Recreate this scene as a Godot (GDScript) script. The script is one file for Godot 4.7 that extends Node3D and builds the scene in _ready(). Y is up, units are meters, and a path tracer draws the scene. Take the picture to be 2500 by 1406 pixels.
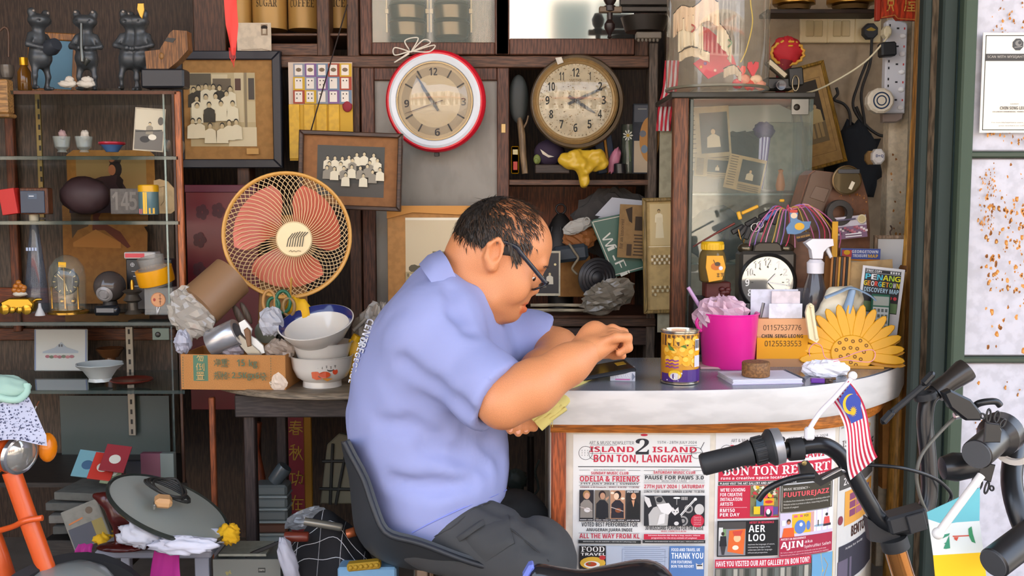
extends Node3D
# pixel measures are those of the 2500 x 1406 photograph; every thing gets a depth Z in metres and real size from it
const F:=2520.0
const PITCH:=0.0883
const EYE:=Vector3(0,1.2,0)
var X:=Transform3D.IDENTITY # applied to every vertex that is added
var BX:=0.0
var BY:=0.0
var U:=0.001 # metres per pixel at the current thing
var L:=0.0 # print layer, in pixels above the sheet
var LI:=0.15
var BEND:=0 # 0 flat, 1 round an upright cylinder of radius BR, 2 along the counter's front, 3 waving cloth
var BR:=1.0
var BP:=[]
var FLATB:=Basis(Vector3.RIGHT,-PI/2)
var C:=Color.WHITE # vertex colour (sRGB) of what is added next
var mats:={}
var texs:={}
var taken:={}
var fonts:=[]
var texts:={}
var rng:=RandomNumberGenerator.new()
func P(x,y,Z)->Vector3:
	var d:=Vector3((x-1250.0)/F,-(y-703.0)/F,-1.0).rotated(Vector3.RIGHT,-PITCH)
	return EYE+d*(Z/-d.z)
func numbered(n:String)->String:
	if not taken.has(n):
		taken[n]=0
		return n
	taken[n]+=1
	return "%s_%03d"%[n,taken[n]]
func meta(o,label,category,group="",kind=""):
	if label:o.set_meta("label",label)
	if category:o.set_meta("category",category)
	if group:o.set_meta("group",group)
	if kind:o.set_meta("kind",kind)
# sets the frame that the next things are measured in: pixel (x, y) at depth Z is its origin
func frame(x,y,Z):
	BX=x;BY=y;U=Z/F
	X=Transform3D(Basis.from_scale(Vector3.ONE*U),Vector3.ZERO)
	L=0.0;BEND=0;C=Color.WHITE
func V(x,y,z=0.0)->Vector3:return Vector3(x-BX,BY-y,z)
func thing(called,label,category,x,y,Z,rot=Vector3.ZERO,group=""):
	var o:=Node3D.new();o.name=numbered(called);add_child(o)
	o.transform=Transform3D(Basis.from_euler(rot*PI/180.0),P(x,y,Z))
	meta(o,label,category,group)
	frame(x,y,Z)
	return o
func mesh_of(st,mat):
	st.generate_normals()
	var m=st.commit()
	if m.get_surface_count():m.surface_set_material(0,mat)
	return m
func part(parent,called,st,mat,label=""):
	var o:=MeshInstance3D.new();o.name=called;o.mesh=mesh_of(st,mat)
	parent.add_child(o,true)
	if label:o.set_meta("label",label)
	return o
# a thing that is one mesh; call frame() or at() first and build round the origin
func at(x,y,Z):frame(x,y,Z)
func one(called,label,category,st,mat,x,y,Z,rot=Vector3.ZERO,group=""):
	var o:=MeshInstance3D.new();o.name=numbered(called);o.mesh=mesh_of(st,mat)
	add_child(o)
	o.transform=Transform3D(Basis.from_euler(rot*PI/180.0),P(x,y,Z))
	meta(o,label,category,group)
	return o
func struct(called,st,mat):
	var o:=MeshInstance3D.new();o.name=numbered(called);o.mesh=mesh_of(st,mat)
	add_child(o);o.set_meta("kind","structure")
	return o
func copy(o,x,y,Z,rot=Vector3.ZERO,label="",group=""):
	var c=o.duplicate();c.name=numbered(String(o.name).rstrip("0123456789").trim_suffix("_"));add_child(c)
	c.transform=Transform3D(Basis.from_euler(rot*PI/180.0),P(x,y,Z))
	if label:c.set_meta("label",label)
	if group:c.set_meta("group",group)
	return c
 # ---------- materials
func noise_tex(kind:String)->ImageTexture:
	if texs.has(kind):return texs[kind]
	var n:=FastNoiseLite.new();n.seed=kind.hash()%1000
	var s:=512
	n.noise_type=FastNoiseLite.TYPE_SIMPLEX_SMOOTH
	n.frequency={"wood":0.02,"grime":0.012,"fine":0.12,"rust":0.018,"weave":0.1,"bumpy":0.03}[kind]
	n.fractal_octaves=4
	if kind=="rust":n.fractal_octaves=5
	var src:=n.get_seamless_image(s,s,false,false,0.1)
	src.convert(Image.FORMAT_L8)
	var im:=Image.create(s,s,false,Image.FORMAT_RGB8)
	var bytes:=src.get_data();var out:=PackedByteArray();out.resize(s*s*3)
	for i in s*s:
		var v:=bytes[i]/255.0
		var c:=Vector3.ONE
		match kind:
			"wood":c=Vector3.ONE*lerpf(0.68,1.0,smoothstep(0.2,0.75,v))
			"grime":c=Vector3.ONE*lerpf(0.93,1.0,smoothstep(0.2,0.7,v))
			"fine","bumpy":c=Vector3.ONE*lerpf(0.8,1.0,v)
			"weave":
				var xx:=i%s;var yy:=i/s
				c=Vector3.ONE*(0.86+0.14*(0.5+0.5*sin(xx*PI/2)*sin(yy*PI/2)) )*lerpf(0.93,1.0,v)
			"rust":
				var r:=smoothstep(0.64,0.69,v)
				c=Vector3(0.93,0.93,0.95).lerp(Vector3(0.9,0.8,0.68),smoothstep(0.56,0.65,v)).lerp(Vector3(0.66,0.36,0.12),r).lerp(Vector3(0.34,0.17,0.07),smoothstep(0.75,0.8,v))
		out[i*3]=int(c.x*255);out[i*3+1]=int(c.y*255);out[i*3+2]=int(c.z*255)
	im.set_data(s,s,false,Image.FORMAT_RGB8,out)
	im.generate_mipmaps()
	texs[kind]=ImageTexture.create_from_image(im)
	return texs[kind]
func mat(col,rough:=0.6,metal:=0.0,tex:="",scale:=Vector3.ONE,spec:=0.5)->StandardMaterial3D:
	var key:=str(col,rough,metal,tex,scale,spec)
	if mats.has(key):return mats[key]
	var m:=StandardMaterial3D.new()
	m.albedo_color=Color(col) if col is String else col
	m.roughness=rough;m.metallic=metal;m.metallic_specular=spec
	if tex:
		m.albedo_texture=noise_tex(tex);m.uv1_triplanar=true;m.uv1_scale=scale
	mats[key]=m
	return m
func vmat(rough:=0.6,metal:=0.0,tex:="",scale:=Vector3.ONE)->StandardMaterial3D:
	var key:=str("v",rough,metal,tex,scale)
	if mats.has(key):return mats[key]
	var m:=StandardMaterial3D.new();m.vertex_color_use_as_albedo=true;m.roughness=rough;m.metallic=metal
	if tex:
		m.albedo_texture=noise_tex(tex);m.uv1_triplanar=true;m.uv1_scale=scale
	mats[key]=m
	return m
func woodv(col,rough:=0.55):return mat(col,rough,0.0,"wood",Vector3(14,1.4,14))
func woodh(col,rough:=0.55):return mat(col,rough,0.0,"wood",Vector3(1.4,14,14))
func paper(col):return mat(col,0.85,0.0,"grime",Vector3.ONE*5)
func pane(col:="9fb0a8",a:=0.12,rough:=0.03)->StandardMaterial3D:
	var key:=str("pane",col,a,rough)
	if mats.has(key):return mats[key]
	var m:=StandardMaterial3D.new();m.transparency=BaseMaterial3D.TRANSPARENCY_ALPHA
	var c:=Color(col);c.a=a;m.albedo_color=c;m.roughness=rough;m.metallic_specular=0.5
	mats[key]=m
	return m
func glow(col,e):
	var m:=StandardMaterial3D.new();m.albedo_color=Color(col);m.emission_enabled=true;m.emission=Color(col);m.emission_energy_multiplier=e
	return m
 # ---------- mesh building
func nb(group:=0)->SurfaceTool:
	var st:=SurfaceTool.new();st.begin(Mesh.PRIMITIVE_TRIANGLES);st.set_smooth_group(group);return st
func av(st:SurfaceTool,v:Vector3):
	if BEND:v=bent(v)
	st.set_color(C.srgb_to_linear());st.add_vertex(X*v)
func bent(v:Vector3)->Vector3:
	match BEND:
		1:
			var a:=v.x/BR
			return Vector3(sin(a)*(BR+v.z),v.y,cos(a)*(BR+v.z))
		2:return counter_point(v)
		3:return Vector3(v.x+BP[3]*sin(v.y*BP[4]),v.y,v.z+BP[0]*sin(v.x*BP[1]+v.y*BP[2]))
	return v
func tri(st,a,b,c):av(st,a);av(st,b);av(st,c)
func quad(st,a,b,c,d):tri(st,a,b,c);tri(st,a,c,d)
func flat(st):st.set_smooth_group(-1)
func soft(st,g:=0):st.set_smooth_group(g)
# bevelled box round c
func bx(st:SurfaceTool,c:Vector3,s:Vector3,bev:=0.0,b:=Basis()):
	flat(st)
	var h:=s/2.0
	bev=minf(bev,minf(h.x,minf(h.y,h.z))*0.9)
	if bev<=0.0:
		for ax in 3:
			for sg in [-1.0,1.0]:
				var n:=Vector3.ZERO;n[ax]=sg
				var u:=Vector3.ZERO;u[(ax+1)%3]=1
				var w:=Vector3.ZERO;w[(ax+2)%3]=sg
				var o:=n*h
				quad(st,c+b*(o-u*h-w*h),c+b*(o-u*h+w*h),c+b*(o+u*h+w*h),c+b*(o+u*h-w*h))
		return
	var i:=h-Vector3.ONE*bev
	for ax in 3:
		for sg in [-1.0,1.0]:
			var n:=Vector3.ZERO;n[ax]=sg*h[ax]
			var u:=Vector3.ZERO;u[(ax+1)%3]=i[(ax+1)%3]
			var w:=Vector3.ZERO;w[(ax+2)%3]=sg*i[(ax+2)%3]
			quad(st,c+b*(n-u-w),c+b*(n-u+w),c+b*(n+u+w),c+b*(n+u-w))
	for ax in 3:
		var b1:=(ax+1)%3;var b2:=(ax+2)%3
		for s1 in [-1.0,1.0]:
			for s2 in [-1.0,1.0]:
				var e:=Vector3.ZERO;e[ax]=i[ax]
				var p:=Vector3.ZERO;p[b1]=s1*h[b1];p[b2]=s2*i[b2]
				var q:=Vector3.ZERO;q[b1]=s1*i[b1];q[b2]=s2*h[b2]
				if s1*s2<0:quad(st,c+b*(p-e),c+b*(q-e),c+b*(q+e),c+b*(p+e))
				else:quad(st,c+b*(p+e),c+b*(q+e),c+b*(q-e),c+b*(p-e))
	for sx in [-1.0,1.0]:
		for sy in [-1.0,1.0]:
			for sz in [-1.0,1.0]:
				var k:=Vector3(sx,sy,sz)
				var p:=Vector3(h.x,i.y,i.z)*k;var q:=Vector3(i.x,h.y,i.z)*k;var r:=Vector3(i.x,i.y,h.z)*k
				if sx*sy*sz>0:tri(st,c+b*p,c+b*r,c+b*q)
				else:tri(st,c+b*p,c+b*q,c+b*r)
# box by pixel edges, z from z0 (back) to z1 (front) in pixels
func pb(st,x0,y0,x1,y1,z0,z1,bev:=0.0):
	bx(st,V((x0+x1)/2.0,(y0+y1)/2.0,(z0+z1)/2.0),Vector3(absf(x1-x0),absf(y1-y0),absf(z1-z0)),bev)
# surface of revolution: prof = [Vector2(radius, height)...] round axis t.basis.y
func lathe(st:SurfaceTool,prof:Array,t:=Transform3D(),seg:=24,sx:=1.0,arc:=TAU):
	var g:=1
	for j in prof.size()-1:
		var a:Vector2=prof[j];var b:Vector2=prof[j+1]
		if a.distance_to(b)<1e-6:continue
		if j>0:
			var z:Vector2=prof[j-1]
			if absf((a-z).angle_to(b-a))>0.6:g+=1
		st.set_smooth_group(g)
		for k in seg:
			var t0:=arc*k/seg;var t1:=arc*(k+1)/seg
			var c0:=Vector3(cos(t0)*sx,0,sin(t0));var c1:=Vector3(cos(t1)*sx,0,sin(t1));var y:=Vector3.UP
			var p:=t*(c0*a.x+y*a.y);var q:=t*(c1*a.x+y*a.y);var r:=t*(c1*b.x+y*b.y);var s:=t*(c0*b.x+y*b.y)
			if a.x>1e-6:tri(st,p,q,r) if b.x<=1e-6 else quad(st,p,q,r,s)
			else:tri(st,p,r,s)
func ell(st,c:Vector3,r,b:=Basis(),seg:=16,rings:=10):
	var rv:Vector3=r if r is Vector3 else Vector3.ONE*r
	var prof:=[]
	for i in rings+1:prof.append(Vector2(sin(PI*i/rings),-cos(PI*i/rings)))
	prof[0].x=0.0;prof[rings].x=0.0
	lathe(st,prof,Transform3D(b*Basis.from_scale(rv),c),seg)
# swept tube through pts; r a number or one per point
func tube(st:SurfaceTool,pts:Array,r,sides:=8,closed:=false,flatten:=1.0,up:=Vector3(0.13,1,0.21)):
	var n:=pts.size()
	var rings:=[]
	var prev:=Vector3.ZERO
	for i in n:
		var d:Vector3
		if closed:d=pts[(i+1)%n]-pts[(i+n-1)%n]
		else:d=pts[mini(i+1,n-1)]-pts[maxi(i-1,0)]
		d=d.normalized()
		var side:Vector3=prev
		if i==0:
			side=d.cross(up)
			if side.length()<0.01:side=d.cross(Vector3.RIGHT)
		side=(side-d*side.dot(d)).normalized()
		prev=side
		var o:=side.cross(d)
		var rr:float=r[i] if r is Array else r
		var ring:=[]
		for k in sides:ring.append(pts[i]+side*cos(TAU*k/sides)*rr+o*sin(TAU*k/sides)*rr*flatten)
		rings.append(ring)
	soft(st,1)
	for i in (n if closed else n-1):
		var a=rings[i];var b=rings[(i+1)%n]
		for k in sides:
			var l:=(k+1)%sides
			quad(st,a[k],a[l],b[l],b[k])
	if not closed:
		soft(st,2)
		for k in sides:
			var l:=(k+1)%sides
			tri(st,pts[0],rings[0][l],rings[0][k])
			tri(st,pts[n-1],rings[n-1][k],rings[n-1][l])
func curve(pts:Array,n:=6,closed:=false)->Array:
	var out:=[]
	var m:=pts.size()
	for i in (m if closed else m-1):
		var p0=pts[(i+m-1)%m] if closed else pts[maxi(i-1,0)]
		var p1=pts[i];var p2=pts[(i+1)%m]
		var p3=pts[(i+2)%m] if closed else pts[mini(i+2,m-1)]
		for k in n:out.append(p1.cubic_interpolate(p2,p0,p3,float(k)/n))
	if not closed:out.append(pts[m-1])
	return out
func pv(list:Array) ->Array: # [x,y,z, x,y,z ...] photo pixels to local points
	var out:=[]
	for i in list.size()/3:out.append(V(list[i*3],list[i*3+1],list[i*3+2]))
	return out
func p2(list:Array)->PackedVector2Array:
	var out:=PackedVector2Array()
	for i in list.size()/2:out.append(Vector2(list[i*2]-BX,BY-list[i*2+1]))
	return out
func ccw(poly:PackedVector2Array)->PackedVector2Array:
	if Geometry2D.is_polygon_clockwise(poly):poly.reverse()
	return poly
# plate cut to an outline (local xy), from z0 to z1, with bevelled front edge
func plate(st:SurfaceTool,poly:PackedVector2Array,z0:float,z1:float,bev:=0.0,t:=Transform3D()):
	poly=ccw(poly)
	var front:=poly
	if bev>0.0:
		var off:=Geometry2D.offset_polygon(poly,-bev)
		if off.size()>0 and off[0].size()==poly.size():
			front=ccw(off[0])
			var best:=0;var bd:=1e9
			for i in front.size():
				var dd:=front[i].distance_squared_to(poly[0])
				if dd<bd:bd=dd;best=i
			var fr:=PackedVector2Array()
			for i in front.size():fr.append(front[(i+best)%front.size()])
			front=fr
		else:bev=0.0
	flat(st)
	var ids:=Geometry2D.triangulate_polygon(front)
	for i in ids.size()/3:
		var a:=front[ids[i*3]];var b:=front[ids[i*3+1]];var c:=front[ids[i*3+2]]
		if (b-a).cross(c-a)<0:var s:=b;b=c;c=s
		tri(st,t*Vector3(a.x,a.y,z1),t*Vector3(c.x,c.y,z1),t*Vector3(b.x,b.y,z1))
	ids=Geometry2D.triangulate_polygon(poly)
	for i in ids.size()/3:
		var a:=poly[ids[i*3]];var b:=poly[ids[i*3+1]];var c:=poly[ids[i*3+2]]
		if (b-a).cross(c-a)<0:var s:=b;b=c;c=s
		tri(st,t*Vector3(a.x,a.y,z0),t*Vector3(b.x,b.y,z0),t*Vector3(c.x,c.y,z0))
	var n:=poly.size()
	for i in n:
		var j:=(i+1)%n
		var a:=poly[i];var b:=poly[j]
		var zb:=z1-bev
		quad(st,t*Vector3(a.x,a.y,z0),t*Vector3(a.x,a.y,zb),t*Vector3(b.x,b.y,zb),t*Vector3(b.x,b.y,z0))
		if bev>0.0:quad(st,t*Vector3(a.x,a.y,zb),t*Vector3(front[i].x,front[i].y,z1),t*Vector3(front[j].x,front[j].y,z1),t*Vector3(b.x,b.y,zb))
# curved sheet with thickness from a grid of points g[row][col]; th measured along the sheet's normal
func sheet(st:SurfaceTool,g:Array,th:=1.0):
	var R:int=g.size();var K:int=g[0].size()
	var nn:=[]
	for r in R:
		var row:=[]
		for k in K:
			var du:Vector3=g[r][mini(k+1,K-1)]-g[r][maxi(k-1,0)]
			var dv:Vector3=g[mini(r+1,R-1)][k]-g[maxi(r-1,0)][k]
			row.append(du.cross(dv).normalized()*-th)
		nn.append(row)
	for r in R-1:
		for k in K-1:
			soft(st,3)
			quad(st,g[r][k],g[r][k+1],g[r+1][k+1],g[r+1][k])
			soft(st,4)
			quad(st,g[r][k]-nn[r][k],g[r+1][k]-nn[r+1][k],g[r+1][k+1]-nn[r+1][k+1],g[r][k+1]-nn[r][k+1])
	soft(st,5)
	for r in R-1:
		for k in [0,K-1]:
			var a=g[r][k];var b=g[r+1][k];var c=b-nn[r+1][k];var d=a-nn[r][k]
			if k==0:quad(st,a,b,c,d)
			else:quad(st,a,d,c,b)
	for k in K-1:
		for r in [0,R-1]:
			var a=g[r][k];var b=g[r][k+1];var c=b-nn[r][k+1];var d=a-nn[r][k]
			if r==0:quad(st,a,d,c,b)
			else:quad(st,a,b,c,d)
func circ(cx,cy,rx,ry=-1.0,n:=24,a0:=0.0,a1:=TAU)->PackedVector2Array:
	if ry<0:ry=rx
	var out:=PackedVector2Array()
	var m:=n if a1-a0>=TAU-0.001 else n+1
	for i in m:
		var t:=a0+(a1-a0)*i/n
		out.append(Vector2(cx-BX+cos(t)*rx,BY-cy+sin(t)*ry))
	return out
 # ---------- flat print, in photo pixels, each mark a hair above the last
func up_layer():L+=LI
func pl(st,poly:PackedVector2Array,col):
	C=Color(col) if col is String else col
	flat(st);up_layer()
	var ids:=Geometry2D.triangulate_polygon(poly)
	for i in ids.size()/3:
		var a:=poly[ids[i*3]];var b:=poly[ids[i*3+1]];var c:=poly[ids[i*3+2]]
		if (b-a).cross(c-a)<0:var s:=b;b=c;c=s
		tri(st,Vector3(a.x,a.y,L),Vector3(c.x,c.y,L),Vector3(b.x,b.y,L))
func po(st,list:Array,col):pl(st,p2(list),col)
func rc(st,x0,y0,x1,y1,col):
	if BEND:
		C=Color(col) if col is String else col
		flat(st);up_layer()
		var n:=maxi(1,int(absf(x1-x0)/12.0))
		for i in n:
			var a:=lerpf(x0,x1,float(i)/n);var b:=lerpf(x0,x1,(i+1.0)/n)
			quad(st,V(a,y0,L),V(b,y0,L),V(b,y1,L),V(a,y1,L))
		return
	po(st,[x0,y0,x1,y0,x1,y1,x0,y1],col)
func ov(st,cx,cy,rx,ry,col,n:=16):pl(st,circ(cx,cy,rx,ry,n),col)
func ln(st,list:Array,w,col):
	C=Color(col) if col is String else col
	flat(st);up_layer()
	var p:=p2(list)
	for i in p.size()-1:
		var d:=(p[i+1]-p[i])
		if d.length()<1e-6:continue
		d=d.normalized()
		var n:Vector2=Vector2(-d.y,d.x)*w*0.5;var e:Vector2=d*w*0.3
		var a:=p[i]+n-e;var b:=p[i+1]+n+e;var c:=p[i+1]-n+e;var f:=p[i]-n-e
		quad(st,Vector3(a.x,a.y,L),Vector3(b.x,b.y,L),Vector3(c.x,c.y,L),Vector3(f.x,f.y,L))
func fr(st,x0,y0,x1,y1,w,col):ln(st,[x0,y0,x1,y0,x1,y1,x0,y1,x0,y0],w,col)
func text_tris(s:String,font:int)->Array:
	var key:=s+str(font)
	if texts.has(key):return texts[key]
	if fonts.is_empty():
		for d in [["Droid Sans",400],["Droid Sans",700],["Droid Serif",700],["Droid Sans Mono",400],["Droid Serif",400]]:
			var f:=SystemFont.new();f.font_names=PackedStringArray([d[0]]);f.font_weight=d[1];fonts.append(f)
	var m:=TextMesh.new();m.font=fonts[font];m.font_size=32;m.pixel_size=1.0;m.depth=0.0;m.curve_step=4.0;m.text=s
	m.horizontal_alignment=HORIZONTAL_ALIGNMENT_LEFT;m.vertical_alignment=VERTICAL_ALIGNMENT_CENTER
	var out:=PackedVector2Array()
	if m.get_surface_count()>0:
		var arr:=m.surface_get_arrays(0)
		var vs:PackedVector3Array=arr[Mesh.ARRAY_VERTEX];var ids:PackedInt32Array=arr[Mesh.ARRAY_INDEX]
		for i in ids:out.append(Vector2(vs[i].x,vs[i].y))
	var lo:=Vector2(1e9,1e9);var hi:=-lo
	for v in out:lo=lo.min(v);hi=hi.max(v)
	texts[key]=[out,lo,hi]
	return texts[key]
# s fills the pixel box from (x0, y0) top corner to (x1, y1); x1 = null keeps the letters' own width; turn in degrees round (x0, y1)
func tx(st,s:String,x0,y0,x1,y1,col,font:=0,turn:=0.0,centre:=false):
	var t:=text_tris(s,font)
	var pts:PackedVector2Array=t[0]
	if pts.is_empty():return
	var lo:Vector2=t[1];var size:Vector2=t[2]-t[1]
	var h:float=y1-y0
	var sy:=h/size.y
	var sx:float=sy if x1==null else (x1-x0)/size.x
	C=Color(col) if col is String else col
	flat(st);up_layer()
	var ca:=cos(turn*PI/180);var sa:=sin(turn*PI/180)
	for i in pts.size()/3:
		var q:=[]
		for k in 3:
			var p:=(pts[i*3+k]-lo)*Vector2(sx,sy)
			if centre:p.x-=size.x*sx*0.5
			q.append(Vector3(x0-BX+p.x*ca-p.y*sa,BY-y1+p.x*sa+p.y*ca,L))
		if (q[1]-q[0]).cross(q[2]-q[0]).z>0:tri(st,q[0],q[2],q[1])
		else:tri(st,q[0],q[1],q[2])
# strokes of a character: string of "x,y x,y|..." on a 0..10 grid (y down)
func glyph(st,g:String,x0,y0,w,h,lw,col):
	for s in g.split("|"):
		var l:=[]
		for q in s.split(" "):
			var f:=q.split(",")
			l.append(x0+float(f[0])*w/10.0);l.append(y0+float(f[1])*h/10.0)
		ln(st,l,lw,col)
# a person in an old group photograph: head at (x, y), head height h
func sitter(st,x,y,h,cloth,skin="c9b48a",hair="2a241c",down=3.2):
	po(st,[x-h*0.3,y+h*0.5,x+h*0.3,y+h*0.5,x+h*1.0,y+h*0.95,x+h*1.1,y+h*down,x-h*1.1,y+h*down,x-h*1.0,y+h*0.95],cloth)
	ov(st,x,y-h*0.1,h*0.43,h*0.52,hair,10)
	ov(st,x,y+h*0.1,h*0.36,h*0.46,skin,10)
 # ---------- smooth bodies: signed distance, meshed as surface nets
class Body:
	var ty:=PackedInt32Array();var a:=PackedVector3Array();var b:=PackedVector3Array()
	var ra:=PackedFloat32Array();var rb:=PackedFloat32Array();var k:=PackedFloat32Array();var op:=PackedInt32Array()
	var inv:Array[Basis]=[];var col:=PackedColorArray()
	var c:=Color.WHITE
	func cone(p:Vector3,q:Vector3,r0:float,r1:float,kk:=0.02,o:=0):
		ty.append(0);a.append(p);b.append(q);ra.append(r0);rb.append(r1);k.append(kk);op.append(o);inv.append(Basis());col.append(c)
	func ball(p:Vector3,r:Vector3,bb:=Basis(),kk:=0.02,o:=0):
		ty.append(1);a.append(p);b.append(r);ra.append(maxf(r.x,maxf(r.y,r.z)));rb.append(0);k.append(kk);op.append(o)
		inv.append((bb*Basis.from_scale(r)).inverse());col.append(c)
	func cyl(p:Vector3,q:Vector3,r:float,kk:=0.005,o:=1):
		ty.append(2);a.append(p);b.append(q);ra.append(r);rb.append(r);k.append(kk);op.append(o);inv.append(Basis());col.append(c)
	func dist1(i:int,p:Vector3)->float:
		match ty[i]:
			0:
				var pa:=p-a[i];var ba:=b[i]-a[i]
				var t:=clampf(pa.dot(ba)/maxf(ba.length_squared(),1e-9),0.0,1.0)
				return (pa-ba*t).length()-lerpf(ra[i],rb[i],t)
			1:
				var q:=inv[i]*(p-a[i])
				var k0:=q.length()
				var g:=inv[i].transposed()*q
				return k0*(k0-1.0)/maxf(g.length(),1e-6)
			_:
				var pa:=p-a[i];var ba:=b[i]-a[i];var l:=ba.length()
				var y:=pa.dot(ba)/l
				var d:=Vector2((pa-ba/l*y).length()-ra[i],absf(y-l*0.5)-l*0.5)
				return minf(maxf(d.x,d.y),0.0)+Vector2(maxf(d.x,0),maxf(d.y,0)).length()
	func dist(p:Vector3,ids:PackedInt32Array)->float:
		var d:=1e3
		for i in ids:
			var e:=dist1(i,p);var kk:=k[i]
			if op[i]==0:
				var h:=maxf(kk-absf(d-e),0.0)/kk
				d=minf(d,e)-h*h*kk*0.25
			else:
				e=-e
				var h:=maxf(kk-absf(d-e),0.0)/kk
				d=maxf(d,e)+h*h*kk*0.25
		return d
func body(st:SurfaceTool,s:Body,cell:float,noise_amp:=0.0,noise_f:=10.0):
	var lo:=Vector3.ONE*1e9;var hi:=-lo
	for i in s.ty.size():
		if s.op[i]==1:continue
		var r:=Vector3.ONE*maxf(s.ra[i],s.rb[i])
		lo=lo.min(s.a[i]-r);hi=hi.max(s.a[i]+r)
		if s.ty[i]!=1:lo=lo.min(s.b[i]-r);hi=hi.max(s.b[i]+r)
	lo-=Vector3.ONE*cell*3;hi+=Vector3.ONE*cell*3
	var bs:=4
	var nbk:=Vector3i(((hi-lo)/(cell*bs)).ceil())
	var n:=nbk*bs+Vector3i.ONE
	var val:=PackedFloat32Array();val.resize(n.x*n.y*n.z);val.fill(1e6)
	var all:=PackedInt32Array(range(s.ty.size()))
	var kmax:=0.0
	for q in s.k:kmax=maxf(kmax,q)
	var half:=cell*bs*0.87
	var act:=[]
	var fn:=FastNoiseLite.new();fn.frequency=noise_f;fn.seed=5;fn.fractal_octaves=2
	for bz in nbk.z:
		for by in nbk.y:
			for bxx in nbk.x:
				var p:=lo+Vector3(bxx+0.5,by+0.5,bz+0.5)*cell*bs
				if absf(s.dist(p,all))>half*1.5+noise_amp:continue
				var ids:=PackedInt32Array()
				var dm:=1e9
				var ds:=[]
				for i in all:
					var e:=s.dist1(i,p);ds.append(e)
					if s.op[i]==0:dm=minf(dm,e)
				for i in all:
					if ds[i]<(dm if s.op[i]==0 else 0.0)+half*2.2+kmax:ids.append(i)
				act.append(Vector3i(bxx,by,bz)*bs)
				for z in bs+1:
					for y in bs+1:
						for x in bs+1:
							var id:=((bz*bs+z)*n.y+by*bs+y)*n.x+bxx*bs+x
							if val[id]>1e5:
								var q:=lo+Vector3(bxx*bs+x,by*bs+y,bz*bs+z)*cell
								val[id]=s.dist(q,ids)+(fn.get_noise_3dv(q)*noise_amp if noise_amp>0 else 0.0)
	var vid:={}
	var vs:=PackedVector3Array()
	var sx:=1;var sy:=n.x;var sz:=n.x*n.y
	var offs:=[0,sx,sy,sx+sy,sz,sx+sz,sy+sz,sx+sy+sz]
	var cor:=[Vector3(0,0,0),Vector3(1,0,0),Vector3(0,1,0),Vector3(1,1,0),Vector3(0,0,1),Vector3(1,0,1),Vector3(0,1,1),Vector3(1,1,1)]
	var edges:=[[0,1],[2,3],[4,5],[6,7],[0,2],[1,3],[4,6],[5,7],[0,4],[1,5],[2,6],[3,7]]
	for o in act:
		for z in bs:
			for y in bs:
				for x in bs:
					var id:int=((o.z+z)*n.y+o.y+y)*n.x+o.x+x
					var m:=0
					for q in 8:
						if val[id+offs[q]]<0.0:m |=1<<q
					if m==0 or m==255:continue
					var sum:=Vector3.ZERO;var cnt:=0
					for e in edges:
						var d0:=val[id+offs[e[0]]];var d1:=val[id+offs[e[1]]]
						if (d0<0.0)!=(d1<0.0):
							sum+=cor[e[0]].lerp(cor[e[1]],d0/(d0-d1));cnt+=1
					vid[id]=vs.size()
					vs.append(lo+(Vector3(o.x+x,o.y+y,o.z+z)+sum/cnt)*cell)
	var cols:=[]
	for p in vs:
		var bd:=1e9;var bc:=Color.WHITE
		for i in s.ty.size():
			if s.op[i]==1:continue
			var e:=s.dist1(i,p)
			if e<bd:bd=e;bc=s.col[i]
		cols.append(bc)
	soft(st,7)
	for id in vid:
		var here:=val[id]<0.0
		for ax in 3:
			var st1:int=[sx,sy,sz][ax]
			if (val[id+st1]<0.0)==here:continue
			var u:int=[sy,sz,sx][ax];var w:int=[sz,sx,sy][ax]
			if not (vid.has(id-u) and vid.has(id-w) and vid.has(id-u-w)):continue
			var q:=[vid[id],vid[id-u],vid[id-u-w],vid[id-w]]
			if here:q=[q[0],q[3],q[2],q[1]]
			for t in [0,1,2,0,2,3]:
				C=cols[q[t]];av(st,vs[q[t]])
	C=Color.WHITE
# crumpled lump: an ellipsoid pushed about by noise, local centre c, radii r
func lump(st,c:Vector3,r:Vector3,amp:=0.25,freq:=1.5,seed_:=1,seg:=24,ridged:=false,b:=Basis()):
	var fn:=FastNoiseLite.new();fn.seed=seed_;fn.frequency=1.0;fn.fractal_octaves=3
	if ridged:fn.fractal_type=FastNoiseLite.FRACTAL_RIDGED
	var rings:=seg/2
	var g:=[]
	for i in rings+1:
		var row:=[]
		for k in seg:
			var d:=Vector3(sin(PI*i/rings)*cos(TAU*k/seg),-cos(PI*i/rings),sin(PI*i/rings)*sin(TAU*k/seg))
			row.append(c+b*(d*r*(1.0+amp*fn.get_noise_3dv(d*freq))))
		g.append(row)
	soft(st,6)
	if ridged:flat(st)
	for i in rings:
		for k in seg:
			var l:=(k+1)%seg
			if i==0:tri(st,g[0][0],g[1][l],g[1][k])
			elif i==rings-1:tri(st,g[i][k],g[i][l],g[rings][0])
			else:quad(st,g[i][k],g[i][l],g[i+1][l],g[i+1][k])
var FZ:=Transform3D(Basis(Vector3.RIGHT,PI/2),Vector3.ZERO) # turns a lathe to face the street
func TY(o:Vector3,deg:=Vector3.ZERO)->Transform3D:return Transform3D(Basis.from_euler(deg*PI/180.0),o)
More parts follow.
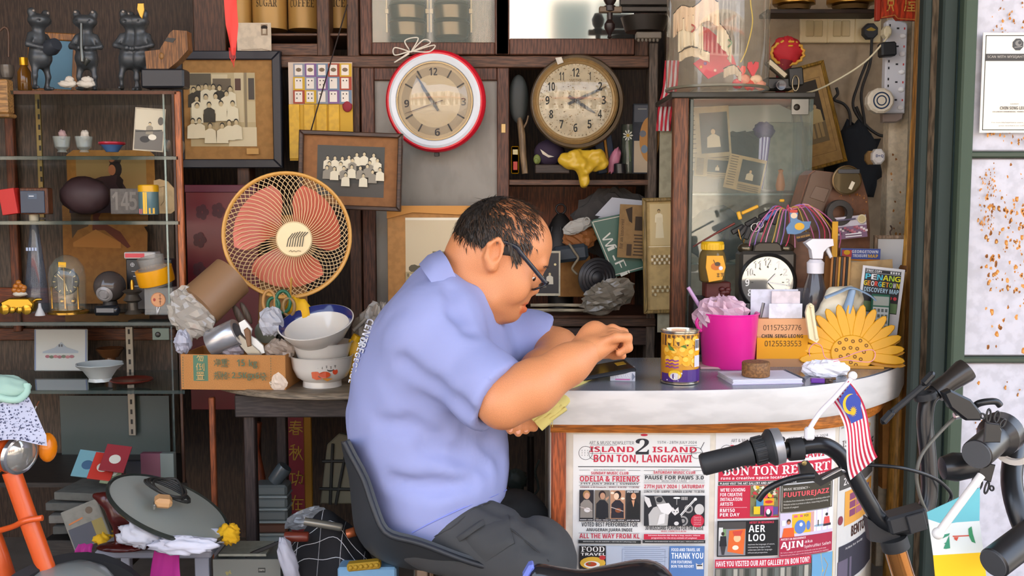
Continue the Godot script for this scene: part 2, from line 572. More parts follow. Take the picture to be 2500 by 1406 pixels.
func _ready():
	rng.seed=7
	var cam:=Camera3D.new();cam.name="camera";add_child(cam)
	cam.transform=Transform3D(Basis(Vector3.RIGHT,-PITCH),EYE)
	cam.fov=rad_to_deg(2.0*atan(703.0/F));cam.near=0.05;cam.far=200.0;cam.current=true
	var we:=WorldEnvironment.new();var env:=Environment.new();we.environment=env;add_child(we)
	env.background_mode=Environment.BG_SKY
	var sky:=Sky.new();var sm:=ProceduralSkyMaterial.new()
	sm.sky_top_color=Color("c4d6f2");sm.sky_horizon_color=Color("f3f2ee");sm.ground_bottom_color=Color("8d877d");sm.ground_horizon_color=Color("e6e2da")
	sm.sky_energy_multiplier=1.0;sm.sun_angle_max=0.0
	sky.sky_material=sm;env.sky=sky;env.background_energy_multiplier=2.6
	env.tonemap_mode=Environment.TONE_MAPPER_LINEAR;env.tonemap_exposure=2.0
	env.sdfgi_enabled=true;env.ssao_enabled=true;env.ssil_enabled=true
	var sun:=DirectionalLight3D.new();sun.name="sun";add_child(sun)
	sun.light_energy=4.0;sun.light_color=Color("fff1da");sun.shadow_enabled=true;sun.light_angular_distance=0.6
	sun.look_at_from_position(Vector3.ZERO,Vector3(-0.45,-1.0,0.62))
	shell()
	street()
	back_cabinet()
	counter()
	right_side()
	left_cabinet()
	wall_pictures()
	clocks()
	niche()
	table_things()
	show_case()
	counter_things()
	person_and_chair()
	low_left()
	bicycles()
func wall(called,c:Vector3,s:Vector3,m):
	X=Transform3D.IDENTITY;BEND=0
	var st=nb();bx(st,c,s);return struct(called,st,m)
func shell():
	wall("floor",Vector3(0,-0.1,-0.9),Vector3(5.4,0.2,5.4),mat("77706a",0.5,0.0,"grime",Vector3.ONE*1.5))
	wall("ceiling",Vector3(0,3.7,-0.9),Vector3(5.4,0.2,5.4),mat("8b8378",0.9,0.0,"grime",Vector3.ONE))
	wall("wall_back",Vector3(0,1.8,-3.62),Vector3(5.4,3.6,0.12),woodv("4a382c",0.6))
	wall("wall_left",Vector3(-2.65,1.8,-2.35),Vector3(0.1,3.6,2.5),mat("6d6252",0.85,0.0,"grime",Vector3.ONE*2))
	wall("wall_right",Vector3(2.2,1.8,-2.85),Vector3(0.1,3.6,1.5),mat("8f8676",0.85,0.0,"grime",Vector3.ONE*2))
	# lintel of the covered walkway outside
	wall("trim_1",Vector3(0,3.52,1.75),Vector3(5.4,0.16,0.2),mat("d8d2c2",0.9))
func street():
	# the sunlit shophouses across the street that the glass mirrors
	X=Transform3D.IDENTITY
	var st=nb();bx(st,Vector3(0,-0.06,10),Vector3(60,0.1,16.3));struct("floor",st,mat("9a948c",0.9))
	var o=Node3D.new();o.name="shophouse";add_child(o);o.position=Vector3(0,0,13)
	meta(o,"pale shophouse row with shuttered windows across the street","building")
	st=nb();bx(st,Vector3(0,2.6,0.5),Vector3(40,5.2,1.0));part(o,"wall",st,mat("efe7d8",0.9))
	for i in 12:
		var x:=-16.5+i*3.0
		for fl in [[3.2,1.3],[0.0,2.5]]:
			st=nb();bx(st,Vector3(x,fl[0]+fl[1]/2+0.3,-0.03),Vector3(1.5,fl[1],0.06));var w=part(o,"window",st,mat("5d6a68" if fl[0]>1 else "3d3a38",0.3))
			st=nb();bx(st,Vector3(x,fl[0]+fl[1]/2+0.3,-0.08),Vector3(0.08,fl[1],0.05));part(w,"mullion",st,mat("f5f2ea",0.7))
		st=nb();bx(st,Vector3(x+1.5,2.6,-0.15),Vector3(0.4,5.2,0.3),0.03);part(o,"pilaster",st,mat("f7f1e4",0.9))
	st=nb();bx(st,Vector3(0,3.05,-0.4),Vector3(40,0.35,0.8));part(o,"ledge",st,mat("c96a4a",0.9))
func back_cabinet():
	var D:="5c3b28";var D2:="6a4630"
	var o=thing("wall_cabinet","dark brown wooden wall cabinet with glazed doors and open niches","cabinet",1200,1250,3.2)
	var zf:=0.0;var zb:=-260.0
	var st
	# uprights [x0, x1, y0, y1, depth of front]
	for u in [[478,556,-60,131,-30],[783,813,-60,128,0],[855,884,-60,1300,0],[584,614,150,1300,1],[1545,1580,-60,128,-8]]:
		st=nb();pb(st,u[0],u[2],u[1],u[3],u[4]-60,u[4],2);part(o,"upright",st,woodv(D))
	st=nb();pb(st,1581,98,1602,1000,-60,4,1.5);part(o,"corner_post",st,woodv("6a5a4c"),"weathered grey corner post")
	for r in [[330,128,1580,156,4,D2],[580,98,785,127,-4,D2],[890,-75,1245,-58,0,D],[1290,762,1604,782,10,"5f4433"],[1290,786,1604,830,0,"473026"]]:
		st=nb();pb(st,r[0],r[1],r[2],r[3],r[4]-50,r[4],2);part(o,"rail",st,woodh(r[5]))
	# carcass behind
	st=nb();pb(st,330,-80,1600,1240,-330,-316);part(o,"back_panel",st,woodv("3c2c24"))
	for b in [[1244,424,1582,437,-250,2],[580,73,860,79,-250,-10],[890,102,1545,110,-250,-8],[1290,755,1600,763,-250,2]]:
		st=nb();pb(st,b[0],b[1],b[2],b[3],b[4],b[5],1);part(o,"shelf_board",st,woodh("6a4630"))
	st=nb();pb(st,1244,438,1582,756,-258,-250);part(o,"niche_panel",st,woodv("8a4a26"),"reddish wood panel")
	for k in 3:
		st=nb();pb(st,1290+k*98,438,1293+k*98,756,-250,-247);part(o,"batten",st,woodv("6b381f"))
	# glazed upper door over the tiffin carriers, glazed door that mirrors the street, lower door behind the red clock
	for d in [[888,-60,1244,126,915,-40,1210,97,"glass"],[1213,-60,1545,126,1245,-40,1545,88,"mirror"],[888,157,1244,1000,920,187,1215,960,"frosted"]]:
		st=nb();var x0=d[0];var x1=d[2]
		pb(st,x0,d[1],d[4],d[3],-14,8,2);pb(st,d[6],d[1],x1,d[3],-14,8,2)
		pb(st,d[4],d[1],d[6],d[5],-14,7.5,2);pb(st,d[4],d[7],d[6],d[3],-14,7.5,2)
		var dr=part(o,"door",st,woodv("6a4230"))
		st=nb();pb(st,d[4],d[5],d[6],d[7],-6,-3)
		part(dr,"pane",st,{"glass":pane("8a8a7c",0.16),"mirror":mat("969694",0.06,0.9),"frosted":mat("8e8a82",0.35,0.0,"grime",Vector3(2,1,2))}[d[8]])
	st=nb();pb(st,1225,290,1236,312,8,10,1);part(o,"escutcheon",st,mat("b79a68",0.4,0.6))
	# canisters standing on the upper board
	for c in [[578,38,""],[660,41,"SUGAR"],[744,38,"COFFEE"],[828,36,"RICE"]]:
		frame(c[0],74,3.33)
		st=nb();lathe(st,[Vector2(0,0),Vector2(c[1],0),Vector2(c[1],160),Vector2(c[1]-4,164),Vector2(0,164)],Transform3D(),28)
		var cn=thing("canister",("tall tan metal canister lettered %s in the wall cabinet"%c[2].to_lower()) if c[2] else "plain tan metal canister beside the red ribbon","canister",c[0],74,3.33,Vector3.ZERO,"kitchen canisters")
		part(cn,"body",st,mat("b28a4a",0.45,0.15))
		if c[2]:
			BEND=1;BR=c[1]+0.3
			st=nb();tx(st,c[2],c[0]-c[2].length()*5.2,7,c[0]+c[2].length()*5.2,25,"4a3a1e",2);part(cn,"lettering",st,vmat(0.7));BEND=0
	# tiffin carriers
	for c in [[995,43],[1102,42]]:
		var t=thing("tiffin_carrier","steel tiffin carrier behind cabinet glass, the one nearer the "+("canisters" if c[0]<1000 else "mirroring pane"),"lunch box",c[0],101,3.28,Vector3.ZERO,"tiffin carriers")
		for k in 4:
			st=nb();var y=6+k*40
			lathe(st,[Vector2(0,y),Vector2(c[1]-8,y),Vector2(c[1]-2,y+5),Vector2(c[1],y+34),Vector2(c[1]+2,y+36),Vector2(c[1],y+40),Vector2(0,y+40)],Transform3D(),28)
			part(t,"tin",st,mat("94846a",0.3,0.95))
		for s in [-1,1]:
			st=nb();bx(st,Vector3(s*(c[1]+6),90,4),Vector3(5,140,3),1);part(t,"side_bar",st,mat("a08c6a",0.3,0.9))
			st=nb();bx(st,Vector3(s*(c[1]+5),70,6),Vector3(9,12,5),1);part(t,"clip",st,mat("a08c6a",0.3,0.9))
const TOPC:=[[1290,2.14],[1500,2.135],[1700,2.14],[1800,2.151],[1920,2.167],[2039,2.226],[2107,2.286],[2141,2.334],[2176,2.4],[2193,2.446],[2198,2.488],[2200,2.56]]
const FRONTC:=[[1345,2.205],[1700,2.2],[1800,2.203],[1900,2.21],[1960,2.222],[2040,2.255],[2085,2.3],[2120,2.36],[2140,2.42],[2150,2.49],[2152,2.6]]
func plan(tab:Array,px:float)->float:
	for i in tab.size()-1:
		if px<=tab[i+1][0] or i==tab.size()-2:
			var t:=clampf((px-tab[i][0])/(tab[i+1][0]-tab[i][0]),0,1)
			var m0:float=(tab[i+1][1]-tab[maxi(i-1,0)][1])/(tab[i+1][0]-tab[maxi(i-1,0)][0])
			var k:=mini(i+2,tab.size()-1)
			var m1:float=(tab[k][1]-tab[i][1])/(tab[k][0]-tab[i][0])
			var h:float=tab[i+1][0]-tab[i][0]
			return (2*t*t*t-3*t*t+1)*tab[i][1]+(t*t*t-2*t*t+t)*h*m0+(3*t*t-2*t*t*t)*tab[i+1][1]+(t*t*t-t*t)*h*m1
	return tab[0][1]
func counter_point(v:Vector3)->Vector3:
	var px:=BX+v.x
	var Z:=plan(FRONTC,px);var Z2:=plan(FRONTC,px+4)
	var a:=Vector2((px-1250)*Z/F,-Z);var b:=Vector2((px+4-1250)*Z2/F,-Z2)
	var n:=(b-a).normalized();n=Vector2(-n.y,n.x)
	return Vector3(a.x+n.x*v.z*U,BP[0]+v.y*U,a.y+n.y*v.z*U)
func planline(tab,step:=12.0)->Array:
	var out:=[]
	var px:float=tab[0][0]
	while px<tab[-1][0]:
		var Z:=plan(tab,px);out.append(Vector3((px-1250)*Z/F,0,-Z));px+=step
	var z=tab[-1];out.append(Vector3((z[0]-1250)*z[1]/F,0,-z[1]))
	return out
func slab(st,line:Array,back:Array,y0:float,y1:float):
	# closed plan outline extruded between two heights
	var pts:=PackedVector2Array()
	for p in line:pts.append(Vector2(p.x,-p.z))
	for p in back:pts.append(Vector2(p.x,-p.z))
	var t:=Transform3D(Basis(Vector3(1,0,0),Vector3(0,0,-1),Vector3(0,1,0)),Vector3.ZERO)
	X=Transform3D.IDENTITY
	plate(st,pts,y0,y1,0.0,t)
func counter():
	var H:=0.795
	var o=Node3D.new();o.name="shop_counter";add_child(o)
	meta(o,"white and orange edged shop counter with grey top and rounded end","counter")
	BEND=0;X=Transform3D.IDENTITY
	var tl:=planline(TOPC);var e=tl[-1]
	var back:=[Vector3(e.x+0.01,0,-2.72),Vector3(e.x-0.03,0,-2.8),Vector3(0.42,0,-2.8),Vector3(0.40,0,-2.58),Vector3(0.034,0,-2.58)]
	var st=nb();slab(st,tl,back,H-0.006,H);part(o,"top",st,mat("858a94",0.2,0.0,"fine",Vector3.ONE*6))
	# white edge band, built as a strip that follows the edge
	st=nb();strip(st,tl,H-0.066,H-0.001,0.008);part(o,"edge_band",st,mat("d2cdc8",0.35,0.0,"grime",Vector3(1.2,4,1.2)))
	var fl:=planline(FRONTC);var fe=fl[-1]
	st=nb();strip(st,fl,H-0.093,H-0.05,0.012);part(o,"wood_trim",st,woodh("c9772a",0.45),"orange varnished wood trim")
	var fback:=[Vector3(fe.x,0,-2.75),Vector3(0.09,0,-2.75)]
	st=nb();slab(st,fl,fback,0.02,H-0.05);part(o,"front_panel",st,mat("ddd2c0",0.6,0.0,"grime",Vector3.ONE*2))
	st=nb();X=Transform3D.IDENTITY;bx(st,P(1363,1200,2.205)*Vector3(1,0,1)+Vector3(0,0.37,0),Vector3(0.032,0.738,0.035),0.003);part(o,"corner_post",st,woodv("b0562a",0.4),"reddish wood corner post")
	for q in [[1376,1005],[1588,967],[1672,967],[1500,1011]]:
		X=Transform3D(Basis(),P(q[0],q[1],2.127));st=nb();ell(st,Vector3.ZERO,Vector3(0.0028,0.0028,0.0015),Basis(),8,6);part(o,"screw",st,mat("2c2826",0.5,0.5))
	posters()
func strip(st,line:Array,y0:float,y1:float,th:float):
	var g:=[]
	for y in [y1,lerpf(y1,y0,0.06),lerpf(y1,y0,0.94),y0]:
		var row:=[]
		for i in line.size():
			var d:Vector3=(line[mini(i+1,line.size()-1)]-line[maxi(i-1,0)]).normalized()
			var n:=Vector3(-d.z,0,d.x)
			row.append(line[i]+Vector3(0,y,0)+n*(th if y==y0 or y==y1 else th+0.002))
		g.append(row)
	sheet(st,g,-th*0.98)
# wooden picture frame: outer and inner corners in pixels, [x0,y0,x1,y1] each, thickness toward the viewer
func frame_part(o,x0,y0,x1,y1,w,z0,z1,m):
	var st=nb()
	plate(st,p2([x0,y0,x1,y0,x1-w,y0+w,x0+w,y0+w]),z0,z1,minf(w*0.25,2.0))
	plate(st,p2([x0,y1,x1,y1,x1-w,y1-w,x0+w,y1-w]),z0,z1,minf(w*0.25,2.0))
	plate(st,p2([x0,y0,x0+w,y0+w,x0+w,y1-w,x0,y1]),z0,z1,minf(w*0.25,2.0))
	plate(st,p2([x1,y0,x1-w,y0+w,x1-w,y1-w,x1,y1]),z0,z1,minf(w*0.25,2.0))
	return part(o,"frame",st,m)
func wall_pictures():
	var st
	# large group photograph, black frame wrapped in dark plastic
	var o=thing("framed_photograph","large black framed group photograph with wide tan mount","picture",563,405,3.184)
	frame_part(o,432,131,690,410,21,-14,8,mat("1c1d26",0.4))
	st=nb();pb(st,440,138,684,404,-12,-2);part(o,"mount",st,paper("a87c46"))
	st=nb();L=-1.8
	rc(st,468,182,626,358,"b9a67c");rc(st,468,184,520,212,"5d5342");rc(st,522,186,560,205,"cfc09a");rc(st,524,196,568,224,"6a5d48")
	rc(st,576,182,598,300,"cbbb95");rc(st,600,182,606,315,"8a7a5c");rc(st,610,195,624,246,"4a4236");rc(st,606,250,626,300,"c4b48c");rc(st,560,312,628,358,"d6c8a4");rc(st,578,196,592,224,"5a3d2c")
	for p in [[478,223,0],[490,218,0],[508,215,1],[526,216,1],[541,218,0],[567,221,1],[486,244,1],[508,240,1],[532,238,1],[558,232,1],[487,261,1],[516,259,0],[545,256,1],[573,256,1],[476,298,1],[492,297,1],[518,309,1],[547,309,1],[564,302,1],[581,300,1]]:
		sitter(st,p[0],p[1],13,"e3d8b8" if p[2] else "3c352a")
	po(st,[605,363,634,363,634,377,605,377],"c4954c")
	part(o,"print",st,vmat(0.5))
	# white card, ribbon
	at(621,130,3.19);st=nb();pb(st,580,58,662,129,-3,0,0.4);L=0
	C=Color("d8c8b0");st=nb();pb(st,580,58,662,129,-3,0,0.4)
	rc(st,638,62,654,88,"8f7a62");ov(st,646,69,8,5,"2a211c");rc(st,642,72,650,84,"c9b9a0");ln(st,[590,122,640,120,658,124],1.2,"8f7a62")
	one("envelope","cream envelope with a small portrait stamp propped on the beam","envelope",st,vmat(0.8,0,"grime",Vector3.ONE*5),621,130,3.19)
	at(567,175,3.0);st=nb()
	var g:=[]
	for r in 14:
		var y:=-20.0+r*12.0;var w:=15.0 if r<8 else 15.0-(r-7)*1.8
		var row:=[]
		for k in 5:row.append(V(566+r*0.4+(k-2)*w/2.0,y,2.5*sin(k*1.7+r*0.5)))
		g.append(row)
	sheet(st,g,0.8)
	for k in 5:tube(st,[V(561+k*3,118,0),V(562+k*3.5,142+(k*7)%9,1),V(568+k,150+(k*5)%20,0)],0.8,5)
	one("ribbon","coral red hanging ribbon with frayed end above the group photograph","ribbon",st,mat("f0463c",0.6),567,175,3.0)
	# card calendar with yellow pockets
	o=thing("wall_calendar","paper chart of playing cards above yellow pockets hung on the cabinet","calendar",784,392,3.17)
	st=nb();pb(st,708,157,862,392,-5,-2);part(o,"backing",st,mat("c79a1e",0.6))
	st=nb();L=-1.9;rc(st,708,157,862,258,"cdb9a6")
	var cc:=["8b8f9a","a2452f","7c5a8a","c8a02a","6f8296"]
	for r in 3:
		for k in 5:
			var x:=722+k*28;var y:=162+r*33-r
			rc(st,x-2,y-2,x+27,y+30,cc[(k*2+r*3)%5]);rc(st,x+2,y+1,x+20,y+26,"e4d9cc")
			if r==0:ov(st,x+11,y+13,7,5,"7a6650",8)
			else:
				for d in (k+r)%4+1:ov(st,x+7+(d%2)*8,y+7+int(d/2)*10,1.6,2,"3a2f2c",6)
	part(o,"card_print",st,vmat(0.7))
	for k in 4:
		st=nb();pb(st,708+k*30+minf(k,1)*6,257,734+k*30+minf(k,1)*6,388,-1.8,2,1);part(o,"pocket",st,mat("d9a714",0.45,0.0,"grime",Vector3.ONE*6))
	st=nb();ell(st,V(850,262,4),Vector3(12,14,5));part(o,"rosette",st,mat("8f2430",0.7))
	at(790,300,3.14);st=nb();tube(st,pv([852,20,3,838,65,3,790,220,3,760,318,3]),1.6,6)
	one("cord","thin dark cord slung across the card chart","cord",st,mat("2a1c18",0.8),790,300,3.14)
	# second framed photograph, leaning and slightly turned
	o=thing("framed_photograph","brown wood framed group photograph leaning behind the fan","picture",855,512,2.98,Vector3(0,0,-2.2))
	frame_part(o,728,324,978,512,11,-12,10,woodh("4a3020",0.45))
	st=nb();pb(st,734,330,972,506,-10,-2);part(o,"mount",st,paper("8f6038"))
	st=nb();L=-1.8;rc(st,772,358,935,480,"3a3833")
	rc(st,772,448,935,480,"45413a")
	for p in [[797,388,1],[815,388,1],[833,388,1],[849,385,1],[868,378,1],[886,376,1],[909,378,1],[802,402,0],[858,392,0],[830,402,1],[900,396,0],[919,390,1],[797,412,0],[815,414,1],[838,412,0],[857,408,1],[878,410,0],[895,405,0],[908,418,0],[926,412,1],[886,428,1],[843,428,1]]:
		sitter(st,p[0],p[1],9.5,"d9cfb4" if p[2] else "8b8474","c6b48e","1c1915",2.9)
	part(o,"print",st,vmat(0.5))
	# big sepia print on a cardboard mount behind the man
	o=thing("mounted_print","large sepia landscape print on tan board behind the man","picture",1060,905,3.05)
	st=nb();pb(st,948,499,1180,900,-8,0,1);part(o,"board",st,paper("b5824a"))
	st=nb();L=0.1;rc(st,992,528,1160,692,"cdbb98");rc(st,992,528,1160,534,"e6dcc4")
	for k in 9:ov(st,1012+k*14,652+(k*5)%7,13,10+(k*3)%8,"5d543f",9)
	rc(st,1058,610,1100,640,"75694f")
	for k in 5:rc(st,1060+k*8,614,1065+k*8,632,"3e3728")
	rc(st,992,660,1160,692,"a8976f")
	for k in 22:ov(st,998+k*7,668+(k*7)%5,2.5,5,"e2d6b4" if k%2 else "6f644a",6)
	po(st,[948,499,1160,499,1160,522,1010,515,948,530],"c98b3e")
	part(o,"print",st,vmat(0.6))
func hand(st,cx,cy,tx_,ty_,w,tail,z,col):
	C=Color(col)
	var d:=Vector2(tx_-cx,ty_-cy);var l:=d.length();d/=l
	var n:=Vector2(-d.y,d.x)
	var q:=func(t,s):return Vector2(cx+d.x*t+n.x*s,cy+d.y*t+n.y*s)
	var pts:=PackedVector2Array()
	for e in [[-tail,w*0.8],[0,w],[l*0.72,w*0.75],[l,w*0.25],[l,-w*0.25],[l*0.72,-w*0.75],[0,-w],[-tail,-w*0.8]]:
		var a:=Vector2(cx+d.x*e[0]+n.x*e[1],cy+d.y*e[0]+n.y*e[1])
		pts.append(Vector2(a.x-BX,BY-a.y))
	plate(st,pts,z,z+1.2)
func clocks():
	var st
	var o=thing("wall_clock","round red rimmed wall clock with white bezel and tan dial","clock",1062,247,3.1,Vector3(2,-7,0))
	st=nb();lathe(st,[Vector2(0,-30),Vector2(112,-30),Vector2(121,-24),Vector2(123,-8),Vector2(121,2),Vector2(116,7),Vector2(112,7),Vector2(112,0)],FZ,64);part(o,"case",st,mat("d3182e",0.25))
	st=nb();lathe(st,[Vector2(112.5,0),Vector2(112,8),Vector2(106,11),Vector2(96,8),Vector2(93,4),Vector2(92,0)],FZ,64);part(o,"bezel",st,mat("d9dde2",0.3))
	st=nb();lathe(st,[Vector2(93.5,3),Vector2(93.5,8),Vector2(90.5,8),Vector2(90.5,1)],FZ,64);part(o,"inner_ring",st,mat("9c8a68",0.3,0.7))
	st=nb();lathe(st,[Vector2(0,2),Vector2(92,2)].map(func(v):return v),Transform3D(FZ.basis,Vector3(0,0,0)),64)
	part(o,"dial",st,mat("b8a27e",0.45,0.15))
	st=nb();L=2.2;BX=1062;BY=247
	pl(st,circ(1062,247,82,82,48),"a08e70");pl(st,circ(1062,247,63,63,40),"c2ad88")
	tx(st,"12",1049,168,1069,186,"1f1c18",1);tx(st,"3",1127,240,1138,258,"1f1c18",1);tx(st,"6",1061,312,1074,330,"1f1c18",1);tx(st,"9",987,243,999,261,"1f1c18",1)
	for h in [1,2,4,5,7,8,10,11]:
		var a:float=h*PI/6;var s:=Vector2(sin(a),-cos(a))
		ln(st,[1062+s.x*64,247+s.y*64,1062+s.x*82,247+s.y*82],3.6,"25211c")
	part(o,"dial_print",st,vmat(0.5))
	st=nb();hand(st,1060,253,1018,186,3.2,20,5,"1d2026");hand(st,1060,253,1030,210,4.0,12,7,"1d2026");part(o,"hands",st,mat("1d2026",0.4))
	st=nb();hand(st,1060,253,990,276,1.2,24,9,"4a2a1c");part(o,"second_hand",st,mat("4a2a1c",0.4))
	st=nb();lathe(st,[Vector2(92,6),Vector2(85,14),Vector2(70,22),Vector2(45,29),Vector2(20,32),Vector2(0,33)],FZ,48);part(o,"glass",st,pane("cfc6b4",0.05))
	st=nb();bx(st,Vector3(0,-127,-14),Vector3(12,10,8),1);part(o,"catch",st,mat("2a2622",0.5))
	var b=thing("cord_bundle","white electric cord tied in a bow on the red clock","cord",1010,135,3.1,Vector3.ZERO)
	st=nb()
	for l in [[1004,128,966,118,966,136,1002,126],[1004,128,990,102,1022,96,1004,128],[1004,128,1034,100,1050,108,1004,128],[1004,128,1060,112,1048,128,1004,126],[1004,126,972,148,966,152,1000,132]]:
		tube(st,curve([V(l[0],l[1],6),V(l[2],l[3],8),V(l[4],l[5],10),V(l[6],l[7],7)],6),1.7,6)
	part(b,"loops",st,mat("dcd4c4",0.5))
	st=nb();bx(st,V(1003,121,8),Vector3(4,9,6),1);part(b,"tie",st,mat("2b2724",0.6))
	# old brown clock
	o=thing("wall_clock","old brown wall clock with spotted cream dial in the niche","clock",1405,247,3.14,Vector3(1,-3,0))
	st=nb();lathe(st,[Vector2(0,-34),Vector2(104,-34),Vector2(113,-28),Vector2(114,-12),Vector2(110,-2),Vector2(102,0)],TY(Vector3(4,-1,0))*FZ,64);part(o,"case",st,mat("5e4c34",0.4,0.1,"grime",Vector3.ONE*6))
	st=nb();lathe(st,[Vector2(104,-4),Vector2(103,4),Vector2(99,8),Vector2(96,5),Vector2(94,8),Vector2(90,6),Vector2(88,1)],FZ,64);part(o,"bezel",st,mat("a88a5c",0.35,0.35,"grime",Vector3.ONE*8))
	st=nb();lathe(st,[Vector2(0,2),Vector2(89,2)],Transform3D(FZ.basis,Vector3.ZERO),64);part(o,"dial",st,paper("c6b696"))
	st=nb();L=2.2;rng.seed=11
	for k in 230:
		var a:=rng.randf()*TAU;var r:=sqrt(rng.randf_range(0.02,1.0))*86
		if r<70 and rng.randf()<0.55 and sin(a)>-0.2:continue
		ov(st,1405+cos(a)*r,247-sin(a)*r,rng.randf_range(0.8,2.6),rng.randf_range(0.6,1.8),["8d7652","6d5637","a18a64"][k%3],6)
	for h in range(1,13):
		var a:float=h*PI/6;var c:=Vector2(1405+sin(a)*67,247-cos(a)*65)
		var s:=str(h);var w:=9.5 if h<10 else 17.0
		if h==1:w=4.0
		if h==11:w=11.0
		tx(st,s,c.x-w/2,c.y-10,c.x+w/2,c.y+10,"26231f",1)
	tx(st,"SMITHS",1390,197,1418,204,"7d6a4a",1)
	for h in 60:
		var a:=h*TAU/60;ln(st,[1405+sin(a)*82,247-cos(a)*82,1405+sin(a)*85,247-cos(a)*85],0.9,"4a4030")
	part(o,"dial_print",st,vmat(0.7))
	st=nb();hand(st,1405,246,1478,213,3.6,20,5,"22262a");hand(st,1405,246,1452,276,4.4,20,7,"22262a");ell(st,V(1405,246,8),Vector3(4,4,3));part(o,"hands",st,mat("22262a",0.45))
	st=nb();plate(st,p2([1356,145,1371,143,1376,156,1362,161]),8,9.5);part(o,"tag",st,paper("d8d0c0"),"small white paper tag")
	st=nb();lathe(st,[Vector2(88,6),Vector2(60,14),Vector2(0,18)],FZ,40);part(o,"glass",st,pane("cfc6b4",0.04))
func niche():
	var st;var o
	# upper niche, on the board at y 425
	o=thing("wooden_ladle","long dark wooden ladle with pale worn handle standing in the niche","ladle",1283,424,3.22)
	st=nb();ell(st,V(1266,245,0),Vector3(24,58,10),Basis(),24,14);part(o,"bowl",st,mat("2f3432",0.5))
	st=nb();tube(st,pv([1268,290,0,1274,330,2,1277,380,4,1282,424,6]),[7,9,8,8],10);tube(st,pv([1290,285,0,1286,300,2,1276,318,2]),2.5,6);part(o,"handle",st,woodv("8c7252"))
	at(1257,424,3.24);st=nb();pb(st,1248,358,1267,424,-12,6,2);L=6;rc(st,1252,366,1264,378,"e8d8a0");rc(st,1253,395,1263,415,"c7382a")
	C=Color("e0ab10");pb(st,1248,358,1267,424,-12,6,2)
	one("yellow_box","slim yellow packet behind the ladle handle","box",st,vmat(0.5),1257,424,3.24)
	# purple doll
	o=thing("doll","dark purple felt doll with a white grin lying under the brown clock","doll",1345,424,3.24)
	st=nb();lump(st,V(1342,375,0),Vector3(38,33,26),0.12,2.0,4);part(o,"body",st,mat("2e2036",0.8))
	st=nb();plate(st,p2([1318,366,1324,378,1338,386,1352,384,1338,380,1327,372]),22,28);part(o,"grin",st,mat("c8bca8",0.6))
	st=nb();ell(st,V(1311,390,18),Vector3(9,12,5));ell(st,V(1309,394,22),Vector3(5,7,3));part(o,"badge",st,mat("6f7a3a",0.6),"green badge")
	at(1340,424,3.2);st=nb();pb(st,1306,402,1390,424,-20,20,2);one("wooden_block","flat dark wooden block under the purple doll","block",st,woodh("3a2a20"),1340,424,3.2)
	# yellow bag
	o=thing("plastic_bag","crumpled yellow plastic bag drooping over the niche board","bag",1425,424,3.16)
	st=nb();var b:=Body.new()
	b.ball(V(1420,390,0)*U,Vector3(46,26,18)*U,Basis(Vector3.BACK,0.1),0.02);b.ball(V(1462,395,0)*U,Vector3(26,22,14)*U,Basis(),0.02)
	b.cone(V(1412,368,0)*U,V(1418,352,2)*U,0.012,0.005,0.02);b.cone(V(1424,405,10)*U,V(1424,448,12)*U,0.02,0.014,0.02);b.cone(V(1370,395,0)*U,V(1400,385,4)*U,0.01,0.025,0.02)
	X=Transform3D.IDENTITY;body(st,b,0.004,0.012,18.0);frame(1425,424,3.16);var ym:=mat("d8b032",0.35);ym.backlight_enabled=true;ym.backlight=Color("6a5210");part(o,"bag",st,ym)
	at(1500,424,3.2);st=nb();lump(st,V(1499,392,0),Vector3(13,31,10),0.3,2.2,9,20,false,Basis(Vector3.BACK,-0.3));one("pink_pouch","folded pink plastic pouch beside the yellow bag","bag",st,mat("c47a92",0.45),1500,424,3.2)
	at(1518,424,3.2);st=nb();lathe(st,[Vector2(0,0),Vector2(15,0),Vector2(15,22),Vector2(12,24),Vector2(0,24)],Transform3D(),16);one("small_jar","little black jar in front of the flower glass","jar",st,mat("1e1d20",0.3),1514,423,3.17)
	# books behind
	var bc:=[["26344c",1470,300,22,-14],["c88a2a",1486,322,8,-16],["2b3c58",1494,308,16,-18]]
	for q in bc:
		at(q[1],424,3.3);st=nb();bx(st,Vector3(0,(424-q[2])/2.0,0),Vector3(q[3],424-q[2],60),1.5)
		one("book","upright %s book leaning behind the yellow bag"%{"26344c":"navy","c88a2a":"amber","2b3c58":"slate blue"}[q[0]],"book",st,mat(q[0],0.6),q[1],424,3.3,Vector3(0,0,8))
	o=thing("drinking_glass","straight glass printed with a white daisy","glass",1533,424,3.24)
	st=nb();lathe(st,[Vector2(14,0),Vector2(16,2),Vector2(17,118),Vector2(15.5,118),Vector2(14.5,6),Vector2(0,5)],Transform3D(),24);part(o,"glass",st,pane("6f7a6c",0.35))
	st=nb();L=17.5
	for k in 9:
		var a:=k*TAU/9;po(st,[1530,333,1530+cos(a-0.2)*10,333+sin(a-0.2)*11,1530+cos(a)*13,333+sin(a)*14,1530+cos(a+0.2)*10,333+sin(a+0.2)*11],"d9d9cc")
	ov(st,1530,333,4,4,"c9a53a",8);ln(st,[1532,345,1536,395],2,"5a6a44");part(o,"daisy_print",st,vmat(0.6))
	o=thing("boxed_palette","grey boxed paint palette with round colour wells","box",1568,424,3.22)
	st=nb();pb(st,1544,256,1592,424,-14,2,1.5);part(o,"box",st,paper("3c4048"))
	st=nb();L=2.1;rc(st,1547,345,1580,421,"b8a68c");rc(st,1547,260,1580,300,"4d525c");pl(st,circ(1584,342,24,54,28),"b8823e");ov(st,1568,328,8,8,"6c7078");ov(st,1572,365,8,10,"6f8496");ov(st,1590,300,8,9,"8a8a86");ln(st,[1556,269,1576,269],2,"a8a8a0");part(o,"print",st,vmat(0.5)) 
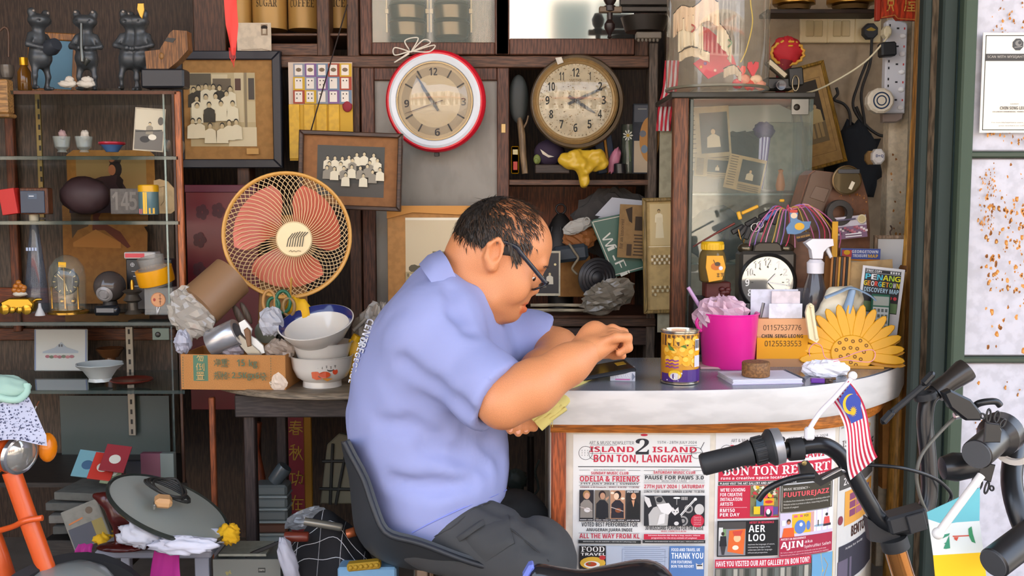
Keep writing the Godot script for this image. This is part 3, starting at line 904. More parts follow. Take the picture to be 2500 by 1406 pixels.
	# turned wood brackets over the mirror pane and striped cloth
	o=thing("hanging_scale","dark turned iron balance scale hanging before the mirroring pane","scale",1540,100,3.0)
	st=nb();lathe(st,[Vector2(0,0),Vector2(6,4),Vector2(4,10),Vector2(8,18),Vector2(13,26),Vector2(13,36),Vector2(6,46),Vector2(7,62),Vector2(14,66),Vector2(14,78),Vector2(9,80),Vector2(15,90),Vector2(17,104),Vector2(10,120),Vector2(0,122)],TY(V(1489,96,0)),16);part(o,"finial",st,woodv("2b1a18",0.4))
	st=nb();pb(st,1463,20,1518,34,-10,10,2);part(o,"bracket",st,mat("6a5844",0.5))
	st=nb();pb(st,1516,20,1630,33,-10,10,2);lathe(st,[Vector2(0,0),Vector2(46,2),Vector2(52,18),Vector2(58,36),Vector2(0,40)],TY(V(1575,78,-20)),24);pb(st,1512,-20,1630,17,-14,8,2);part(o,"pan",st,mat("35302a",0.4,0.5))
	st=nb();pb(st,1552,80,1612,96,-20,14,2)
	for k in 6:ell(st,V(1558+k*9,99,8),Vector3(4,5,4),Basis(),8,6)
	part(o,"crown_rail",st,mat("6a6052",0.5))
	at(1612,240,3.05);st=nb();BEND=3;BP=[3.0,0.5,0.03,2.0,0.05]
	for k in 7:
		var c:="c4283a" if k%2==0 else "d8ccc8"
		C=Color(c);var x:=1600+k*5.0
		var gg:=[]
		for r in 15:gg.append([V(x+24-r*1.6,150+r*12,0),V(x+29-r*1.6,150+r*12,0)])
		sheet(st,gg,1.0)
	BEND=0;one("striped_cloth","red and white striped cloth hanging beside the glass showcase","cloth",st,vmat(0.8),1612,240,3.05)
	# lower niche, on the board at y 756
	at(1395,756,3.28);st=nb();lathe(st,[Vector2(0,90),Vector2(42,92),Vector2(50,120),Vector2(46,160),Vector2(34,196),Vector2(20,224),Vector2(10,236),Vector2(0,238)],Transform3D(),20)
	for k in 8:tube(st,[Vector3(cos(k*TAU/8)*48,110,sin(k*TAU/8)*48),Vector3(cos(k*TAU/8)*30,205,sin(k*TAU/8)*30)],3,5)
	lathe(st,[Vector2(0,0),Vector2(30,0),Vector2(34,90),Vector2(0,92)],Transform3D(),16)
	var hoop:=[]
	for k in 14:hoop.append(Vector3(cos(k*TAU/14)*12,248+sin(k*TAU/14)*12,0))
	tube(st,hoop,2.5,6,true)
	one("iron_lantern","black ribbed iron lantern with ring at the back of the niche","lantern",st,mat("24211f",0.5,0.3),1368,756,3.3)
	at(1500,600,3.27);st=nb();lump(st,V(1500,545,-14),Vector3(95,75,22),0.3,1.6,3,28,true);one("dark_cloth","dark grey bundled cloth behind the road sign","cloth",st,mat("3d3a38",0.9),1500,600,3.27)
	at(1500,535,3.2);st=nb();C=Color("b9bcc4")
	plate(st,p2([1453,526,1494,482,1570,490,1560,520,1500,534]),-4,-2);plate(st,p2([1460,532,1520,496,1580,505,1545,538]),-8,-6)
	one("paper_sheets","loose pale grey paper sheets on top of the road sign","paper",st,mat("b9bcc4",0.8),1500,535,3.2)
	o=thing("road_sign","green metal sign plate lettered wi-fi leaning in the niche","sign",1520,700,3.14,Vector3(0,0,0))
	st=nb();plate(st,p2([1441,542,1447,536,1524,520,1578,650,1576,656,1500,676,1494,672]),-3,0,0.6);part(o,"plate",st,mat("2f5a4c",0.4))
	st=nb();L=0.3;ln(st,[1445,542,1524,525,1574,650,1500,671,1445,542],2,"c9c4b4")
	for q in [["W",1466,576,36,24],["i",1481,606,8,24],["-",1494,624,13,4],["F",1500,642,18,24],["i",1513,668,8,24]]:
		tx(st,q[0],q[1],q[2]-q[4],q[1]+q[3],q[2],"d4d4c8",0,-66.0+0)
	part(o,"lettering",st,vmat(0.5))
	o=thing("newspaper","folded brown newspaper page propped on the green sign","newspaper",1540,632,3.11,Vector3(0,0,-3))
	st=nb();pb(st,1506,500,1572,630,-3,0,0.5);part(o,"page",st,paper("94744a"))
	st=nb();L=0.1;po(st,[1520,512,1536,505,1538,545,1530,540],"3a2c1e");rc(st,1545,528,1572,562,"382c20");tx(st,"for an innocent",1518,600,1590,608,"3a2c1e",4,90)
	for k in 7:rc(st,1544+(k%2)*2,572+k*8,1570,575+k*8,"4a3a28")
	rc(st,1528,596,1540,624,"4a3a28");part(o,"print",st,vmat(0.8))
	o=thing("photo_print","small black and white print of two people at the niche edge","picture",1338,724,3.1)
	st=nb();pb(st,1308,612,1368,722,-2,0);part(o,"paper",st,paper("bdb49c"))
	st=nb();L=0.1;rc(st,1312,617,1364,716,"26262a");sitter(st,1342,668,8,"c8c0ac");ov(st,1355,645,3,3,"d8c890");sitter(st,1325,676,8,"6a665c");part(o,"print",st,vmat(0.4))
	at(1390,756,3.22);st=nb();pb(st,1362,640,1440,740,-26,6,1.5);C=Color("b8823e");pb(st,1362,700,1440,704,6,6.6);one("cardboard_carton","brown cardboard carton behind the two-person print","box",st,paper("a0703a"),1390,740,3.22)
	o=thing("camera_case","dark blue grey camera case with a loose strap","case",1400,642,3.15)
	st=nb();bx(st,V(1392,618,0),Vector3(86,40,40),8,Basis(Vector3.BACK,0.12));part(o,"body",st,mat("2c343c",0.6))
	st=nb();tube(st,curve(pv([1388,594,22,1400,612,24,1410,628,24,1402,642,24,1396,655,22,1408,668,20]),5),3,6);part(o,"strap",st,mat("7d715c",0.7))
	at(1420,590,3.2);st=nb();lump(st,V(1415,578,0),Vector3(36,26,14),0.4,2.5,12,22,true);one("crumpled_wrapper","crumpled orange brown paper wrapper","paper",st,mat("8a5424",0.7),1420,590,3.2)
	at(1415,560,3.17);st=nb();lump(st,V(1410,552,0),Vector3(34,15,10),0.3,2.5,15,20,true,Basis(Vector3.BACK,0.35));var hp:=[]
	for k in 12:hp.append(V(1432+cos(k*TAU/12)*7,540+sin(k*TAU/12)*9,8))
	tube(st,hp,2,6,true);one("rag","pale grey rag with a key ring above the camera case","rag",st,mat("a7a49c",0.8),1415,560,3.17)
	at(1458,730,3.12);st=nb()
	var tilt:=Basis(Vector3.UP,0.35)*Basis(Vector3.RIGHT,PI/2)
	lathe(st,[Vector2(0,-8),Vector2(48,-8),Vector2(50,0),Vector2(44,5),Vector2(42,2),Vector2(36,5),Vector2(33,2),Vector2(27,5),Vector2(24,2),Vector2(18,5),Vector2(15,2),Vector2(9,6),Vector2(0,7)],Transform3D(tilt,V(1458,678,0)),32)
	one("ridged_disc","black ridged round disc leaning below the green sign","disc",st,mat("2c2a2c",0.45),1458,730,3.12)
	at(1530,760,3.08);st=nb();lump(st,V(1512,724,0),Vector3(56,32,24),0.45,2.2,21,30,true,Basis(Vector3.BACK,0.4));one("clear_bag","crumpled clear plastic bag of screws in front of the ridged disc","bag",st,mat("756d60",0.25),1500,760,3.08)
	# narrow framed photograph against the corner post
	o=thing("framed_photograph","narrow gilt framed old photograph leaning on the corner post","picture",1605,765,3.06,Vector3(0,0,1.5))
	frame_part(o,1572,482,1650,765,9,-8,6,woodv("a4874e",0.4))
	st=nb();pb(st,1578,488,1645,760,-6,-2);part(o,"mount",st,paper("c8ac74"))
	st=nb();L=-1.9;rc(st,1590,497,1642,598,"d4bd8a");sitter(st,1612,515,9,"efe3c0","b89a68","4a3a24",3);po(st,[1606,530,1620,530,1624,580,1603,580],"e6d8b2");rc(st,1586,600,1645,602,"f0e4c4")
	for k in 24:ov(st,1594+(k%8)*6,625+int(k/8)*8,3,4,"efe4c6" if (k+k/8)%2 else "8d7448",6)
	for k in 18:ov(st,1594+(k%8)*6,700+int(k/8)*9,3,4,"dccfa8" if (k+k/8)%2 else "8d7448",6)
	part(o,"print",st,vmat(0.5))
	for k in 2:
		at(1370,745+k*13,3.13);st=nb();tube(st,[Vector3(-75,0,0),Vector3(0,1-k,3),Vector3(68+k*40,-1,0)],4.2,8);one("wooden_rod","thin pale painted rod lying along the niche, "+["upper","lower"][k]+" of two","rod",st,woodh("b5a88c"),1370,745+k*12,3.13)
func poster(called,label,x0,y0,x1,y1,col):
	var o=Node3D.new();o.name=numbered(called);add_child(o);meta(o,label,"poster")
	frame(x0,y0,2.2);BEND=2;BP=[P(x0,y0,2.2).y];X=Transform3D.IDENTITY
	var st=nb();L=0.6;rc(st,x0,y0,x1,y1,col);L=0.25;rc(st,x1,y0,x0,y1,col);part(o,"paper",st,vmat(0.7))
	L=0.8;LI=0.07
	return o
func posters():
	var R:="c2263e";var K:="2a2a2c"
	var o=poster("newsletter_poster","island newsletter poster with musicians' portraits beside the wood post",1402,1061,1742,1490,"e0deda")
	var st=nb()
	ov(st,1578,1062,9,3,R)
	tx(st,"ART & MUSIC NEWSLETTER",1442,1078,1553,1086,K);tx(st,"15TH - 28TH JULY 2024",1611,1077,1709,1085,K)
	for y in [1088,1109]:ln(st,[1444,y,1709,y],0.9,K)
	tx(st,"ISLAND",1443,1091.5,1553,1105.5,R,1);tx(st,"ISLAND",1599,1091.5,1709,1105.5,R,1)
	ov(st,1574,1090,19,19,"e0deda");tx(st,"2",1557,1071,1590,1111,K,2)
	tx(st,"BON TON, LANGKAWI",1453,1112,1697,1134,R,1)
	for c in [[1433,1108,17],[1456,1110,15],[1709,1107,14]]:
		var l:=[]
		for k in 21:l.append(c[0]+cos(k*TAU/20)*c[2]);l.append(c[1]+sin(k*TAU/20)*c[2])
		ln(st,l,1.0,K)
	ln(st,[1718,1098,1727,1080],1.4,K);ln(st,[1695,1106,1724,1106],1,K)
	for k in 9:ln(st,[1424+(k%3)*7,1100+int(k/3)*6,1424+(k%3)*7,1103+int(k/3)*6],0.8,K)
	ln(st,[1415,1142.5,1728,1142.5],1.8,K)
	for q in [["BON TON RESTAURANT PRESENTS",1454,1149,1532,1153,"55504e",0],["SUNDAY MUSIC CLUB",1447,1155,1540,1162,R,1],["ODELIA & FRIENDS",1419,1166,1567,1180,R,1],["21ST JULY 2024 | SUNDAY",1420,1183,1566,1189,K,1],["DINNER: 6:30 Onwards | MUSIC: 8:30 PM - 11:30 PM",1420,1192,1566,1197.5,"7a4a50",1],
		["VOTED BEST PERFORMER FOR",1424,1284,1564,1295,K,1],["ANUGERAH JUARA INDIE",1436,1299,1551,1309.5,K,1],["ALL THE WAY FROM KL",1419,1313,1569,1325,R,1],
		["BON TON RESTAURANT PRESENTS",1614,1148,1693,1151.5,"55504e",0],["SATURDAY MUSIC CLUB",1602,1152.5,1706,1159.5,R,1],["PAUSE FOR PAWS 3.0",1581,1164,1727,1174,K,1],["MUSIC FOR A CAUSE",1623,1175.5,1685,1180,K,0],["27TH JULY 2024 | SATURDAY",1579,1186,1729,1199.5,R,1],["LUNCH: 12:00 - 6:00PM | DINNER: 6:30 PM - 11:30 PM",1579,1201.5,1729,1209.5,K,1],
		["30 MUSICIANS PLAYING FOR THE CAUSE",1583,1292.5,1728,1302.5,K,1],["MUSIC: 3.00PM TO 11.45 PM",1623,1304,1685,1307.5,R,1]]:
		tx(st,q[0],q[1],q[2],q[3],q[4],q[5],q[6])
	for l in [[1417,1151,1444,1151],[1540,1151,1569,1151],[1417,1164.5,1569,1164.5],[1417,1181.5,1569,1181.5],[1417,1190.5,1569,1190.5],[1578,1151,1605,1151],[1701,1151,1728,1151],[1578,1161.8,1729,1161.8],[1578,1182,1729,1182],[1578,1177.5,1618,1177.5],[1690,1177.5,1729,1177.5],[1578,1200.3,1729,1200.3],[1417,1311.2,1569,1311.2]]:ln(st,l,0.7,K)
	var px:=[[1418,1453.5,"241d22","8a8078","c9977a"],[1456.5,1493,"75685a","1c1a20","b88a6c"],[1495,1532,"b98a6a","23212a","e8c4a4"],[1533.5,1570,"2a2226","18161a","d0946c"]]
	for k in 4:
		var p=px[k];var c:float=(p[0]+p[1])/2
		rc(st,p[0],1201,p[1],1281,p[2])
		if k==2:
			for j in 8:ov(st,1500+(j*13)%30,1208+j*7,5,3,"e9b48c" if j%2 else "f2dcc4",8)
		po(st,[c-6,1226,c+6,1226,c+15,1236,c+16,1272,c-16,1272,c-15,1236],p[3])
		if k==3:po(st,[c-4,1226,c+4,1226,c+1,1244],p[4])
		ov(st,c,1213,9,11,"2a1c18" if k else "a0784c");ov(st,c+(1 if k!=2 else -3),1216,6.5,8.5,p[4])
		if k==3:ln(st,[c-3,1220,c,1222,c+4,1220],1.2,"f4ece6")
		if k==0 or k==2:ov(st,c+2,1252,8,6,"d8d0cc" if k==0 else "8a4a2a");ln(st,[c-16,1244,c+14,1254],2,"b8a8a0")
		if k==1:po(st,[c+8,1222,c+17,1216,c+16,1222,c+10,1228],p[4]);po(st,[c-7,1240,c+7,1240,c+9,1274,c-9,1274],"1c1a20")
		rc(st,p[0],1274,p[1],1281,"17151a");tx(st,["DESMOND | GUITAR","ODELIA | VOCALS","RYAN | GUITAR","JOY VICTOR"][k],p[0]+2,1275.5,p[1]-2,1279.5,"e8e4e0",1)
	tx(st,"SPECIAL GUEST",1536,1202,1566,1206.5,"f0ece8",1)
	rc(st,1416,1328,1572,1337,"2b2b2b");tx(st,"RESERVATION: +604 955 3643/6787 | +6017 940 7817 (WhatsApp only)",1428,1330.5,1560,1334,"c9c6c2",1)
	# black and white band picture
	rc(st,1579,1213.5,1730,1291,"26262a")
	po(st,[1592,1290,1590,1262,1602,1244,1625,1236,1640,1250,1640,1290],"bdb9b4");po(st,[1604,1216,1622,1214,1636,1236,1612,1244],"8d8a86");ov(st,1617,1224,8,7,"2a2a2e")
	for c in [[1676,1278,13],[1676,1278,9],[1676,1278,5],[1690,1247,11],[1690,1247,7],[1690,1247,3]]:ov(st,c[0],c[1],c[2],c[2],"9a9692" if c[2] in [13,11,5] else "2c2c30")
	po(st,[1610,1236,1640,1232,1652,1248,1640,1262,1622,1256],"e6e2de");po(st,[1618,1262,1632,1258,1630,1284,1612,1288],"e2deda");po(st,[1650,1242,1656,1250,1664,1242,1666,1256,1656,1264,1648,1256],"dcd8d4");ov(st,1654,1254,1.5,1.5,K);ov(st,1661,1254,1.5,1.5,K)
	ln(st,[1660,1276,1688,1242,1704,1224],5,"efece8");ln(st,[1660,1276,1704,1224],1.2,"3a3a3e");po(st,[1640,1266,1670,1262,1676,1290,1638,1290],"1c1c20");ov(st,1660,1284,6,5,"d8d4d0")
	po(st,[1579,1214,1592,1220,1598,1240,1590,1244,1580,1226],"d8d4d0");ov(st,1716,1248,12,14,"c9c5c0");ov(st,1660,1219,9,2.5,"efece8");ln(st,[1660,1220,1660,1236],1.5,"b0aca8");ov(st,1706,1222,4,4,"e8e4e0")
	for k in 4:rc(st,1672+k*4,1216,1674+k*4,1224,"d8d4d0")
	ov(st,1712,1277,16.5,16.5,R,24)
	for k in 5:tx(st,["Please be","kind as no","pets already","reserved for","animal"][k],1703,1266+k*4.6,1721,1269+k*4.6,"f0c8cc")
	rc(st,1579,1311,1730,1325,R);tx(st,"Entrance donation RM 100 for a trap, neuter, release",1590,1312.5,1719,1317,"f0d8dc",1);tx(st,"programme for the stray animals of Langkawi",1598,1319,1711,1323.5,"f0d8dc",1)
	rc(st,1576,1326,1732,1334.5,"2b2b2b");tx(st,"WHATSAPP FOR RESERVATION +6012 8706 737 (Jos) | +6012 811 2008 (Jehans)",1582,1328.5,1728,1332,"c9c6c2",1)
	# magazine, article and thanks
	rc(st,1418,1342,1484,1402,"1e1c1c");tx(st,"FOOD",1423,1344,1481,1357,"efeae4",2);tx(st,"TRAVEL",1422,1360,1484,1367,"efeae4",1);ov(st,1452,1386,32,16,"e2b23a");ov(st,1450,1390,20,9,"efece4");ov(st,1448,1389,14,6,"b8461e");ov(st,1476,1372,8,6,"c03030");ov(st,1444,1387,3,2,"4a8a3a")
	rc(st,1485,1342,1642,1480,"a9b2c4");fr(st,1525,1350,1632,1470,0.8,"6d7688");rc(st,1486,1343,1524,1480,"b4bac6")
	for k in 14:ln(st,[1530+(k%3),1345+k*5,1620+(k*7)%18,1345+k*5],0.9,"6f788a")
	rc(st,1643,1341,1730,1480,"5277ae")
	for q in [["FOOD AND TRAVEL UK",1648,1346,1719,1354],["THANK YOU",1648,1358,1727,1373],["FOR FEATURING",1648,1378,1699,1385],["BON TON RESORT",1648,1389,1704,1396]]:tx(st,q[0],q[1],q[2],q[3],q[4],"eef0f2",1)
	po(st,[1711,1400,1709,1384,1715,1388,1722,1388,1727,1382,1728,1400],"d8d4cc");rc(st,1712,1389,1725,1392,"2a2a2e")
	part(o,"print",st,vmat(0.7))
	# second sheet
	o=poster("newsletter_poster","gallery newsletter poster with red panels behind the bicycle handlebar",1756,1050,2052,1490,"dedbd8")
	st=nb()
	tx(st,"ART & MUSIC NEWSLETTER",1794,1073,1900,1081,K);tx(st,"15TH - 28TH JULY 2024",1936,1072,2034,1080,K)
	for y in [1084,1106]:ln(st,[1794,y,2034,y],0.9,K)
	tx(st,"ISLAND",1792,1088,1892,1102,R,1);tx(st,"ISLAND",1934,1088,2034,1102,R,1);tx(st,"2",1898,1068,1928,1108,K,2);tx(st,"BON TON, LANGKAWI",1800,1110,2026,1131,R,1)
	for c in [[1783,1103,15],[2040,1102,12]]:
		var l:=[]
		for k in 21:l.append(c[0]+cos(k*TAU/20)*c[2]);l.append(c[1]+sin(k*TAU/20)*c[2])
		ln(st,l,1.0,K)
	rc(st,1764,1136,2044,1180,R);tx(st,"BON TON RESORT",1776,1143,2040,1165,"f4f0ec",2);tx(st,"runs a creative space located at Bon Ton Resort",1770,1168,2040,1178,"f6dfe0",1)
	rc(st,1764,1181,2044,1190,"1f1d1c");tx(st,"PLEASE VISIT THE ART GALLERY AND ARTIST MAKERS SPACE",1768,1183,1958,1188.5,"efece8",1);tx(st,"OPEN DAILY",2012,1183,2042,1188,"d8502a",1)
	rc(st,1763,1191,1916,1275,R)
	for k in 4:tx(st,["WE'RE LOOKING","FOR CREATIVE","INSTALLATION","ARTISTS"][k],1769,1197.5+k*12,[1831,1824,1824,1801][k],1206+k*12,"f4ecec",1)
	ln(st,[1769,1247,1836,1247],0.8,"f0d0d4");tx(st,"RM150",1769,1249.5,1806,1258.5,"f4ecec",1);tx(st,"PER DAY",1769,1261,1818,1269.5,"f4ecec",1)
	rc(st,1844,1192,1914,1271,"7c7a52");rng.seed=3
	for k in 46:ov(st,rng.randf_range(1847,1911),rng.randf_range(1194,1230),rng.randf_range(2,7),rng.randf_range(2,6),["d9d2b8","4a4a30","e8b62a","c2323c","8a9a58","efe6d4"][k%6],7)
	for q in [[1866,1206,1874,1230,"e8b62a"],[1874,1200,1886,1226,"d84a5a"],[1858,1226,1876,1246,"4a88b0"],[1876,1224,1902,1242,"e8a020"],[1852,1244,1868,1264,"e0c020"],[1878,1244,1900,1270,"c4387a"],[1868,1242,1876,1266,"5a2a5a"],[1900,1246,1912,1266,"5a4a8a"]]:rc(st,q[0],q[1],q[2],q[3],q[4])
	ov(st,1889,1262,8,10,"2a262a");ov(st,1888,1258,5,7,"eae6e0");ov(st,1889,1233,10,4,"c8302a")
	rc(st,1918,1192,2044,1262,"3c3528");fr(st,1921,1195,2041,1259,0.8,"e8e4da");tx(st,"MUSIC RESIDENCY",1925,1200,1984,1206,"e8e4da",0);ln(st,[1986,1203,2038,1203],0.6,"e8e4da");tx(st,"FUUTUREJAZZ",1925,1211,2036,1227,"f0555c",1)
	for k in 3:tx(st,["A collective from Amsterdam, Fuuturejazz is working online with","Malaysian artists to produce an album, researching and finding","Sounds of Langkawi"][k],1925,1232+k*8,[2038,2034,1962][k],1237.5+k*8,"d8d4c8")
	rc(st,1762,1279,1913,1371,"17171a");rc(st,1765,1282,1833,1368,"8c8a8c");rc(st,1765,1282,1833,1300,"4a4644");rc(st,1766,1296,1776,1330,"d8d8d4");rc(st,1776,1300,1784,1340,"7a9a6a");po(st,[1792,1304,1832,1300,1828,1366,1788,1358],"e26a2c");ov(st,1812,1324,9,10,"efc090");ov(st,1808,1348,8,6,"f0e0c8");po(st,[1800,1306,1826,1304,1820,1318,1804,1318],"d04a3a");ov(st,1776,1312,4,5,"3a2a22");po(st,[1770,1318,1784,1318,1786,1344,1768,1344],"242228");po(st,[1770,1344,1784,1344,1780,1366,1774,1366],"3a3638")
	tx(st,"ARTIST IN RESIDENCE",1841,1281.5,1902,1287,"e0405a",1);tx(st,"AER",1840,1291,1881,1309,"f0eeec",1);tx(st,"LOO",1840,1314,1881,1332,"f0eeec",1)
	for k in 4:tx(st,["explores the language of nature,","intertwining images of the","wilderness with her language-","influenced perspective."][k],1839,1338.5+k*7,[1905,1894,1900,1888][k],1343.5+k*7,"d8d6d4")
	rc(st,1917,1264,2044,1326,"cfc4d8");rc(st,2000,1264,2044,1318,"ece6e2");rc(st,1980,1266,2000,1318,"d0a098");rc(st,1946,1268,1992,1318,"e8b41e");rc(st,1950,1271,1972,1277,"d8607a");tx(st,"YO!",1975,1271,1986,1277,"3a3a3a",1);ov(st,1966,1302,14,18,"5a7ec0");ov(st,1968,1296,4,5,"f0eeea");ov(st,1986,1300,5,12,"5a7ec0")
	ov(st,1938,1286,5,7,"3a241c");ov(st,1938,1289,4,4.5,"b87850");po(st,[1926,1302,1950,1302,1952,1326,1922,1326],"e0602a");rc(st,1921,1282,1930,1296,"f2f0ee");ov(st,2012,1304,12,3,"8aa8b8");ln(st,[2010,1290,2010,1304],2,"4a4440");ov(st,2030,1278,3,4,"2a2022");po(st,[2025,1284,2036,1284,2038,1302,2023,1302],"d8504a");po(st,[2022,1302,2040,1302,2040,1308,2022,1308],"3a2c34")
	rc(st,1916,1326,2044,1376,"a82440");tx(st,"ARTIST IN RESIDENCE",1919,1328,1980,1333,"f0d8d8",1);tx(st,"AJIN",1919,1337,1974,1359,"f4f0ee",1);tx(st,"aka",1978,1337,1996,1345,"f4e4e4");tx(st,"Syahrulfikri Salleh",1977,1350,2041,1360,"f4e4e4")
	for k in 2:tx(st,["He runs a major art space in Cambodia and his work was","featured early this year in the Malaysian National Art Gallery"][k],1919,1363+k*6.5,[2030,2036][k],1367.5+k*6.5,"f0c8cc")
	rc(st,1757,1377,1994,1399,R);tx(st,"HAVE YOU VISITED OUR ART GALLERY IN BON TON?",1760,1381,1990,1395,"f6eeee",1)
	rc(st,1757,1400,1994,1480,"5a5a54")
	for k in 16:rc(st,1760+k*14.5,1402,1770+k*14.5,1478,["8a8478","3e4038","6a6e66","b0aa9c"][k%4])
	rc(st,1996,1378,2046,1480,"6aa0c4");po(st,[2016,1378,2046,1378,2046,1480,2010,1480,2022,1420],"e2b62c");ln(st,[2024,1390,2034,1410,2026,1440,2040,1470],1.2,"b88a20");tx(st,"OUR LOCATION",2001,1470,2040,1476,"26324a",1,90)
	part(o,"print",st,vmat(0.7))
	# third sheet round the bend
	o=poster("newsletter_poster","curled newsletter sheet wrapped round the counter's rounded end",2062,1042,2148,1490,"d6d2cc")
	st=nb()
	tx(st,"ART & MUSIC NEWSLETTER",2066,1062,2146,1068,"6a6460");tx(st,"ISLAND",2070,1100,2132,1118,"7a6a66",1);tx(st,"AND",2090,1122,2120,1145,K,1);tx(st,"MUSE",2122,1130,2146,1156,K,1);tx(st,"2",2124,1080,2138,1116,"d8a060",2)
	rc(st,2066,1190,2146,1230,"54504c");tx(st,"2023",2076,1200,2108,1220,"d8d4ce",1);rc(st,2080,1238,2144,1330,"e0a048")
	for k in 8:rc(st,2092+(k%3)*16,1248+int(k/3)*22,2106+(k%3)*16,1266+int(k/3)*22,["8a4a6a","b06a80","6a5a84"][k%3])
	tx(st,"BENTO",2098,1338,2130,1366,"4a2a20",1);rc(st,2068,1380,2146,1480,"3c3844");tx(st,"Active for body",2084,1388,2126,1396,"e0dcd8");ov(st,2070,1310,6,12,"8a3a48");rc(st,2066,1420,2100,1480,"6a6070")
	part(o,"print",st,vmat(0.7));LI=0.15;BEND=0
func flakes(st,n,x0,y0,x1,y1,smin,smax,sd,bias:=1.0):
	rng.seed=sd
	for k in n:
		var x:=rng.randf_range(x0,x1);var y:=lerpf(y0,y1,pow(rng.randf(),bias));var s:=rng.randf_range(smin,smax)
		var pts:=PackedVector2Array();var m:=8
		for i in m:
			var a:=TAU*i/m;var r:=s*rng.randf_range(0.45,1.2)
			pts.append(Vector2(x-BX+cos(a)*r*0.75,BY-y+sin(a)*r*1.15))
		pl(st,pts,["b4722c","8a5420","c88a48"][k%3])
		if s>4:
			var q:=PackedVector2Array()
			for p in pts:q.append((p-Vector2(x-BX,BY-y))*0.5+Vector2(x-BX+1,BY-y-1))
			pl(st,q,"6a3c14" if k%2 else "d89a50")
func right_side():
	var st;var o
	X=Transform3D.IDENTITY
	st=nb();bx(st,Vector3(0.98,1.5,-3.42),Vector3(0.95,3.0,0.1));struct("wall_partition",st,mat("a8947a",0.85,0.0,"grime",Vector3.ONE*3))
	# plastered post with the power strip, painted wall beside it
	o=thing("wall_post","cream plastered post carrying the power strip","post",2172,1000,3.0)
	st=nb();pb(st,2148,-300,2196,1400,-40,0,2);part(o,"shaft",st,mat("d8c6a8",0.8,0.0,"grime",Vector3.ONE*8))
	st=nb();L=0.3;flakes(st,14,2152,320,2192,620,1.5,4,5);part(o,"weathering",st,vmat(0.8)).set_meta("kind","stuff")
	X=Transform3D.IDENTITY
	st=nb();bx(st,Vector3(1.21,1.5,-2.98),Vector3(0.12,3.0,0.05));struct("wall_teal",st,mat("2c4444",0.7,0.0,"grime",Vector3.ONE*6))
	o=thing("bamboo_pole","yellow brown bamboo pole standing beside the plastered post","pole",2200,700,2.66)
	st=nb();var bp:=[P(2252,60,2.66),P(2222,600,2.66),P(2196,950,2.66),P(2180,1350,2.66)]
	var base:Vector3=P(2200,700,2.66)
	X=Transform3D(Basis(),-base)
	var foot:Vector3=bp[3]+(bp[3]-bp[2]).normalized()*(bp[3].y/maxf(0.01,-((bp[3]-bp[2]).normalized().y)))
	tube(st,[bp[0]+Vector3(0.02,0.6,0),bp[0],bp[1],bp[2],bp[3],foot],[0.013,0.014,0.017,0.02,0.024,0.025],12);part(o,"culm",st,woodv("dca24c",0.4))
	for p in [[2217,655],[2196,935]]:
		st=nb();lathe(st,[Vector2(0.019,-0.008),Vector2(0.023,0),Vector2(0.019,0.008)],Transform3D(Basis(),P(p[0],p[1],2.66)),14);part(o,"node",st,mat("7a4a20",0.6))
	o=thing("door_post","weathered grey brown timber door post","post",2270,900,2.55)
	st=nb();base=P(2270,900,2.55);X=Transform3D(Basis(),-base)
	bx(st,Vector3(P(2270,480,2.55).x+0.012,1.5,-2.58),Vector3(0.052,3.0,0.06),0.004);part(o,"shaft",st,mat("9c866c",0.8,0.0,"wood",Vector3(10,1.2,10)))
	st=nb();bx(st,Vector3(P(2240,480,2.55).x+0.012,1.5,-2.6),Vector3(0.018,3.0,0.03),0.002);part(o,"moulding",st,woodv("b07a3a"))
	# folding metal gate: green frame, rust flaked white panels
	o=thing("folding_gate","white rust flaked metal gate leaf in a dark green frame","gate",2440,900,2.3)
	base=P(2440,900,2.3)
	var gx:float=P(2372,480,2.3).x
	X=Transform3D(Basis(),-base)
	for q in [[gx-0.022,0.03,-2.3,"3c4a3a"],[gx-0.058,0.034,-2.32,"1f2c26"],[gx-0.1,0.02,-2.34,"1c2823"]]:
		st=nb();bx(st,Vector3(q[0],1.5,q[2]),Vector3(q[1],3.0,0.03),0.004);part(o,"stile",st,mat(q[3],0.75))
	var ys:=[P(2400,378,2.3).y,P(2400,877,2.3).y,0.05,2.6]
	for i in 3:
		st=nb();bx(st,Vector3(gx+0.35,ys[i],-2.3),Vector3(0.74,0.013,0.025),0.003);part(o,"rail",st,mat("33402f",0.5))
	var spans:=[[ys[0]+0.008,2.6],[ys[1]+0.008,ys[0]-0.008],[0.06,ys[1]-0.008]]
	for i in 3:
		st=nb();X=Transform3D(Basis(),-base);bx(st,Vector3(gx+0.35,(spans[i][0]+spans[i][1])/2,-2.305),Vector3(0.72,spans[i][1]-spans[i][0],0.01),0.003)
		var pn=part(o,"panel",st,mat("c0bec6",0.5,0.0,"grime",Vector3.ONE*4))
		frame(2440,900,2.3);st=nb();L=0.3
		if i==0:flakes(st,34,2384,2,2498,90,1,4.5,21);flakes(st,26,2382,322,2498,352,1.5,5,22);flakes(st,8,2384,90,2396,330,1,3,23)
		if i==1:flakes(st,90,2372,410,2410,560,1,4,24);flakes(st,130,2376,480,2498,720,1,7.5,25);flakes(st,22,2376,690,2498,850,2.5,8,26);flakes(st,40,2376,395,2498,520,0.8,4,31)
		if i==2:flakes(st,12,2368,905,2498,1060,1.5,5,27)
		part(pn,"rust",st,vmat(0.9)).set_meta("kind","stuff")
	# slit of daylight things between the stiles is the pale wall outside
	o=thing("notice_sheet","laminated check-in notice with black band on the gate","notice",2455,318,2.285)
	st=nb();pb(st,2392,86,2535,324,-2,0);part(o,"lamination",st,mat("e4dccc",0.25))
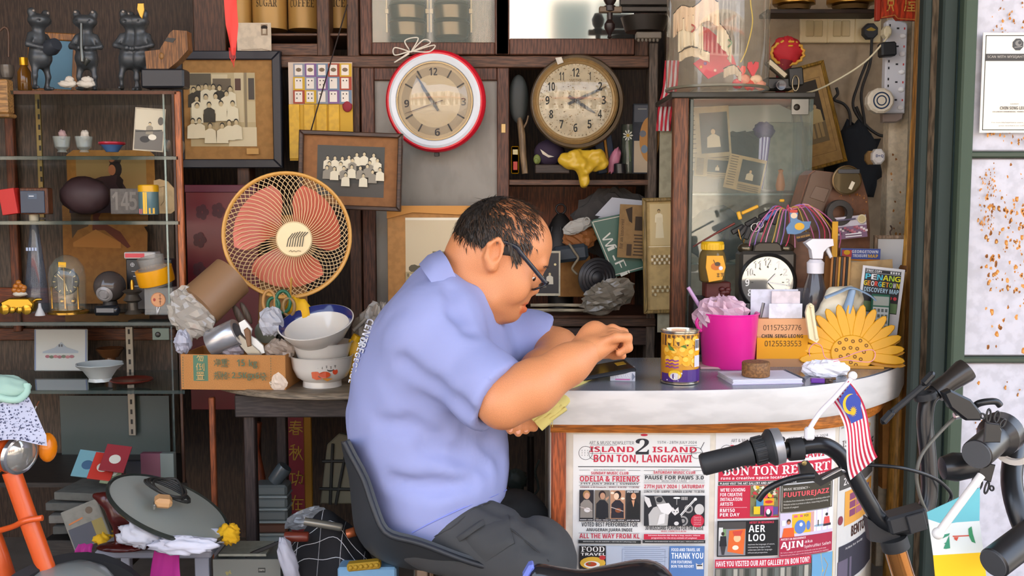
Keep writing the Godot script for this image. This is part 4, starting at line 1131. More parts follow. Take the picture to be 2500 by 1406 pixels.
	st=nb();L=0.1;fr(st,2399,93,2530,317,2,"2a2826");rc(st,2400,136,2530,153,"33302e");tx(st,"SCAN WITH MYSEJAHTERA APP",2404,140,2524,147,"b8b0a4");pl(st,circ(2476,114,14,15,8,PI/8,TAU+PI/8),"3a3a38");ov(st,2477,111,8,7,"7d7a74");ov(st,2480,110,4,4,"3a3a38");ln(st,[2468,121,2486,119],2,"8a867e")
	tx(st,"Location:",2464,253,2484,256.5,"5a544c");tx(st,"CHIN SENG LEONG",2439,261,2512,268.5,"3a3632",1);tx(st,"24 LEBUH ARMENIAN, 10200 Pulau Pinang",2421,272,2530,276,"5a544c",1);tx(st,"For non-MySejahtera users, please ask",2420,298,2528,301.5,"5a544c");tx(st,"your workers or call us at",2437,305.5,2515,309,"5a544c")
	part(o,"print",st,vmat(0.5))
	# switches and power strip
	for q in [[1954,2020,"first","nearer the flower ornament"],[2021,2086,"","between the other switch plate and the black plug"]]:
		o=thing("light_switch","double rocker light switch plate "+q[3],"switch",(q[0]+q[1])/2.0,104,3.35)
		st=nb();pb(st,q[0],38,q[1],104,-12,0,2);part(o,"plate",st,mat("e2cfa6",0.4))
		for k in 2:
			st=nb();var x=q[0]+12+k*21;pb(st,x,52,x+20,90,-1,3,2);part(o,"rocker",st,mat("cdb98e",0.35))
	o=thing("wall_socket","tan wall socket plate with a dark grey plug","socket",2118,104,3.35)
	st=nb();pb(st,2087,38,2150,104,-12,0,2);part(o,"plate",st,mat("dcc89c",0.4))
	st=nb();plate(st,circ(2120,79,19,20,8,PI/8,TAU+PI/8),0,16,3);L=16.1;part(o,"plug",st,mat("2c2e33",0.5))
	st=nb();L=16.2;po(st,[2108,76,2120,70,2132,76,2126,79,2114,79],"b89a30");part(o,"emblem",st,vmat(0.5))
	o=thing("power_strip","long white power strip with round edged switches on the post","power strip",2174,292,2.97)
	st=nb();plate(st,p2([2150,64,2155,59,2170,57,2198,66,2200,72,2200,278,2150,278]),0,22,3);part(o,"housing",st,mat("d9d9de",0.35))
	st=nb();plate(st,p2([2148,279,2198,278,2196,292,2182,300,2150,300]),0,20,3);part(o,"cap",st,mat("8d7d74",0.4))
	for k in 5:
		st=nb();ell(st,V(2189,97+k*42,22),Vector3(8,6.5,5));part(o,"switch",st,mat("f0eeee",0.3))
		st=nb();L=22.2;var y:=79+k*42.0
		rc(st,2174,y-2,2180,y+2,"2a2a2c");rc(st,2156,y-10,2159.5,y-4,"2a2a2c");rc(st,2156,y+6,2159.5,y+12,"2a2a2c");rc(st,2191,y-2,2194,y+3,"c8383a");part(o,"socket_holes",st,vmat(0.5))
	at(2165,82,2.93);st=nb();plate(st,circ(2164,79,10,15,8,PI/8,TAU+PI/8),-12,12,3)
	tube(st,curve(pv([2166,84,12,2150,106,22,2110,150,18,2060,185,4,2010,212,-30,1952,226,-70]),8),2.3,8)
	one("charger_cable","white plug and cream charging cable running to the showcase top","cable",st,mat("e9ddb8",0.4),2165,82,2.93)
	at(2168,122,2.92);st=nb();bx(st,V(2164,122,4),Vector3(36,34,34),4,Basis(Vector3.BACK,0.06));one("black_adapter","black square power adapter in the strip","adapter",st,mat("26282a",0.45),2168,122,2.92)
	o=thing("smart_plug","cream rounded square plug with two blue rings","plug",2147,278,2.91)
	st=nb();plate(st,circ(2147,247,33,31,12,PI/12,TAU+PI/12),-14,12,5);part(o,"body",st,mat("e2d6c0",0.4))
	st=nb();L=12.2;pl(st,circ(2147,247,20.5,20.5,32),"2a3c58");pl(st,circ(2147,247,17,17,32),"e2d6c0");pl(st,circ(2147,247,12.5,12.5,28),"2a3c58");pl(st,circ(2147,247,9.5,9.5,28),"e2d6c0");part(o,"rings",st,vmat(0.4))
	o=thing("small_charger","small white rounded charger below the strip","charger",2140,402,2.96)
	st=nb();plate(st,circ(2141,383,16,20,8,PI/8,TAU+PI/8),-10,14,4);part(o,"body",st,mat("e8e2dc",0.4));st=nb();plate(st,circ(2128,385,14,18,8,PI/8,TAU+PI/8),-16,-4,2);part(o,"side",st,mat("8a6a3c",0.5));st=nb();L=14.2;tx(st,"D+Q",2133,378,2151,386,"2f4478",1);part(o,"lettering",st,vmat(0.4))
	var k:=0
	for l in [[2120,100,10,2116,160,14,2098,230,12,2108,310,12,2090,380,10,2070,440,6],[2112,150,8,2090,210,10,2080,260,10,2110,310,8,2124,350,6,2120,380,4],[2180,300,10,2176,320,14,2160,330,12,2140,326,8,2110,300,4,2090,260,2],[2040,215,4,2044,230,4,2036,244,4,2060,255,4,2074,280,6,2076,340,8]]:
		at(2100,250,3.34);st=nb();tube(st,curve(pv(l),6),3.4,8)
		one("black_cable",["long dark cable looping from the grey plug down behind the brown machine","dark cable bunch hanging left of the small white charger","grey brown lead curling out of the power strip's end","short black hooked cable beside the gilt frame"][k],"cable",st,mat("2b2826",0.6),2100,250,3.34);k+=1
	at(2060,500,3.33);st=nb();lump(st,V(2080,400,0),Vector3(60,95,30),0.5,1.8,8,24);one("dark_bag","black cloth bag hanging below the gilt frame","bag",st,mat("1e2228",0.9),2060,500,3.33)
	# gilt frame leaning
	o=thing("framed_photograph","tilted gilt framed photograph of two people beside the showcase","picture",1985,285,3.2,Vector3(0,0,15))
	frame_part(o,1930,160,2040,410,8,-8,6,woodv("b0852e",0.35));st=nb();pb(st,1936,166,2034,404,-6,-2);part(o,"mount",st,paper("c29c62"))
	st=nb();L=-1.8;fr(st,1950,196,2022,378,1,"8a6a3c");rc(st,1954,200,2012,350,"3c342a");rc(st,1954,300,2012,350,"8a7654")
	for q in [1972,1994]:sitter(st,q,262,12,"c9b078","c4a678","2a2018",3.4);po(st,[q-8,302,q-1,302,q-1,338,q-9,338],"b89c68");po(st,[q+1,302,q+9,302,q+9,338,q+2,338],"b89c68")
	part(o,"print",st,vmat(0.5))
	# lanterns and board at the top, red sign
	X=Transform3D.IDENTITY;st=nb()
	at(2000,36,3.2);pb(st,1870,26,2145,36,-60,20,1);one("wall_shelf","narrow dark wall shelf above the switches","shelf",st,woodh("3a281c"),2000,36,3.2)
	for q in [[1938,52],[2076,58]]:
		o=thing("brass_tray","brass rimmed tray lamp on the wall shelf, the one "+("over the flower ornament" if q[0]<2000 else "beside the red sign"),"lamp",q[0],26,3.22,Vector3.ZERO,"brass tray lamps")
		st=nb();lathe(st,[Vector2(0,0),Vector2(q[1]*0.7,0),Vector2(q[1]*0.8,10),Vector2(q[1]*0.6,12),Vector2(0,13)],Transform3D(),8);part(o,"base",st,mat("8a6a40",0.35,0.6))
		st=nb();lathe(st,[Vector2(q[1]*0.7,12),Vector2(q[1],14),Vector2(q[1],24),Vector2(q[1]*0.9,28),Vector2(0,28)],Transform3D(),8);part(o,"rim",st,mat("a87a2c",0.3,0.7))
		st=nb();lathe(st,[Vector2(q[1]*0.5,28),Vector2(q[1]*0.55,80),Vector2(0,84)],Transform3D(),8);part(o,"shade",st,mat("c8a46c",0.4))
	o=thing("red_sign","red orange carved signboard with gilt characters","sign",2196,52,2.8)
	st=nb();plate(st,p2([2150,-80,2250,-80,2249,51,2190,50,2183,42,2150,46]),-10,2,1);part(o,"board",st,mat("c23c18",0.45,0.0,"wood",Vector3(10,2,10)))
	st=nb();plate(st,p2([2139,-80,2150,-80,2150,50,2140,50]),-14,0,1);part(o,"edge",st,mat("a02c14",0.5))
	st=nb();L=2.2;glyph(st,"2,0 8,0|2,0 2,6 8,6 8,0|2,3 8,3|4,6 3,9 1,10|6,6 8,10",2162,-6,22,34,2.6,"d8a850");glyph(st,"1,0 9,0 9,2 1,2|1,0 1,6 0,10|3,4 9,4|5,4 3,6 8,6|6,6 6,10|3,8 8,8|2,10 10,10",2206,-6,28,34,2.6,"d8a850");ln(st,[2152,44,2166,41,2183,38,2190,46,2220,48,2248,49],2,"c88a4a")
	part(o,"characters",st,vmat(0.4,0.3))
	# paper bag behind the counter end
	o=thing("paper_bag","brown paper bag standing behind the rounded counter end","bag",2190,1000,2.68)
	st=nb();plate(st,p2([2150,812,2195,806,2212,800,2218,1200,2160,1200]),-30,0,2);part(o,"front",st,paper("c88a46"))
	st=nb();plate(st,p2([2195,806,2213,800,2219,1200,2205,1200]),0,5,1);part(o,"gusset",st,paper("9a6630"))
func cy(Z:float,H:=0.795)->float:
	var r:=(Vector3(0,H,-Z)-EYE).rotated(Vector3.RIGHT,PITCH)
	return 703.0-F*r.y/-r.z
func fan_shell(st,c:Vector3,r:float,b:Basis,ribs:=9):
	# scallop: ribbed dish
	var g:=[]
	for i in 7:
		var row:=[]
		for k in ribs*2+1:
			var a:=lerpf(-1.15,1.15,float(k)/(ribs*2));var t:=i/6.0
			row.append(c+b*Vector3(sin(a)*r*t,cos(a)*r*t-r*0.45,r*0.32*sin(t*PI*0.55)+(r*0.05*t if k%2 else 0.0)))
		g.append(row)
	sheet(st,g,r*0.05)
func show_case():
	var st;var o
	var Z:=2.78
	o=thing("glass_showcase","glass fronted showcase with brown wood post and black rimmed top","showcase",1805,cy(Z),Z)
	var yb:=cy(Z)
	st=nb();pb(st,1636,240,1672,yb,-30,0,2);part(o,"post",st,woodv("7e4a2a",0.5))
	st=nb();pb(st,1676,244,1684,yb,-24,-2,1);part(o,"edge_strip",st,mat("5c625c",0.4,0.3))
	st=nb();pb(st,1628,228,1976,241,-270,6,2);part(o,"top_board",st,mat("38352e",0.4))
	st=nb();pb(st,1640,241,1974,yb,-268,-262);part(o,"back_board",st,paper("aca68c"))
	st=nb();pb(st,1684,243,1968,yb,-8,-5);part(o,"front_pane",st,pane("a8b4aa",0.1,0.04))
	st=nb();pb(st,1966,243,1974,yb,-262,-4,0.5);part(o,"side_pane",st,pane("8fa39a",0.3,0.05))
	for y in [263,690]:
		st=nb();pb(st,1920,y-20,1962,y+18,-5,-2,1);var br=part(o,"corner_plate",st,mat("8a8a82",0.3,0.5));st=nb();ell(st,V(1933,y,-2),Vector3(8,8,4));part(br,"bolt",st,mat("3a342c",0.4,0.6))
	for y in [470,640]:
		st=nb();pb(st,1684,y,1966,y+5,-255,-20,0.5);part(o,"shelf",st,pane("7d9a8c",0.4,0.05))
	# clippings and small goods inside
	var c:=[["newspaper_clipping","large yellowed clipping with a dark picture inside the showcase",1732,412,112,150,2.84,4,"b8a478"],["newspaper_clipping","small clipping of a seated group low in the showcase",1738,432,88,46,2.82,-4,"a89468"],["newspaper_clipping","tilted tan clipping of a man at a bench in the showcase",1810,466,92,84,2.81,-12,"b49a68"]]
	for k in 3:
		var q=c[k];o=thing(q[0],q[1],"clipping",q[2],q[3],q[6],Vector3(-4,0,q[7]));var w:float=q[4]/2;var h:float=q[5]
		st=nb();bx(st,Vector3(0,h/2,0),Vector3(w*2,h,1.2));part(o,"paper",st,paper(q[8]))
		st=nb();L=0.8
		for j in 12:rc(st,q[2]-w*0.9,q[3]-h*0.95+j*h*0.075,q[2]-w*0.5,q[3]-h*0.95+j*h*0.075+2,"6a5a3e")
		rc(st,q[2]-w*0.3,q[3]-h*0.9,q[2]+w*0.9,q[3]-h*0.25,"3a3c34");sitter(st,q[2]+w*0.25,q[3]-h*0.6,h*0.1,"c8b890","c8a878","1a1814",2.6)
		for j in 3:rc(st,q[2]-w*0.3,q[3]-h*0.18+j*5,q[2]+w*0.85,q[3]-h*0.18+j*5+2,"6a5a3e")
		part(o,"print",st,vmat(0.8))
	at(1740,470,2.86);st=nb();plate(st,p2([1690,416,1758,428,1752,470,1690,470]),-3,0,0.5);one("dark_card","dark slate card on the showcase's upper shelf","card",st,mat("333b42",0.4),1740,470,2.86)
	o=thing("toy_umbrella","folded purple and white striped toy umbrella in the showcase","umbrella",1856,466,2.86,Vector3(0,0,-4))
	st=nb()
	for k in 6:C=Color("4a3478" if k%2 else "c4c4d8");tube(st,[V(1846+k*4,336,0),V(1848+k*3,400,3),V(1852+k*1.5,462,0)],[4,4,2],6)
	part(o,"canopy",st,vmat(0.4));st=nb();lump(st,V(1852,320,0),Vector3(24,20,10),0.4,2.0,5);part(o,"top",st,mat("3a2a58",0.6));st=nb();bx(st,V(1858,464,0),Vector3(60,6,30),2);part(o,"foot",st,mat("8a8478",0.4))
	at(1780,380,2.98);st=nb();lump(st,V(1795,350,0),Vector3(70,46,16),0.4,1.8,31,24,true);one("folded_fabric","grey printed fabric heap behind the clippings","cloth",st,mat("4e5248",0.8),1780,396,2.98)
	at(1820,300,2.97);st=nb();plate(st,p2([1690,262,1900,256,1930,270,1935,300,1780,330,1700,300]),-2,0);one("plastic_sheet","cloudy pale plastic sheet across the top of the showcase","sheet",st,mat("c9ccb8",0.25),1820,300,2.97)
	at(1900,440,2.95);st=nb();pb(st,1872,300,1955,466,-10,0,2);one("backing_card","grey green card standing behind the toy umbrella","card",st,paper("9a9c86"),1900,440,2.95)
	at(1905,466,2.84);st=nb();lathe(st,[Vector2(0,0),Vector2(9,0),Vector2(12,12),Vector2(9,30),Vector2(5,44),Vector2(7,50),Vector2(0,54)],Transform3D(),14);one("wooden_peg","small orange turned wooden figure beside the toy umbrella","figurine",st,mat("b4702e",0.5),1905,466,2.84)
	# dark mound of tools under the clippings
	at(1745,640,2.88);st=nb();lump(st,V(1745,575,0),Vector3(70,70,40),0.2,1.6,17,26);one("dark_helmet","rounded dark green grey casing low in the showcase","casing",st,mat("39413c",0.5),1745,640,2.88)
	# big jar
	Z=2.75
	o=thing("glass_jar","big clear glass jar of shells standing on the showcase","jar",1750,226,Z)
	st=nb();lathe(st,[Vector2(0,0),Vector2(108,0),Vector2(118,4),Vector2(122,14),Vector2(122,300),Vector2(110,330),Vector2(80,345)],Transform3D(),48);part(o,"jar",st,pane("d8d4c0",0.1,0.02))
	st=nb();lathe(st,[Vector2(0,342),Vector2(84,342),Vector2(88,346),Vector2(88,375),Vector2(0,378)],Transform3D(),32);part(o,"lid",st,mat("b88a2c",0.4,0.4))
	st=nb();lathe(st,[Vector2(116,3),Vector2(123.5,4),Vector2(123.5,9),Vector2(116,9)],Transform3D(),48);part(o,"foot_ring",st,mat("6e6a58",0.3))
	k_shells(Z)
	# things on the showcase top to the side of the jar
	o=thing("flower_ornament","red and gold felt flower ornament behind the old camera","ornament",1918,228,2.92)
	st=nb();tube(st,pv([1905,228,0,1908,190,0,1915,150,0]),[12,14,20],10);part(o,"stem",st,mat("8a1e28",0.7))
	st=nb();lump(st,V(1918,128,0),Vector3(36,34,20),0.25,3.0,44,24);part(o,"bloom",st,mat("c4242e",0.7))
	st=nb();var rim:=[]
	for k in 30:rim.append(V(1918+cos(k*TAU/30)*(37+3*(k%2)),134+sin(k*TAU/30)*(26+3*(k%2)),8+4*(k%2)))
	tube(st,rim,4,6,true);part(o,"lace",st,mat("d8a03a",0.6));st=nb();bx(st,V(1924,108,18),Vector3(14,5,3),1);bx(st,V(1922,118,20),Vector3(12,4,3),1);part(o,"mark",st,mat("e0a020",0.5))
	o=thing("old_camera","black and steel old camera with tilted lens on the showcase","camera",1915,228,2.8)
	st=nb();bx(st,V(1900,206,-8),Vector3(66,30,40),4);bx(st,V(1938,190,0),Vector3(36,44,34),3,Basis(Vector3.BACK,0.1));part(o,"body",st,mat("24231f",0.4))
	st=nb();bx(st,V(1890,172,14),Vector3(60,16,24),3,Basis(Vector3.BACK,-0.7));part(o,"top_plate",st,mat("8d8672",0.3,0.7))
	st=nb();lathe(st,[Vector2(0,0),Vector2(12,0),Vector2(12,24),Vector2(9,24),Vector2(0,20)],Transform3D(FZ.basis,V(1898,212,12)),16);part(o,"lens",st,mat("4a4c50",0.2,0.5))
	st=nb();var rg:=[]
	for k in 14:rg.append(V(1936+cos(k*TAU/14)*8,206+sin(k*TAU/14)*18,20))
	tube(st,rg,2,6,true);part(o,"ring",st,mat("9a8c70",0.3,0.6))
func frill(st,l:Array,w:float,n:=6,amp:=5.0):
	# gathered cloth strip hanging from a line of pixel points [x, y, depth]
	var top:=curve(pv(l),6);var g:=[]
	for r in 6:
		var row:=[]
		for i in top.size():row.append(top[i]+Vector3(sin(i*1.1)*r*0.4,-w*r/5.0,sin(i*n*0.35)*amp*(0.4+r*0.2)))
		g.append(row)
	sheet(st,g,2.0)
func k_shells(Z):
	var st;var o
	for q in [[[1640,40,20,1656,24,40,1680,30,60,1710,8,70,1738,20,62],56,"e6c49c","wide fluted cream puppet skirt high in the jar",1.0],[[1650,62,30,1672,50,52,1694,56,60,1704,74,52],70,"ead6b0","cream puppet robe with swirls on the jar's post side",0.7],[[1742,60,40,1760,84,56,1776,112,48],50,"e6d2ac","cream puppet robe with swirls at the jar middle",0.6],[[1654,132,20,1680,122,44,1722,136,50],22,"d8c09a","small curling cream collar low in the jar",0.8],[[1760,172,30,1780,166,52,1800,184,44],22,"c8b08c","small tan leaf shaped collar on the jar bottom",0.8]]:
		o=thing("puppet_robe",q[3],"puppet",q[0][0],q[0][1]+q[1],Z-0.02,Vector3.ZERO,"glove puppets in the jar");st=nb();frill(st,q[0],q[1],7,5.0);part(o,"cloth",st,mat(q[2],0.6));st=nb();tube(st,curve(pv(q[0]),6),1.3,6);part(o,"piping",st,mat("3a2c20",0.6))
		if q[4]<0.75:st=nb();tube(st,curve([V(q[0][3]+4,q[0][4]+22,62),V(q[0][3]+12,q[0][4]+30,64),V(q[0][3]+4,q[0][4]+40,62)],5),2,6);part(o,"swirl",st,mat("b0402e" if q[4]>0.65 else "5f7a4a",0.6))
	o=thing("red_puppet_robe","red cloth puppet robe with coloured dots in the middle of the jar","puppet",1740,215,Z);st=nb();plate(st,p2([1700,70,1722,78,1760,110,1784,146,1794,176,1756,180,1724,196,1688,160,1714,140]),20,26,2);part(o,"cloth",st,mat("d01e34",0.6));st=nb();for q in [[1706,168,"e0a020"],[1716,160,"8a5aa0"],[1772,148,"efe6d8"],[1740,176,"f0b8a0"]]:C=Color(q[2]);ell(st,V(q[0],q[1],27),Vector3(4,4,3),Basis(),8,6)
	part(o,"dots",st,vmat(0.6));C=Color.WHITE
	for k2 in 7:
		var q=[[1806,175],[1838,165],[1818,195],[1846,194],[1830,208],[1802,204],[1856,208]][k2]
		at(q[0],q[1],Z-0.06);st=nb();C=Color(["e04a3a","d8283a","f0a080","efc8a0"][k2%4])
		if k2<2:plate(st,p2([q[0],q[1]+24,q[0]-14,q[1],q[0]-12,q[1]-12,q[0]-4,q[1]-14,q[0],q[1]-6,q[0]+5,q[1]-14,q[0]+13,q[1]-12,q[0]+13,q[1]]),-4,4,2)
		else:lump(st,Vector3.ZERO,Vector3(14,12,10),0.35,2.5,k2+50,16)
		one(["heart","heart","pebble_shell"][mini(k2,2)],["coral red felt heart low in the jar","crimson felt heart standing in the jar","small peach shell on the jar bottom"][mini(k2,2)],["heart","heart","shell"][mini(k2,2)],st,vmat(0.6),q[0],q[1],Z-0.06,Vector3.ZERO,"small peach shells in the jar" if k2>1 else "")
	o=thing("jar_streamer","orange yellow thin tinsel strand inside the jar","ribbon",1815,215,Z)
	st=nb();tube(st,curve(pv([1822,-20,60,1814,20,62,1820,70,60,1808,130,58,1796,160,50]),6),1.6,6);part(o,"strand",st,mat("d8b848",0.4))
func cthing(called,label,cat,x,Z,rot=Vector3.ZERO,group=""):return thing(called,label,cat,x,cy(Z),Z,rot,group)
func counter_things():
	var st;var o;var Z;var b
	# fruit tin
	Z=2.235;o=cthing("food_tin","opened fruit tin with orange and purple label","tin",1659,Z);b=cy(Z);var r:=46.0
	st=nb();lathe(st,[Vector2(0,1),Vector2(r-2,1),Vector2(r+1.5,2),Vector2(r+1.5,5),Vector2(r,7),Vector2(r,126),Vector2(r+1.5,128),Vector2(r+1.5,131),Vector2(r-2,131),Vector2(r-3,127),Vector2(r-3,60),Vector2(0,60)],Transform3D(),48);part(o,"can",st,mat("b8b0a0",0.2,0.9))
	st=nb();lathe(st,[Vector2(r+0.4,8),Vector2(r+0.4,124)],Transform3D(),48);part(o,"label_sheet",st,mat("c98a1e",0.3))
	st=nb();BEND=1;BR=r+0.5;L=0.1;LI=0.06
	rc(st,1600,b-122,1720,b-96,"5a3a18")
	for q in [[1628,-104],[1650,-108],[1672,-102],[1694,-108],[1620,-82],[1640,-80],[1660,-84],[1682,-78],[1702,-84],[1646,-62],[1668,-60],[1690,-56],[1624,-62]]:ov(st,q[0],b+q[1],13,13,"e6a41e",14);ov(st,q[0]-3,b+q[1]-4,7,6,"f2c04a",10)
	po(st,[1620,b-100,1634,b-92,1640,b-84,1626,b-86],"5a7a2e");po(st,[1652,b-96,1664,b-100,1668,b-90],"5a7a2e")
	rc(st,1600,b-28,1660,b-8,"4a2a78");rc(st,1658,b-38,1720,b-8,"4a2a78")
	for k in 3:ln(st,[1616,b-60+k*8,1622,b-62+k*8,1627,b-59+k*8,1633,b-62+k*8,1640,b-59+k*8,1648,b-61+k*8],3.4,"8a3a8a")
	ov(st,1640,b-26,16,12,"e8c020",18);ov(st,1640,b-22,12,9,"d8d4dc",14);ln(st,[1640,b-18,1656,b-30],4,"efecf0");ln(st,[1620,b-12,1648,b-12],3,"e0dce8")
	rc(st,1690,b-112,1706,b-84,"dcdce4")
	for k in 7:rc(st,1691+k*2.1,b-110,1692+k*2.1,b-90,"2a2a30")
	rc(st,1688,b-72,1708,b-44,"d8d4e0")
	part(o,"label_print",st,vmat(0.3));BEND=0;LI=0.15
	# pink cup
	Z=2.45;o=cthing("plastic_tub","bright pink plastic tub holding a plastic bag","tub",1777,Z);b=cy(Z)
	st=nb();lathe(st,[Vector2(0,0),Vector2(60,0),Vector2(63,4),Vector2(72,128),Vector2(75,132),Vector2(73,134),Vector2(69,130),Vector2(60,8),Vector2(0,6)],Transform3D(),48);part(o,"tub",st,mat("ea2c9c",0.2))
	st=nb();var gr:=[]
	for k in 9:gr.append(Vector3(-68-12*sin(k*PI/8),128-k*5,10))
	tube(st,gr,5,8);part(o,"handle",st,mat("ea2c9c",0.2))
	at(1768,b-120,Z);st=nb();lump(st,V(1762,b-122,0),Vector3(54,40,46),0.5,2.6,66,30,true);one("clear_bag","crumpled translucent bag stuffed in the pink tub","bag",st,mat("c8a4b4",0.15),1768,b-120,Z)
	at(1700,b-130,Z);st=nb();tube(st,[Vector3(-24,62,-14),Vector3(14,0,-10)],5,8);one("drinking_straw","thick purple pink straw leaning out of the tub","straw",st,mat("b890b8",0.3),1705,b-130,Z)
	at(1775,b+4,2.4);st=nb();var bc2=cy(2.4);bx(st,V(1775,b-0.5,0),Vector3(150,6,90),2);one("pink_cloth","folded pale pink cloth under the tub","cloth",st,mat("d8a8a8",0.9,0.0,"weave",Vector3.ONE*60),1775,b+3,2.44)
	# card box with numbers
	Z=2.44;o=cthing("card_box","orange card box with handwritten phone numbers","box",1908,Z);b=cy(Z)
	st=nb();pb(st,1846,b-119,1971,b,-46,0,1);part(o,"box",st,mat("c89058",0.7));st=nb();L=0.2
	rc(st,1846,b-119,1971,b-76,"d8a070");po(st,[1846,b-72,1940,b-72,1943,b-79,1971,b-79,1971,b-20,1846,b-20],"e09c14");rc(st,1846,b-20,1971,b,"b08058")
	var nums:=["0","1","1","5","7","5","3","7","7","7","6"]
	tx(st,"01157537776",1861,b-104,1954,b-91,"3a2c1e",0);tx(st,"CHIN  SENG LEONG",1857,b-81,1959,b-72,"2c2418",1);tx(st,"0125533553",1865,b-65,1955,b-51,"3a2c1e",0)
	part(o,"writing",st,vmat(0.7))
	for q in [[1838,1955,708,"cfcfdc",-30],[1888,1958,712,"dcd0d4",-22],[1880,1962,742,"e2e2ea",-14]]:
		at(1900,b-119,Z);st=nb();pb(st,q[0],q[2],q[1],b-100,q[4]-2,q[4]+2);one("note_slip",{708:"wide pale sheet at the back of the card box",712:"pinkish card standing in the card box",742:"stack of white slips at the front of the card box"}[q[2]],"paper",st,paper(q[3]),1900,b-119,Z)
	at(1832,b-119,2.47);st=nb();tube(st,[Vector3(-10,-10,0),Vector3(-8,60,0)],6,10);one("black_marker","black marker pen upright beside the card box","pen",st,mat("2a2a30",0.4),1832,b-95,2.47)
	at(1862,b-119,2.45);st=nb();tube(st,[Vector3(-4,-10,-20),Vector3(6,36,-20)],5,8);one("grey_clip","grey metal clip standing among the slips","clip",st,mat("7a7a80",0.3,0.6),1862,b-119,2.45)
	# cream opener standing
	at(1983,b-50,2.42);st=nb();plate(st,p2([1964,762,1968,744,1976,738,1983,744,1990,800,1998,828,1992,836,1974,826]),-6,6,2);plate(st,p2([1972,744,1980,742,1996,826,1988,830]),6,10,2);ell(st,V(1975,746,8),Vector3(4,4,4),Basis(),8,6);one("letter_opener","cream folding opener leaning on the card box","opener",st,mat("e4d8b0",0.4),1983,b-50,2.42)
	# notebook, wooden coaster
	Z=2.22;o=cthing("notebook","spiral bound notebook of white paper","notebook",1870,Z,Vector3(0,6,0))
	st=nb()
	for k in 5:bx(st,Vector3(0,2+k*2.4,-50+(k%2)),Vector3(178-(k%3)*2,2.2,125-(k%2)*3),0.4)
	part(o,"pages",st,mat("dcdae6",0.8));st=nb();bx(st,Vector3(0,0.6,-50),Vector3(182,1.2,128),0.3);part(o,"cover",st,mat("b8a8c8",0.6))
	for k in 17:
		var loop:=[]
		for j in 8:loop.append(Vector3(90+cos(j*TAU/8)*6,7+sin(j*TAU/8)*8,10-k*7.4))
		st=nb();tube(st,loop,1.0,5,true);part(o,"wire_ring",st,mat("5a5a62",0.3,0.7))
	at(1845,cy(2.24)-14,2.26);st=nb();lathe(st,[Vector2(0,0),Vector2(33,0),Vector2(34,2),Vector2(34,32),Vector2(32,35),Vector2(0,36)],Transform3D(),32);one("wooden_puck","round brown wooden puck on the notebook","wood block",st,mat("96683a",0.6,0.0,"wood",Vector3(14,14,14)),1845,cy(2.245)-14,2.245)
	# cigarettes, phone, cloth
	Z=2.25;o=cthing("cigarette_box","small white cigarette box lettered forman","box",1520,Z,Vector3(0,-6,0));b=cy(Z)
	st=nb();bx(st,Vector3(0,12,-40),Vector3(62,24,90),1);part(o,"box",st,mat("c4c8d4",0.3));st=nb();L=5.4;tx(st,"FORMAN",1498,b-17,1540,b-8,"eef0f4",4);rc(st,1502,b-6,1538,b-3.5,"c850a0");po(st,[1543,b-2,1551,b-12,1543,b-22],"7a8498");part(o,"print",st,vmat(0.3))
	o=thing("mobile_phone","black mobile phone propped on the cigarette box","phone",1460,cy(2.27)-14,2.27,Vector3(6,12,8))
	st=nb();bx(st,Vector3(0,6,0),Vector3(172,10,86),3);part(o,"case",st,mat("23262c",0.35));st=nb();bx(st,Vector3(0,11.6,0),Vector3(160,1,76),0.3);part(o,"screen",st,mat("3a2c1c",0.08));st=nb();bx(st,Vector3(62,12.4,-10),Vector3(24,0.6,24));part(o,"screen_tile",st,mat("a8821e",0.2))
	o=thing("yellow_towel","folded pale yellow towel under the man's elbow on the counter corner","towel",1370,cy(2.14),2.14)
	st=nb();X=Transform3D(Basis(),-o.position);var tw:=[]
	for q in [[1436,912,2.32],[1410,930,2.25],[1380,956,2.17],[1352,984,2.105],[1326,1012,2.09],[1306,1030,2.087]]:tw.append(P(q[0],q[1],q[2]))
	tube(st,curve(tw,5),0.026,14,false,0.55)
	for k in 5:tube(st,[tw[5]+Vector3(-0.012+k*0.006,0.012-k*0.004,0.012),tw[4]+Vector3(-0.01+k*0.007,0.012-k*0.004,0.015),tw[3]+Vector3(-0.008+k*0.008,0.012-k*0.005,0.016)],0.005,6)
	part(o,"fold",st,mat("e6d27c",0.95,0.0,"weave",Vector3(40,80,40)));frame(1370,cy(2.14),2.14)
	st=nb()
	for k in 14:tube(st,[V(1296+k*4,1018+(k%4)*4,30),V(1294+k*4+(k%3),1032+(k%5)*2,31)],0.9,4)
	part(o,"fringe",st,mat("d8c068",0.95))
	# sunflower
	Z=2.42;o=cthing("wooden_sunflower","flat yellow wooden sunflower with pierced centre","ornament",2080,Z,Vector3(-12,-6,0));b=cy(Z)
	for k in 15:
		var a:=lerpf(-0.12,PI+0.12,k/14.0);var p:=PackedVector2Array()
		for i in 14:
			var t:=TAU*i/14;var q:=Vector2(56*cos(t),12*sin(t)*(1.0+0.25*cos(t))).rotated(a)
			p.append(q+Vector2(cos(a)*72,sin(a)*72+34))
		st=nb();plate(st,p,-3-(k%2)*2,2-(k%2)*2,1.5);part(o,"petal",st,mat("e6a60c",0.45))
	for k in 6:
		var a:=lerpf(-0.1,0.4,k/2.0) if k<3 else PI-lerpf(-0.1,0.4,(k-3)/2.0);var p:=PackedVector2Array()
		for i in 12:
			var t:=TAU*i/12;p.append(Vector2(50*cos(t),10*sin(t)).rotated(a)+Vector2(cos(a)*82,sin(a)*82+22))
		st=nb();plate(st,p,-14,-10,1);part(o,"petal",st,mat("d4920a",0.45))
	st=nb();plate(st,circ(2080,b-36,52,46,32),0,6,2);part(o,"disc",st,mat("e2a40c",0.45))
